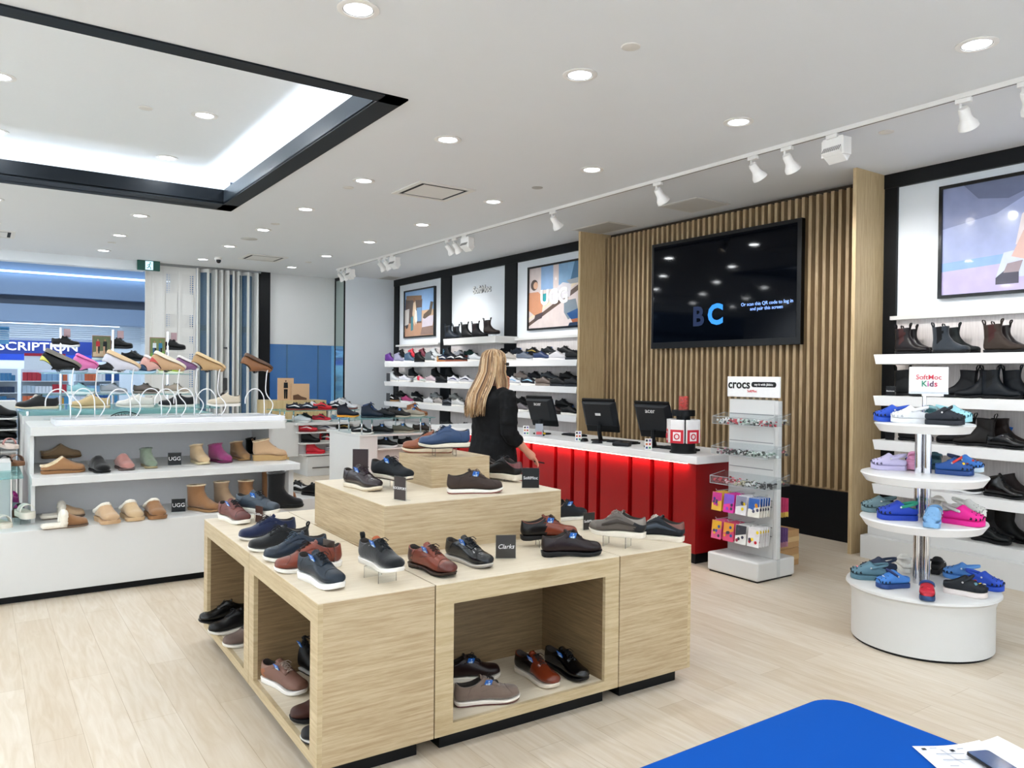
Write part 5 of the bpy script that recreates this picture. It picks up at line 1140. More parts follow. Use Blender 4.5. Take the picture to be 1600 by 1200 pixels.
tray(4.95, 5.11, 1.2, [WB, RD, GN, WB, ['F0F0F0', 'D03048', '202224']], 'clear tray nearest the header of the kiosk')
tray(4.94, 5.11, .955, [['3A1A24', '14161A', 'C08090'], ['15161A', '2A2C30'], WB, GN, GN], 'clear tray in the middle of the kiosk')
tray(4.93, 5.11, .715, [RD, ['D03048', 'F0C0C8', '8A1A2A'], ['C8C098', 'E8E4D0', '50503A'], WB, ['15161A', '202226']], 'clear tray just above the hanging packs')
for z, lab in ((1.2, 'clear tray on the kiosk rear near its header'), (.955, 'clear tray on the kiosk rear at mid height'), (.715, 'clear tray on the kiosk rear above the packs')): tray(5.185, 5.33, z, [WB, MX], lab, 3.8, 4.22)
# hooks of charm packs
ORD4 = ('nearest the cash desk', 'second from the cash desk', 'third from the cash desk', 'furthest from the cash desk')
packs = [[('E8B84A', '3A3A8A', 'D03A90'), ('E040A8', 'F0508A', '8A60D0'), ('E6E4E8', 'F0D020', '8A8AA0'), ('F0EAE0', 'F0A020', '3060B0')], [('E06090', '3A5AA8', 'E8B030'), ('E0507A', '2A5A9A', 'F0A040'), ('F0ECE8', 'B04058', '404048'), ('F4F2F0', 'C82038', 'F0D020')]]
for r_, (zt, row) in enumerate(zip((.635, .405), packs)):
    for k, cols in enumerate(row):
        y = 4.21 - k * .122; hk = thing('display_hook', 'wire hook %s on the %s row of packs' % (ORD4[k], ('upper', 'lower')[r_]), 'hook', (5.11, y, zt), 0, 'kiosk hooks')
        part(MB().tube([(0, 0, .02), (-.16, 0, .02), (-.175, 0, .035)], .003, mat('C8CACC', .3, metal=.6), n=6), 'prong', hk); part(bx(-.17, -.022, .0, -.0, .022, .003, ACRYL), 'price_rail', hk)
        for q in range(5):
            xq = 4.945 + q * .03 if q else 4.94
            t = thing('charm_pack', '%s %s charm pack, %s hook %s' % (('foremost', 'second', 'third', 'fourth', 'rearmost')[q], ('yellow and blue', 'pink and lilac', 'white and yellow', 'cream and orange') [k] if r_ == 0 else ('pink and blue', 'rose and navy', 'white and crimson', 'white and red')[k], ('upper', 'lower')[r_], ORD4[k]), 'pack', (xq, y, zt - .14), R(6 * (k - 1.5) * .3), 'charm packs hanging on kiosk hooks')
            t.rotation_euler[1] = R(6)
            part(bx(-.0015, -.052, 0, .0015, .052, .148, mat(cols[0], .3, var=.2, scale=14)), 'card', t)
            if q < 1 or k == 3:
                c = MB(); rnd = random.Random(k * 7 + r_)
                c.poly([(-.0022, -.05, .085), (-.0022, .05, .06), (-.0022, .05, .146), (-.0022, -.05, .146)], mat(cols[2] if cols[0] != 'F4F2F0' else 'F0E8E8', .3, var=.2, scale=14))
                for w_ in range(6):
                    cy, cz = rnd.uniform(-.035, .035), rnd.uniform(.025, .115); c.poly([(-.004, cy + .013 * math.cos(PI * g / 4), cz + .013 * math.sin(PI * g / 4)) for g in range(8)], mat(cols[w_ % 2 + 1] if w_ < 4 else '4A4A60', .3))
                part(c, 'charms', t)
for r_, zt in enumerate((.6, .36)):
    for k in range(2):
        for q in range(6):
            t = thing('charm_pack', 'thin %s pack on kiosk rear, %s from slat panel, %s hook' % (('pink and yellow', 'violet')[r_], ('first', 'second', 'third', 'fourth', 'fifth', 'sixth')[q], ('kiosk-edge', 'inner')[k]), 'pack', (5.2 + q * .03, 3.88 + k * .13, zt - .14), R(-8 + 4 * q), 'charm packs on the kiosk rear')
            part(bx(-.0015, -.05, 0, .0015, .05, .15, mat(('E05080', '7A5A90')[r_], .3, var=.3, scale=14)).box(-.0018, -.05, 0, .0018, .05, .04, mat(('E8C860', 'C890A0')[r_], .3)), 'card', t)
for z0, z1, lab in ((0, .15, 'plain cardboard carton on the floor beside the kiosk'), (.152, .3, 'plain cardboard carton stacked on another beside the kiosk')):
    t = thing('cardboard_carton', lab, 'box', (5.56, 4.12, z0)); part(bx(5.4, 3.98, z0, 5.72, 4.26, z1, mat('B08A5C', .8)), 'carton', t, world=True, bevel=.003); part(bx(5.399, 3.979, z0 + .05, 5.721, 4.0, z0 + .09, mat('C9A878', .5)), 'tape', t, world=True)

# ---------------------------------------------------------------- blue bench with papers and telephone
bn = thing('upholstered_bench', 'bright blue padded bench top with rounded corners near the camera', 'bench', (1.75, 1.0, 0))
def rrect(x0, y0, x1, y1, r, n=10):
    return [(cx + r * math.cos(a0 + PI / 2 * k / n), cy + r * math.sin(a0 + PI / 2 * k / n)) for cx, cy, a0 in ((x1 - r, y1 - r, 0), (x0 + r, y1 - r, PI / 2), (x0 + r, y0 + r, PI), (x1 - r, y0 + r, 3 * PI / 2)) for k in range(n + 1)]
part(MB().prism(rrect(.95, .35, 2.51, 1.615, .11), .36, .45, mat('004CA6', .85, var=.02, scale=200, bump=.05, spec=.15)), 'cushion', bn, 'blue cushion', world=True, bevel=.012, seg=3)
part(bx(1.05, .45, .02, 2.4, 1.5, .36, mat('E8E6E2', .4)), 'base', bn, world=True)
def paper(x, y, rz, lab, w_=.21, l=.297):
    t = thing('printed_sheet', lab, 'paper', (x, y, .4515), R(rz)); c = MB(); N = 8
    f = lambda u, v: .0015 + .012 * max(0, u - .3) ** 2 * 3 + .004 * math.sin(v * 3) * u
    vs = [((i / N - .5) * w_, (j / N - .5) * l, f(i / N, j / N)) for i in range(N + 1) for j in range(N + 1)]
    c.add(vs, [(i * (N + 1) + j, (i + 1) * (N + 1) + j, (i + 1) * (N + 1) + j + 1, i * (N + 1) + j + 1) for i in range(N) for j in range(N)], mat('F2F3F8', .5, var=.01)); part(c, 'sheet', t, smooth=True)
    c = MB(); ink = mat('9AA0B0', .5)
    for r_, (a, b_) in enumerate(((-.3, -.2), (-.3, .25), (-.3, .2), (-.3, -.18), (-.3, .2))):
        v = .42 - .12 * r_; z = .006; c.box(a * w_, v * l, z, b_ * w_, v * l + .003, z + .0006, ink)
    c.box(-.42 * w_, .4 * l, .0045, -.36 * w_, .435 * l, .0052, mat('2A2C34', .5)); part(c, 'print', t)
paper(2.367, 1.054, -33, 'white printed sheet on the blue bench, its corner towards the bench middle')
o_ = paper(2.45, 1.0, -22, 'white printed sheet partly under the telephone on the blue bench')
bpy.data.objects['printed_sheet.001'].location.z = .4475 + .008
ph = thing('mobile_phone', 'dark mobile telephone in a black case lying on the papers', 'phone', (2.418, 1.022, .466), R(-25))
part(MB().prism(rrect(-.038, -.076, .038, .076, .011, 5), 0, .009, mat('0E1218', .4)), 'case', ph, bevel=.002)
part(MB().prism(rrect(-.0345, -.0725, .0345, .0725, .009, 5), .009, .0098, mat('1C3E66', .08, var=.3, scale=18)), 'screen', ph)
# ---------------------------------------------------------------- ceiling fittings
EMW = mat('F2F6FF', .5, emit=7, var=.01); RING = mat('F0EEEA', .4, var=.01); RIM = mat('8A8A88', .4)
def downlight(x, y, z):
    t = thing('downlight', 'PLACE', 'ceiling light', (x, y, z), 0, 'round recessed downlights')
    part(MB().lathe([(.078, -.001), (.108, -.001), (.109, -.006), (.1, -.009), (.08, -.009), (.078, -.001)], RING, n=32), 'trim_ring', t, smooth=True, angle=.5)
    part(MB().lathe([(.08, -.008), (.078, -.004), (.073, -.0035), (.072, -.006)], RIM, n=32), 'inner_ring', t, smooth=True)
    part(MB().lathe([(.0005, -.0045), (.04, -.0045), (.0735, -.0045)], EMW, n=32), 'lens', t, 'glowing white lens')
    return t
XN = {-2.9: 'far beyond the recess', -1.38: 'deep in the recess line', .13: 'in the line through the recess middle', 1.61: 'in the line through the recess edge', 3.09: 'in the line between recess and track', 4.6: 'in the line beside the track'}
YN = {-1.2: 'behind the camera', .46: 'over the camera', 2.11: 'over the blue bench row', 3.76: 'in the clog stand row', 5.41: 'in the television row', 7.05: 'in the slipper display row', 8.68: 'in the far panel row', 10.28: 'in the middle poster row', 11.94: 'in the surf poster row', 13.6: 'in the shopfront row'}
for x, y in CANS:
    if y < 2 or x < 0: continue
    if (x < 4 and y < 3) or (x < 1 and y < 6.5) : continue
    inside = -2.4 < x < 2.42 and 4.9 < y < 9.2
    t = downlight(x, y, 3.8 if inside else CEIL)
    t['label'] = 'round recessed ceiling light %s, %s' % (XN[x], YN[y])
for x, y, z, lab in ((3.06, 3.27, CEIL, 'flat white ceiling disc beside the light in the clog stand row'), (1.16, 7.16, 3.8, 'flat white ceiling disc inside the recess'), (5.69, 3.25, CEIL, 'flat white ceiling disc between the track and the boot wall'), (4.61, 6.26, CEIL, 'small ceiling grille disc beside the track'),
    (3.08, 7.41, CEIL, 'small white ceiling disc by the big square vent'), (3.09, 9.78, CEIL, 'small flat ceiling disc in the middle poster row'), (1.61, 12.69, CEIL, 'small flat ceiling disc near the shopfront'), (4.61, 12.8, CEIL, 'small flat ceiling disc near the pier')):
    o = MB().lathe([(.0005, -.006), (.05, -.006), (.055, -.004), (.056, 0)], mat('DDDAD4', .6, var=.01) if 'grille' not in lab else mat('B0AEAA', .6), n=28).build('sprinkler_cover', smooth=True); o.location = (x, y, z - .0005); tag(o, lab, 'ceiling disc', 'flat ceiling discs')
o = MB().lathe([(.0005, -.006), (.11, -.006), (.115, 0)], mat('C9C7C2', .6), n=32).build('ceiling_speaker', smooth=True); o.location = (3.14, 11.1, CEIL - .0005); tag(o, 'round perforated ceiling speaker', 'speaker')
def vent(x, y, s_, lab, rz=0):
    t = thing('air_vent', lab, 'air vent', (x, y, CEIL), R(rz), 'square ceiling air vents'); h = s_ / 2; WV = mat('E6E4DF', .5, var=.01); c = MB()
    for a in ((-h, -h, h, -h + .05), (-h, h - .05, h, h), (-h, -h + .05, -h + .05, h - .05), (h - .05, -h + .05, h, h - .05)): c.box(a[0], a[1], -.012, a[2], a[3], -.0005, WV)
    part(c, 'frame', t)
    part(bx(-h + .05, -h + .05, -.004, h - .05, h - .05, -.001, mat('2A2C2E', .8)), 'duct', t, 'dark duct opening')
    q = h - .09; part(MB().add([(-q, -q, -.01), (q, -q, -.01), (q, q, -.01), (-q, q, -.01), (-q * .5, -q * .5, -.005), (q * .5, -q * .5, -.005), (q * .5, q * .5, -.005), (-q * .5, q * .5, -.005)], [(0, 3, 2, 1), (0, 1, 5, 4), (1, 2, 6, 5), (2, 3, 7, 6), (3, 0, 4, 7), (4, 5, 6, 7)], WV), 'baffle', t)
vent(3.85, 7.03, .64, 'large square air vent nearest the camera, beside the recess'); vent(3.85, 12.8, .64, 'square air vent close to the shopfront'); vent(.1, 12.85, .64, 'square air vent beyond the recess at the picture edge')
for a, lab, m in (((6.3, 7.1, 6.78, 7.8), 'flat grey access grille above the far oak panel', 'B4B2AE'), ((6.5, 13.65, 6.82, 14.15), 'flat grey access grille above the pier corner', 'B4B2AE'), ((6.18, 5.58, 6.72, 6.14), 'flat white access hatch above the television', 'D8D6D1')):
    c = MB().box(a[0], a[1], CEIL - .006, a[2], a[3], CEIL - .0005, mat('E2E0DB', .6, var=.01)); o = c.build('access_hatch'); tag(o, lab, 'ceiling hatch')
    part(bx(a[0] + .03, a[1] + .03, CEIL - .0075, a[2] - .03, a[3] - .03, CEIL - .006, mat(m, .6, var=.02)), 'grille', o)
# track and spot heads
TX = 5.33
tk = thing('lighting_track', 'long white ceiling track above the cash desk and shelves', 'lighting track', (TX, 7, CEIL))
part(bx(TX - .018, -2, CEIL - .032, TX + .018, 13.3, CEIL - .0005, RING), 'rail', tk, world=True); part(bx(TX - .005, -2, CEIL - .0335, TX + .005, 13.3, CEIL - .032, mat('4A4A4A', .5)), 'groove', tk, world=True)
def spot(y, lab, box=False, aim=0):
    t = thing('track_spotlight', lab, 'spotlight', (TX, y, CEIL - .033), R(aim), 'white track spotlights'); WT = mat('EDEBE8', .4, var=.01)
    part(bx(-.016, -.05, -.03, .016, .05, 0, WT), 'adapter', t, bevel=.003)
    if box:
        part(bx(.0, -.09, -.16, .012, .09, -.02, WT).box(.0, -.1, -.16, .09, -.088, -.03, WT).box(.0, .088, -.16, .09, .1, -.03, WT), 'bracket', t, bevel=.003)
        M_ = Matrix.Translation((.05, 0, -.13)) @ Matrix.Rotation(R(35), 4, 'Y'); c = MB().box(-.06, -.082, -.05, .06, .082, .03, WT, M_); part(c, 'lamp_head', t, bevel=.004)
        c = MB()
        for k in range(9): c.box(-.064, -.075 + k * .018, -.045, -.06, -.068 + k * .018, .025, mat('8E8C8A', .5), M_)
        part(c, 'cooling_fins', t)
    else:
        part(MB().tube([(0, .02, -.03), (0, .02, -.07), (.03, .02, -.1)], .01, WT, n=8), 'arm', t, smooth=True)
        M_ = Matrix.Translation((.035, 0, -.115)) @ Matrix.Rotation(R(-42), 4, 'Y')
        part(MB().lathe([(.0005, .07), (.03, .068), (.036, .05), (.036, .0), (.042, -.02), (.06, -.05), (.064, -.075), (.06, -.076), (.035, -.02)], WT, n=28, M=M_), 'lamp_head', t, smooth=True, angle=.8)
        part(MB().lathe([(.0005, -.03), (.045, -.03)], mat('FFF4E4', .5, emit=3), n=24, M=M_), 'lens', t)
    return t
SP = [(2.15, 'at the picture edge', 0), (2.52, 'second from the picture edge over the boot wall', 0), (3.47, 'over the oak end panel, with box lamp and fins', 1), (3.87, 'first past the box lamp over the panel', 0), (4.2, 'second past the box lamp', 0), (5.3, 'over the television', 0), (6.93, 'over the far side of the slat screen', 0),
      (8.86, 'box lamp above the far oak panel cluster', 1), (9.12, 'middle one of the cluster above the boot-and-beach poster', 0), (9.32, 'last of the cluster past the far oak panel', 0), (11.05, 'box lamp of the cluster at the middle bay', 1), (11.3, 'middle one of the cluster at the middle bay', 0), (11.5, 'last of the cluster at the middle bay', 0), (12.8, 'box lamp of the cluster near the pier', 1), (13.0, 'middle one of the cluster near the pier', 0), (13.2, 'last one on the track by the pier', 0)]
for y, lab, b_ in SP:
    spot(y, 'white track spotlight ' + lab, bool(b_), aim=random.uniform(-8, 8))
    l = bpy.data.lights.new('spot_lamp', 'SPOT'); l.energy = 26; l.spot_size = R(75); l.spot_blend = .8; l.shadow_soft_size = .04; l.color = (1, .97, .94)
    o = bpy.data.objects.new('spot_lamp', l); COL.objects.link(o); o.location = (TX + .12, y, CEIL - .26); o.rotation_euler = (0, R(-52), 0)
# exit sign, camera
t = thing('exit_sign', 'green running-man exit sign hanging at the shopfront', 'exit sign', (2.38, 14.35, 3.29)); part(bx(2.205, 14.34, 3.29, 2.56, 14.38, 3.458, mat('0C4A42', .4, emit=.1)), 'case', t, world=True, bevel=.004)
part(bx(2.33, 14.335, 3.302, 2.45, 14.341, 3.446, mat('BFE0EE', .4, emit=.9)), 'lit_panel', t, world=True)
c = MB(); G = mat('0C5A4C', .5)
for a, b_, w_ in (((2.395, 3.40), (2.385, 3.362), .011), ((2.385, 3.362), (2.412, 3.34), .009), ((2.412, 3.34), (2.41, 3.312), .008), ((2.385, 3.362), (2.372, 3.335), .009), ((2.372, 3.335), (2.348, 3.33), .008), ((2.395, 3.395), (2.425, 3.385), .006), ((2.395, 3.398), (2.365, 3.385), .006), ((2.365, 3.385), (2.36, 3.365), .006)): c.tube([(a[0], 14.334, a[1]), (b_[0], 14.334, b_[1])], w_ * .7, G, n=5)
c.poly([(2.405 + .012 * math.cos(q), 14.333, 3.418 + .012 * math.sin(q)) for q in [PI * k / 5 for k in range(10)]][::-1], G); part(c, 'running_figure', t, world=True)
t = thing('security_camera', 'small dome camera with black lens under the ceiling near the shopfront', 'camera', (3.24, 13.2, CEIL)); part(MB().lathe([(.055, 0), (.055, -.03), (.05, -.045), (.0005, -.05)], RING, n=24), 'housing', t, smooth=True, angle=.6); c = MB(); ellipsoid(c, (0, -.015, -.06), (.04, .04, .04), BLACKG); part(c, 'lens_dome', t, smooth=True)

# ---------------------------------------------------------------- folding shutters in the opening
sh = thing('folding_shutter', 'pale grey folding shop doors stacked beside the black post', 'folding door', (3.3, 14.6, 0)); AL = mat('D4D4D2', .45, var=.03); GP = glass('shutter_glass', (.55, .68, .72), .3)
x = 2.37
def leaf(x0, y0, x1, y1, kind):
    d = Vector((x1 - x0, y1 - y0, 0)); L_ = d.length; M_ = Matrix.Translation((x0, y0, 0)) @ Matrix.Rotation(math.atan2(d.y, d.x), 4, 'Z'); c = MB(); f_ = .028
    c.box(0, -.015, .02, f_, .015, 3.42, AL, M_).box(L_ - f_, -.015, .02, L_, .015, 3.42, AL, M_).box(f_, -.015, .02, L_ - f_, .015, .12, AL, M_).box(f_, -.015, 3.36, L_ - f_, .015, 3.42, AL, M_)
    o = part(c, 'leaf', sh, world=True)
    if kind == 'perf':
        m = MATS.get('perf')
        if not m:
            m, nt, b = _bsdf('perforated'); b.inputs['Base Color'].default_value = srgb('D0D0CE'); tc = nt.nodes.new('ShaderNodeTexCoord'); vo = nt.nodes.new('ShaderNodeTexVoronoi'); vo.inputs['Scale'].default_value = 26; vo.inputs['Randomness'].default_value = 0
            gt = nt.nodes.new('ShaderNodeMath'); gt.operation = 'GREATER_THAN'; gt.inputs[1].default_value = .33; nt.links.new(tc.outputs['Object'], vo.inputs['Vector']); nt.links.new(vo.outputs['Distance'], gt.inputs[0]); nt.links.new(gt.outputs[0], b.inputs['Alpha']); MATS['perf'] = m
        c = MB()
        for z0, z1 in ((2.96, 3.3), (2.35, 2.58), (2.08, 2.2), (1.3, 1.9), (.3, 1.0)): c.box(f_ + .01, -.003, z0, L_ - f_ - .01, .003, z1, m, M_)
        z_ = [.12, .3, 1.0, 1.3, 1.9, 2.08, 2.2, 2.35, 2.58, 2.96, 3.3, 3.36]
        for k in range(0, 12, 2): c.box(f_, -.006, z_[k], L_ - f_, .006, z_[k + 1], AL if k not in (6,) else AL, M_)
        c.box(f_, -.006, .12, f_ + .01, .006, 3.36, AL, M_).box(L_ - f_ - .01, -.006, .12, L_ - f_, .006, 3.36, AL, M_)
        part(c, 'perforated_panel', sh, 'perforated metal panel', world=True)
    elif kind == 'glass': part(MB().box(f_, -.003, .12, L_ - f_, .003, 3.36, GP, M_), 'glass_panel', sh, world=True)
    else: part(MB().box(f_, -.005, .12, L_ - f_, .005, 3.36, AL, M_), 'metal_panel', sh, world=True)
leaf(2.37, 14.6, 2.5, 14.62, 'solid'); leaf(2.5, 14.62, 2.68, 14.6, 'solid'); leaf(2.66, 14.6, 2.93, 14.62, 'perf'); leaf(2.93, 14.62, 3.2, 14.6, 'perf')
x = 3.2; k = 0
for dx, kind in ((.07, 'solid'), (.13, 'glass'), (.1, 'glass'), (.05, 'solid'), (.05, 'solid'), (.06, 'solid'), (.05, 'solid'), (.07, 'solid'), (.05, 'solid'), (.05, 'glass'), (.04, 'solid'), (.05, 'solid'), (.09, 'glass'), (.1, 'glass'), (.12, 'glass'), (.06, 'solid'), (.06, 'solid')):
    y0, y1 = (14.5, 14.66) if k % 2 == 0 else (14.66, 14.5); leaf(x, y0, x + dx, y1, kind); x += dx * .93; k += 1
part(bx(2.36, 14.55, 3.42, 4.34, 14.65, 3.465, mat('8A8C8E', .5)), 'top_track', sh, world=True)
for z in (2.0, 1.25): part(bx(3.66, 14.49, z, 3.72, 14.51, z + (.03 if z > 1.5 else .22), mat('3A3C3E', .4)), 'latch', sh, world=True)

# ---------------------------------------------------------------- display racks in the middle of the shop
GL = glass('rack_glass', (.62, .88, .88), .35)
def glass_deck(name_lab, x0, y0, x1, y1, z, zb):
    t = thing('glass_riser', name_lab, 'glass stand', ((x0 + x1) / 2, (y0 + y1) / 2, zb)); part(bx(x0, y0, z - .01, x1, y1, z, GL), 'glass_top', t, world=True)
    for x in (x0 + .06, x0 + .2, x1 - .2, x1 - .06):
        for y in (y0 + .05, y1 - .05): part(MB().tube([(x, y, zb), (x, y, z - .01)], .011, CHROME, n=8), 'leg', t, world=True, smooth=True)
    return t
rk = thing('stepped_rack', 'white stepped shoe rack with red trainers beyond the slipper display', 'shoe rack', (4.4, 11.8, 0))
part(bx(4.12, 11.42, .0, 4.62, 12.25, .3, WHITE).box(4.2, 11.405, .12, 4.5, 11.42, .135, mat('5A5450', .5)), 'drawer_base', rk, world=True, bevel=.003)
part(bx(4.02, 11.62, .3, 4.95, 12.3, .79, mat('E6E6E8', .4, var=.01)), 'core', rk, world=True)
for z, x0, x1 in ((.335, 4.05, 4.8), (.51, 4.02, 4.9), (.675, 3.99, 4.95)): part(bx(x0, 11.4, z - .02, x1, 11.64, z, WHITE), 'ledge', rk, world=True, bevel=.002)
part(bx(3.95, 11.42, .78, 5.0, 12.4, .82, WHITE), 'top', rk, world=True, bevel=.003)
part(bx(3.6, 11.55, .3, 4.03, 12.4, .82, WHITE), 'side_wing', rk, world=True, bevel=.003)
glass_deck('glass stand on chrome legs above the red trainers', 3.75, 11.5, 5.0, 12.25, 1.0, .82)
rk2 = thing('stepped_rack', 'white stepped shoe rack with dark trainers behind the display island', 'shoe rack', (4.3, 9.4, 0))
part(bx(4.205, 9.3, 0, 4.86, 10.1, .6, WHITE), 'core', rk2, world=True, bevel=.003)
part(bx(4.205, 9.085, .6, 5.05, 9.34, .62, WHITE), 'ledge', rk2, world=True, bevel=.002)
part(bx(3.95, 9.08, .775, 5.2, 10.2, .8, WHITE), 'top', rk2, world=True, bevel=.003)
part(bx(3.955, 9.085, .0, 4.2, 10.1, .774, WHITE), 'side_wing', rk2, world=True, bevel=.003)
glass_deck('glass stand on chrome legs above the dark trainers', 3.95, 9.1, 5.05, 9.95, 1.0, .8)
GR = 'trainers on the white racks'
def rs(label, x, y, z, yaw=-35, **k):
    d = dict(det=1, tagc=0, T=.026, L=.29, laces=3); d.update(k); shoe('trainer', label, 'shoe', (x, y, z), yaw, group=GR, **d)
RD_ = 'D81E30'
rs('red low trainer with white flash on the upper ledge', 4.16, 11.5, .675, up=RD_, stripe='F4E8E8', sole='8A1A20')
rs('white trainer with navy flash and gum sole on the upper ledge', 4.46, 11.52, .675, up='E8E8EC', stripe='1A2040', sole='B07A6A')
rs('black and gold trainer at the far end of the upper ledge', 4.78, 11.52, .675, up='14140F', stripe='A8883A', sole='9A8040')
rs('all-black sock trainer on the middle ledge', 4.2, 11.5, .51, rows=MID, up='0C0F12', sole='101316', laces=0)
rs('black and red high trainer with white flash on the middle ledge', 4.5, 11.52, .51, rows=MID, up='14161C', zone={'mid': 'D81E30', 'heel': 'D81E30'}, stripe='F0F0F0')
rs('dark trainer at the far end of the middle ledge', 4.8, 11.52, .51, up='2A2C30')
rs('all-red sock trainer on the lowest ledge', 4.28, 11.5, .335, up='E01E34', sole='E01E34', rows=MID, laces=0)
rs('white trainer with navy flash and blue ticket on the lowest ledge', 4.6, 11.52, .335, up='E8EAF0', stripe='14203C', tagc=1)
for i, (x, c_, lab, kw) in enumerate(((4.02, '141E3A', 'navy trainer with white flash, wing side of the glass deck', D(stripe='F0F0F0', sole='9A4A40')), (4.22, '1E2A3E', 'blue-grey trainer beside the navy one on the glass deck', D(stripe='E0E8F0', sole='9A4A40')), (4.45, 'E02030', 'red trainer with black flash in the middle of the glass deck', D(stripe='14161C', sole='C01E28')), (4.68, '141A34', 'dark navy trainer beside the red one on the glass deck', D(stripe='F0F0F0', sole='8A4038')), (4.88, 'E6E6EA', 'white trainer with brown sole at the end of the glass deck', D(sole='7A3A30')))):
    rs(lab, x, 11.66, 1.0, yaw=-30, up=c_, **kw)
rs('white chunky trainer at the rear of the glass deck', 4.42, 11.98, 1.0, up='ECEEF2'); rs('white trainer at the rear end of the glass deck', 4.85, 12.0, 1.0, yaw=150, up='E8E8E8')
for x, c_, lab, kw in ((3.72, 'E8EAEC', 'white trainer on the side wing under the glass', {}), (4.1, 'EDEFF2', 'plain white trainer on the rack top under the glass', {}), (4.42, 'E02038', 'red and white trainer on the rack top under the glass', D(stripe='14161C')), (4.74, '9CC0E4', 'pale blue trainer on the rack top under the glass', D(stripe='14161C', sole='F0F0F0'))):
    rs(lab, x, 11.62, .82, up=c_, **kw)
rs('black trainer at the rear of the rack top under the glass', 4.3, 12.0, .82, up='1A1C20')
# second rack
for x, y, c_, lab, kw in ((4.02, 9.62, '101C38', 'navy high trainer with orange and yellow sole on the glass', D(rows=MID, sole='F0A030', laces=0)), (4.22, 9.3, '16263C', 'dark blue walking shoe on the glass', D(sole='2A323A', rows=MID, tagc=1)), (4.42, 9.36, '1C2630', 'charcoal and blue walking shoe on the glass', D(sole='20282E', tagc=1)), (4.62, 9.3, '3A3634', 'grey and black shoe with pale sole and ticket on the glass', D(sole='C0B0A0', tagc=-1)), (4.86, 9.36, 'B0A494', 'beige and brown shoe with ticket on the glass', D(sole='E0D4C0', tagc=-1)), (4.98, 9.5, '9A6038', 'tan high-backed shoe with ticket at the end of the glass', D(sole='C08A50', tagc=-1, rows=MID)), (4.45, 9.78, '1E3E6E', 'blue shoe at the rear of the glass', D(rows=MID, sole='1E3E6E')), (4.72, 9.74, '101216', 'black shoe at the rear of the glass', D(sole='8A8A8A'))):
    rs(lab, x, y, 1.0, up=c_, **kw)
for x, c_, lab, kw in ((4.06, '20262E', 'striped dark trainer on the wing under the second glass', D(stripe='D0D4D8')), (4.34, '1C1C20', 'black and brown shoe with ticket under the second glass', D(zone={'vamp': '3A2A24'}, sole='5A5A5E', tagc=-1)), (4.64, '6A6458', 'grey-brown walking shoe under the second glass', D(sole='B8AA98', tagc=-1)), (4.94, '4A3A34', 'brown walking shoe at the end under the second glass', D(sole='A89A88', tagc=-1))):
    rs(lab, x, 9.24, .8, up=c_, **kw)
rs('black trainer with thick white sole on the second rack ledge', 4.38, 9.2, .62, up='141820', sole='E8E8EA', T=.034, tagc=-1); rs('black loafer at the far end of the second rack ledge', 4.7, 9.2, .62, up='101218')
# wood plinth with cards by the window
pw = thing('wooden_plinth', 'pale wooden plinth with two beige cards by the shop window', 'plinth', (4.72, 13.9, 0)); part(bx(4.18, 13.6, 0, 5.26, 14.2, 1.08, wood('plinth_oak', 'C4AC78', 'D8C496', (14, 14, 1))), 'body', pw, world=True)
for x0, x1, h, lab in ((4.40, 4.69, .4, 'tall beige card with a figure in black, standing on the wooden plinth'), (4.63, 4.96, .3, 'wide beige card with a brown shoe, standing on the wooden plinth')):
    t = thing('display_card', lab, 'sign', ((x0 + x1) / 2, 13.7, 1.08)); yy = 13.72 if h > .35 else 13.66
    part(bx(x0, yy, 1.08, x1, yy + .02, 1.08 + h, mat('D9B48E', .6, var=.02)), 'board', t, world=True)
    if h > .35:
        c = MB(); xc = (x0 + x1) / 2; K = mat('15161A', .6)
        for p_ in ([(-.04, .22), (.04, .22), (.035, .32), (-.035, .32)], [(-.03, .03), (-.003, .03), (0, .2), (-.035, .2)], [(.003, .03), (.03, .03), (.035, .2), (.0, .2)]): c.poly([(xc + a, yy - .001, 1.08 + b_) for a, b_ in p_], K)
        c.poly([(xc + .014 * math.cos(q), yy - .001, 1.08 + .345 + .018 * math.sin(q)) for q in [PI * k / 5 for k in range(10)]], mat('6A4A3A', .6)); part(c, 'printed_figure', t, world=True)
    else: c = MB().poly([(x0 + .03, yy - .001, 1.09), (x0 + .28, yy - .001, 1.085), (x0 + .28, yy - .001, 1.12), (x0 + .18, yy - .001, 1.15), (x0 + .12, yy - .001, 1.19), (x0 + .03, yy - .001, 1.17)], mat('6A4A34', .7)); part(c, 'printed_shoe', t, world=True)
rs('white trainer standing on the window plinth end', 5.45, 13.5, 1.0, up='E8EAEC', yaw=150)
o = bx(5.3, 13.3, 0, 5.8, 13.9, 1.0, WHITE).build('display_plinth', bevel=.003); tag(o, 'plain white plinth under the trainer by the mirror', 'plinth')
rs('grey trainer lying on the white plinth by the mirror', 5.62, 13.65, 1.0, up='B8BCC0', yaw=-60)

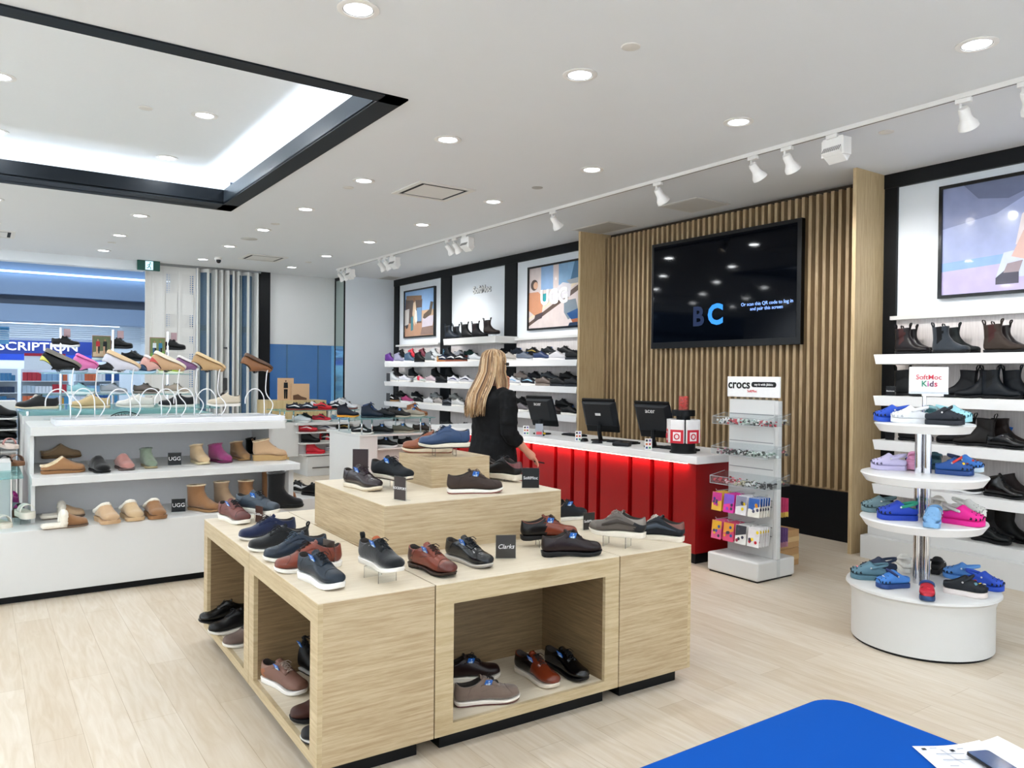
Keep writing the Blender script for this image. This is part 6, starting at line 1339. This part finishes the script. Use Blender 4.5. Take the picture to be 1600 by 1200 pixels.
# ---------------------------------------------------------------- wire stands and upside-down shoes on the slipper display
WW = mat('F2F2F4', .3, var=.01)
def wire_stand(x, y, h, lab, curl=1, z=1.205):
    t = thing('wire_shoe_stand', lab, 'stand', (x, y, z), 0, 'white curled wire stands')
    c = MB(); c.tube([Vector(p) for p in catmull([(-.08, 0, .1), (-.075, 0, .16), (-.03, 0, .22), (.03, 0, .225), (.075, 0, .17), (.085, 0, .09), (.085, 0, .0)], 20)], .0045, WW, n=6)
    c.tube([Vector(p) for p in catmull([(.115, -.02, 0), (.15, -.02, .06), (.15, -.02, .11), (.105, -.02, .17), (.09, -.02, .23), (.1, -.02, h - .03), (.115, -.02, h)], 20)], .0045, WW, n=6)
    part(c, 'wire', t, smooth=True); part(bx(-.09, -.05, 0, .13, .05, .004, ACRYL), 'foot_plate', t)
def inverted(label, x, y, z, up, sole, **k):
    # sole upwards, toe pointing down along +X
    t = shoe('low_top_shoe', label, 'shoe', (x, y, z), 0, up=up, sole=sole, group='shoes shown sole-up on wire stands', det=1, tagc=0, **k)
    t.rotation_euler = (R(180), R(27), 0); return t
YD = 6.85; XAT = {102: .55, 196: .97, 268: 1.314, 331: 1.633, 406: 2.037}; XB = [.729, 1.227, 1.49]; XG = {58: .409, 141: .803, 211: 1.158, 276: 1.507, 350: 1.823}
for px, up, sole, z_, lab, kw in ((102, '16161A', '7A756C', 560, 'black shoe with grey sole held sole-up', D(zone={'low': '16161A', 'collar': 'E8E46A'}, T=.034)), (196, 'D8D8E4', 'D9BC94', 562, 'white shoe with tan sole held sole-up', D(T=.034)), (268, 'C6A078', 'E6DCC8', 564, 'tan shoe with cream sole held sole-up', D(T=.03, zone={'collar': 'C03A3A'})), (331, 'BE9A6C', 'D8BE94', 563, 'sand shoe with pale gum sole held sole-up', D(T=.026)), (406, '8A5A34', '5A4030', 564, 'brown shoe with dark tread held sole-up', D(T=.03))):
    x = XAT[px]
    inverted(lab, x, YD, 1.69, up, sole, L=.27, **kw); wire_stand(x - .05, YD - .02, .4, 'white wire stand under the %s' % lab.split(' held')[0])
for k_, (up, lab) in enumerate((('E87AB8', 'small pink shoe held sole-up behind the black one'), ('EDB8AE', 'small peach shoe held sole-up behind the tan one'), ('8A6090', 'small purple shoe held sole-up behind the sand one'))):
    x = XB[k_]; inverted(lab, x, 7.05, 1.68, up, 'E8E4E4' if k_ else 'E87AB8', L=.18, T=.02, laces=0, tongue=False); wire_stand(x - .04, 7.04, .4, 'white wire stand under the %s' % lab.split(' held')[0])
# glass table behind with low shoes
gt_ = thing('glass_top_table', 'white cabinet with a glass top holding casual shoes behind the slipper display', 'display table', (1.0, 7.9, 0))
part(bx(.3, 7.5, 0, 1.8, 8.5, 1.2, WHITE), 'cabinet', gt_, world=True, bevel=.003); part(bx(.28, 7.45, 1.24, 1.85, 8.5, 1.252, GL), 'glass_top', gt_, world=True)
for x, y in ((.34, 7.55), (1.78, 7.55), (.34, 8.4), (1.78, 8.4)): part(MB().tube([(x, y, 1.2), (x, y, 1.24)], .012, CHROME), 'spacer', gt_, world=True)
c = MB(); cx_, cz_ = 1.06, 1.145
c.tube([(cx_ + .13 * math.cos(q), 7.497, cz_ + .075 * math.sin(q)) for q in [PI * k / 20 for k in range(21)]], .004, mat('1A1C20', .5), n=4); part(c, 'round_emblem', gt_, world=True)
for k_, ch in enumerate('BIRKENSTOCK'):
    q = PI * (.9 - .8 * k_ / 10); text(ch, .03, mat('1A1C20', .5), gt_, loc=(cx_ + .105 * math.cos(q), 7.496, cz_ + .055 * math.sin(q)), rot=(PI / 2, q - PI / 2 if False else 0, 0))
for px, up, sole, lab, kw in ((58, '2C2E30', 'E0CFB4', 'black low shoe with cream sole on the glass table', D(lace='E8E4DC')), (141, 'C8B080', 'DCC8A4', 'tan low shoe on the glass table', D(lace='E8E0D0')), (211, 'E6E2DA', 'ECE6DC', 'white low shoe on the glass table', D(lace='F0F0F0')), (276, '2A2C32', 'E4E0D8', 'charcoal low shoe on the glass table', D(lace='E8E8E8'))):
    shoe('low_top_shoe', lab, 'shoe', (XG[px], 7.62, 1.252), 178, up=up, sole=sole, rough=.8, T=.022, det=1, L=.31, group='casual shoes on the glass table', **kw)
shoe('low_top_shoe', 'beige low shoe with white sole on a wire stand', 'shoe', (XG[350], 7.2, 1.27), 178, up='D8CBB4', sole='F0ECE4', rough=.8, T=.024, det=1, L=.28, group='casual shoes on the glass table'); riser(XG[350], 7.2, 1.2, 0, .068, label='clear stand under the beige low shoe')
o = bx(1.6, 7.12, 1.165, 2.15, 7.28, 1.2, WHITE).build('display_riser'); tag(o, 'thin white riser at the end of the slipper display', 'plinth')
# sandals and slides at the picture edge
gsh = thing('glass_shelf_unit', 'white unit with a glass shelf of sandals at the end of the slipper display', 'display unit', (-.4, 6.6, .489))
part(bx(-1.2, 6.75, .489, .2, 7.15, .9, WHITE), 'body', gsh, world=True); part(bx(-1.2, 6.3, .828, .26, 7.1, .84, GL), 'glass_shelf', gsh, world=True); part(bx(-1.2, 7.3, .9, .02, 7.5, 1.3, WHITE), 'back_box', gsh, world=True)
for x in (-.9, .2): part(MB().tube([(x, 6.72, .489), (x, 6.72, .828)], .01, CHROME), 'leg', gsh, world=True)
def slide(label, x, y, z, yaw, up, foot, n=2, L=.25, T=.03):
    t = thing('sandal', label, 'sandal', (x, y, z), R(yaw), 'sandals at the display end'); c = MB(); oo = OUT + [(a, -b_) for a, b_ in reversed(OUT)]; N = len(oo); vs = []
    for k, zz in ((1.0, 0), (1.04, T * .5), (1.0, T)): vs += [((a - .5) * L, b_ * k * .92, zz) for a, b_ in oo]
    fs = [(j * N + q, (j + 1) * N + q, (j + 1) * N + (q + 1) % N, j * N + (q + 1) % N) for j in range(2) for q in range(N)]; cf = [(2 * N + q, 2 * N + q + 1, 2 * N + N - 2 - q, 2 * N + N - 1 - q)[::-1] for q in range(len(OUT) - 1)]
    c.add(vs, fs + cf, mat(foot, .7)); part(c, 'footbed', t, smooth=True, angle=.7)
    for s_ in range(n):
        c = MB(); x0 = (.02, .16 - .5 + .34)[s_ % 2] * 1 + s_ * .055 - .01; vs = []
        for j in range(9): a = PI * j / 8; vs += [(x0 + w_, .043 * math.cos(a), T + .048 * math.sin(a)) for w_ in (-.02, .02)]
        c.add(vs, [(2 * j, 2 * j + 1, 2 * j + 3, 2 * j + 2) for j in range(8)], mat(up, .6)); o = part(c, 'strap', t, smooth=True); md = o.modifiers.new('t', 'SOLIDIFY'); md.thickness = .005
slide('black double-strap sandal on the glass shelf at the picture edge', *(0.157,7.145), .84, 285, '14161A', '8A5A3C'); slide('bronze double-strap sandal on the glass shelf', *(0.232,7.151), .84, 288, '8A6A58', '9A6A4A'); slide('pink sandal on a clear post above the glass shelf', *(0.205,7.403), .95, 285, 'C08A84', 'E8D8CC', n=1); riser(*(0.205,7.403), .84, 0, .11, label='clear stand under the pink sandal')
slide('white platform sandal raised on a clear stand', *(0.273,6.502), .53, 285, 'E8E4D8', 'E2DACA', T=.045); riser(*(0.273,6.502), .489, 285, .04, label='clear stand under the white platform sandal')
slide('grey and brown chunky sandal behind the white platform sandal', *(0.215,6.848), .489, 300, 'A8A8B4', '6E4E38', T=.05); slide('hot pink sandal at the picture edge', *(0.191,7.183), .489, 290, 'F050C8', 'F060C0', T=.1); slide('white slide cut by the picture edge', *(0.134,6.440), .489, 285, 'ECE6DA', 'E6DCCB')
for k_, (z, lab) in enumerate(((1.165, 'black shoe on the top slot of the white tower'), (1.07, 'black clog on the middle slot of the white tower'), (.975, 'black clog on the lower slot of the white tower'))):
    shoe('slip_on_shoe', lab, 'shoe', (.16, 8.0, z), -10, up='0E1116', sole='0E1116', T=.02, L=.24, laces=0, det=1, group='black shoes on the white tower')
tw = thing('shoe_tower', 'narrow white tower with slots of black shoes at the picture edge', 'display unit', (.15, 8.2, 0)); part(bx(-.02, 8.15, 0, .28, 8.5, 1.3, WHITE), 'back', tw, world=True)
for z in (1.165, 1.07, .975, .88): part(bx(-.02, 7.88, z - .012, .28, 8.15, z, WHITE), 'slot_shelf', tw, world=True)

# ---------------------------------------------------------------- tower of running shoes near the shopfront
rt = thing('running_shoe_tower', 'tiered glass tower of running shoes near the shop opening', 'display stand', (1.35, 10.5, 0))
part(MB().cyl((0, 0), .5, 0, .1, WHITE, n=40), 'base', rt, smooth=True, angle=.5)
for x_ in (-.55, 0, .62): part(MB().tube([(x_, 0, .1 if x_ == 0 else 1.3), (x_, 0, 2.08)], .014, CHROME), 'pole', rt)
for z in (.95, 1.3, 1.55): part(bx(-.75, -.25, z - .01, .85, .3, z, GL), 'glass_shelf', rt)
part(MB().box(-.72, -.25, .4, .8, .25, .94, mat('1E3A66', .6)), 'cabinet', rt, 'dark blue cabinet')
part(MB().tube([(-.55, 0, .9), (-.55, 0, 1.3)], .014, CHROME).tube([(.62, 0, .9), (.62, 0, 1.3)], .014, CHROME), 'lower_pole', rt)
GT = 'running shoes on the tower'
def rn(label, x, z, up, sole, y=10.35, yaw=-25, **k): shoe('running_shoe', label, 'shoe', (x, y, z), yaw, up=up, sole=sole, T=.036, L=.3, laces=3, det=1, group=GT, **k)
for x, lab, up, so_ in ((.85, 'black running shoe with white midsole topmost on its pole', '14161A', 'F0F0F4'), (1.42, 'all-black running shoe topmost on the middle pole', '15171C', '1A1C20'), (2.03, 'all-black running shoe topmost on the far pole', '14161A', '1A1C20')):
    rn(lab, x, 1.85, up, so_, y=10.5); o = bx(x - .1, 10.42, 1.835, x + .12, 10.58, 1.85, ACRYL).build('pole_shelf', rt); o.location = (-rt.location.x, -rt.location.y, 0)
    tag(bx(x - .02, 10.52, 1.97, x + .05, 10.53, 2.07, mat('B89AA0', .5)).build('price_card'), 'pinkish price card above the shoe %s' % lab.split(' topmost ')[1], 'card')
for x, z, up, so_, lab in ((.92, 1.55, '18304E', 'A8B8CC', 'navy running shoe on the upper glass shelf'), (1.3, 1.55, '14161C', 'F0F0F4', 'black running shoe with white sole on the upper glass shelf'), (1.66, 1.55, '1A3C60', 'B8D8EC', 'blue running shoe with ice sole on the upper glass shelf'), (1.98, 1.55, 'C8E84A', 'F4F8E0', 'neon yellow running shoe on the upper glass shelf'),
    (1.0, 1.3, '9FD0DC', 'E8F0F0', 'pale aqua running shoe on the lower glass shelf'), (1.34, 1.3, 'A8ACB4', 'C8CCD4', 'light grey running shoe on the lower glass shelf'), (1.7, 1.3, '6A5E58', '8A7E78', 'taupe running shoe on the lower glass shelf'), (2.05, 1.3, 'B8A898', 'E8E0D8', 'beige running shoe on the lower glass shelf')): rn(lab, x, z, up, so_)
rn('light blue running shoe in the second tier of the tower', 1.28, 1.7, '8AB0C8', 'D8E8EC', y=10.6); rn('black running shoe in the second tier of the tower', 1.6, 1.7, '1C2024', '2A2C30', y=10.6)
for x0, x1, lab, cc in ((1.12, 1.32, 'framed photograph of two runners in red and black on a path', ('B01E28', '14161A')), (1.75, 1.93, 'framed photograph of two people in blue walking on grass', ('D8E0E8', '2A7AA0'))):
    t = thing('framed_photograph', lab, 'picture', ((x0 + x1) / 2, 10.45, 1.74), 0); part(bx(x0, 10.44, 1.74, x1, 10.455, 2.0, mat('8A6A5A', .5)), 'frame', t, world=True)
    c = MB().poly([(x0 + .008, 10.4395, 1.75), (x1 - .008, 10.4395, 1.75), (x1 - .008, 10.4395, 1.99), (x0 + .008, 10.4395, 1.99)], mat('6A7A4A' if cc[0] != 'B01E28' else '5E6848', .5, var=.35, scale=25)); w_ = x1 - x0
    c.poly([(x0 + .008, 10.439, 1.75), (x1 - .008, 10.439, 1.75), (x1 - .008, 10.439, 1.83), (x0 + .008, 10.439, 1.80)], mat('C8B090' if cc[0] == 'B01E28' else '6AA040', .5))
    for q, col in ((.3, cc[0]), (.68, cc[1])):
        xc = x0 + q * w_; c.poly([(xc - .022, 10.438, 1.87), (xc + .022, 10.438, 1.87), (xc + .02, 10.438, 1.93), (xc - .02, 10.438, 1.93)], mat(col, .5)); c.poly([(xc - .018, 10.438, 1.78), (xc - .004, 10.438, 1.78), (xc + .0, 10.438, 1.87), (xc - .02, 10.438, 1.87)], mat('C89A7C' if cc[0] == 'B01E28' else '1E5A8A', .5)); c.poly([(xc + .004, 10.438, 1.785), (xc + .016, 10.438, 1.785), (xc + .02, 10.438, 1.87), (xc + .0, 10.438, 1.87)], mat('1E2228', .5))
        c.poly([(xc + .01 * math.cos(g), 10.438, 1.945 + .012 * math.sin(g)) for g in [PI * k / 4 for k in range(8)]], mat('A87A5C', .5))
    part(c, 'picture', t, world=True)
# low shoes near the floor between display and rack
o = bx(2.35, 6.9, 0, 2.95, 7.5, .42, WHITE).build('display_plinth', bevel=.003); tag(o, 'low white plinth beyond the end of the slipper display', 'plinth')
shoe('trainer', 'charcoal trainer with white panels on the low white plinth', 'shoe', (2.55, 7.3, .42), -50, up='2A2C30', stripe='E0E0E0', sole='D0D0D0', det=1, group='shoes on the low plinth'); shoe('trainer', 'black trainer with white tongue on the low white plinth', 'shoe', (2.62, 7.05, .42), -60, up='15171B', zone={'collar': 'E0E0E0'}, sole='15171B', det=1, group='shoes on the low plinth'); shoe('trainer', 'grey trainer at the island side of the low white plinth', 'shoe', (2.84, 6.98, .42), 190, up='5A5E62', sole='C8C4BC', det=1, group='shoes on the low plinth')

# ---------------------------------------------------------------- the mall and the pharmacy across the way
struct(bx(-14, 14.75, -.1, 16, 30, 0, mat('B8BCC0', .25, var=.05, scale=2)).build('floor_mall'))
struct(bx(-14, 14.9, 5.2, 16, 21, 5.3, mat('8CA4BC', .7)).build('ceiling_mall'))
struct(bx(-14, 15.6, 3.62, 16, 15.9, 5.2, mat('0E2A44', .5)).build('ceiling_mall_edge'))
BF = mat('98AECB', .5, var=.03, scale=.6)
struct(bx(-14, 21.6, 3.35, 4.4, 22.2, 5.2, BF).build('wall_mall_fascia')); struct(bx(-14, 21.9, 3.12, 4.4, 22.2, 3.35, mat('66707E', .6)).build('wall_mall_fascia_band')); struct(bx(-14, 21.5, 2.72, 4.4, 22.2, 3.12, BF).build('wall_mall_fascia_low'))
tag(bx(-8, 21.45, 3.86, 4.4, 21.55, 3.9, mat('BFE0FF', .5, emit=2.2)).build('mall_light_line'), 'long thin bright light line along the blue mall fascia', 'light')
struct(bx(4.4, 21.4, 0, 14, 21.9, 5.2, mat('2F6FA8', .35, var=.1, scale=.5)).build('wall_mall_blue'))
c = MB()
for x in (5.3, 6.2, 7.1, 8.0, 9.0): c.box(x, 21.38, 0, x + .03, 21.4, 3.4, mat('1A4468', .4))
struct(c.build('trim_mall_panel_joints')); struct(bx(4.4, 21.3, 2.65, 14, 21.4, 2.8, mat('1A4468', .4)).build('trim_mall_band'))
# pharmacy interior
c = MB()
for k in range(8): c.box(-14, 22.25 + .04 * k, 2.3 + .052 * k, 4.3, 22.27 + .04 * k, 2.328 + .052 * k, mat('E4EEF4', .4))
struct(c.build('trim_louvre_band'))
struct(bx(-14, 22.2, 2.98, 4.4, 27.2, 3.05, mat('C8D4DE', .6)).build('ceiling_pharmacy')); struct(bx(-14, 27.2, 0, 4.4, 27.4, 3.05, mat('D8E0E6', .7)).build('wall_pharmacy_back')); struct(bx(4.3, 22.2, 0, 4.4, 27.3, 3.05, mat('D8E0E6', .7)).build('wall_pharmacy_side'))
for k in range(9): tag(bx(-10, 22.6 + k * .5, 2.93, 3.6, 22.72 + k * .5, 2.975, mat('EAF4FF', .5, emit=1.8)).build('pharmacy_ceiling_light'), 'long linear ceiling light of the pharmacy, %s from the walkway' % ('first', 'second', 'third', 'fourth', 'fifth', 'sixth', 'seventh', 'eighth', 'ninth')[k], 'light', 'pharmacy ceiling lights')
sgn = thing('pharmacy_sign', 'deep blue sign band with white capital letters inside the pharmacy', 'sign', (-.5, 24.6, 1.9)); part(bx(-5, 24.6, 1.84, 3.1, 24.68, 2.42, mat('16307E', .4)), 'band', sgn, world=True); part(bx(-5, 24.59, 1.84, 3.1, 24.6, 2.0, mat('1440B0', .4)), 'lower_stripe', sgn, world=True)
text('PRESCRIPTION', .31, mat('F0F4FF', .4, emit=.5), sgn, loc=(1.05, 24.57, 2.2), rot=FACE_Y, sx=1.22, bold=.003)
part(bx(-5, 24.6, 1.62, 3.3, 24.68, 1.84, mat('DCE4EA', .5)), 'shelf_header', sgn, world=True)
tag(bx(-.6, 22.45, 2.2, .62, 22.47, 2.62, mat('5A9AC4', .4, emit=.2)).build('hanging_banner'), 'pale blue banner with round shapes hanging in the pharmacy', 'banner')
tag(MB().box(3.0, 23.6, 1.6, 3.35, 23.62, 1.95, mat('1E6A94', .4)).build('aisle_sign'), 'square teal aisle marker with the number 2', 'sign'); text('2', .26, mat('E8F4FA', .5), None, name='aisle_number', loc=(3.17, 23.59, 1.78), rot=FACE_Y); tag(bpy.data.objects['aisle_number'], 'white number two on the teal aisle marker', 'lettering')
tag(bx(.95, 22.9, 1.58, 1.85, 22.92, 2.0, mat('E8ECF0', .4)).build('shelf_promotion_sign'), 'white promotion board with a red strip and yellow price', 'sign'); pb = bpy.data.objects['shelf_promotion_sign']; part(bx(.95, 22.89, 1.93, 1.85, 22.9, 2.0, mat('C01E38', .4)), 'red_strip', pb); part(bx(1.62, 22.89, 1.74, 1.82, 22.9, 1.9, mat('E8D820', .4)), 'yellow_price', pb)
rnd = random.Random(11); PC = ['E8ECF0', 'D8E0E8', '8AB0D0', 'E0A030', 'C02A3A', '2A5A9A', 'E8E0D0', 'B8C8D4', '4A90B8', 'D86A40', 'F0F0F0']
def gondola(x0, x1, y, lab, h=1.6, n=5, blue=False):
    t = thing('pharmacy_shelving', lab, 'shelving', ((x0 + x1) / 2, y, 0)); c = MB().box(x0, y + .3, 0, x1, y + .36, h, mat('C8D4DC', .5))
    part(c, 'back', t, world=True); n_ = 0
    for k in range(n):
        z = .12 + k * (h - .12) / n; part(bx(x0, y - .05, z - .02, x1, y + .3, z, mat('E4EAEE', .4)), 'shelf', t, world=True); x = x0 + .02
        while x < x1 - .1:
            w_ = rnd.uniform(.07, .12); col = rnd.choice(PC if not blue else ['2A5A8A', '3A7AA8', '14304E', '1E6A94', 'B02A30']); rows_ = rnd.randint(3, 6)
            hh = rnd.uniform(.14, .22)
            for q in range(min(rows_, int((x1 - x) / (w_ + .01)))):
                if k >= n - 3:
                    o = bx(x, y - .03, z, x + w_ - .006, y + .12, z + hh, mat(col, .5)).build('product_box'); tag(o, '%s product boxes on the %s, shelf %s from the top' % ({'E8ECF0': 'white', 'D8E0E8': 'pale grey', '8AB0D0': 'light blue', 'E0A030': 'amber', 'C02A3A': 'crimson', '2A5A9A': 'blue', 'E8E0D0': 'cream', 'B8C8D4': 'grey-blue', '4A90B8': 'sea blue', 'D86A40': 'orange', 'F0F0F0': 'bright white', '2A5A8A': 'mid blue', '3A7AA8': 'sky blue', '14304E': 'dark navy', '1E6A94': 'teal', 'B02A30': 'red'}[col], lab.split(' with')[0], ('first', 'second', 'third')[n - 1 - k]), 'product box', 'boxes on the %s' % lab.split(' with')[0])
                    n_ += 1
                x += w_
            if n_ > 70: break
gondola(-.6, .82, 22.9, 'blue-toned pharmacy shelving with dark goods', blue=True); gondola(.9, 1.95, 22.95, 'white pharmacy shelving with promotion board'); gondola(2.1, 3.2, 23.4, 'pharmacy shelving with mixed goods behind the runners photograph')
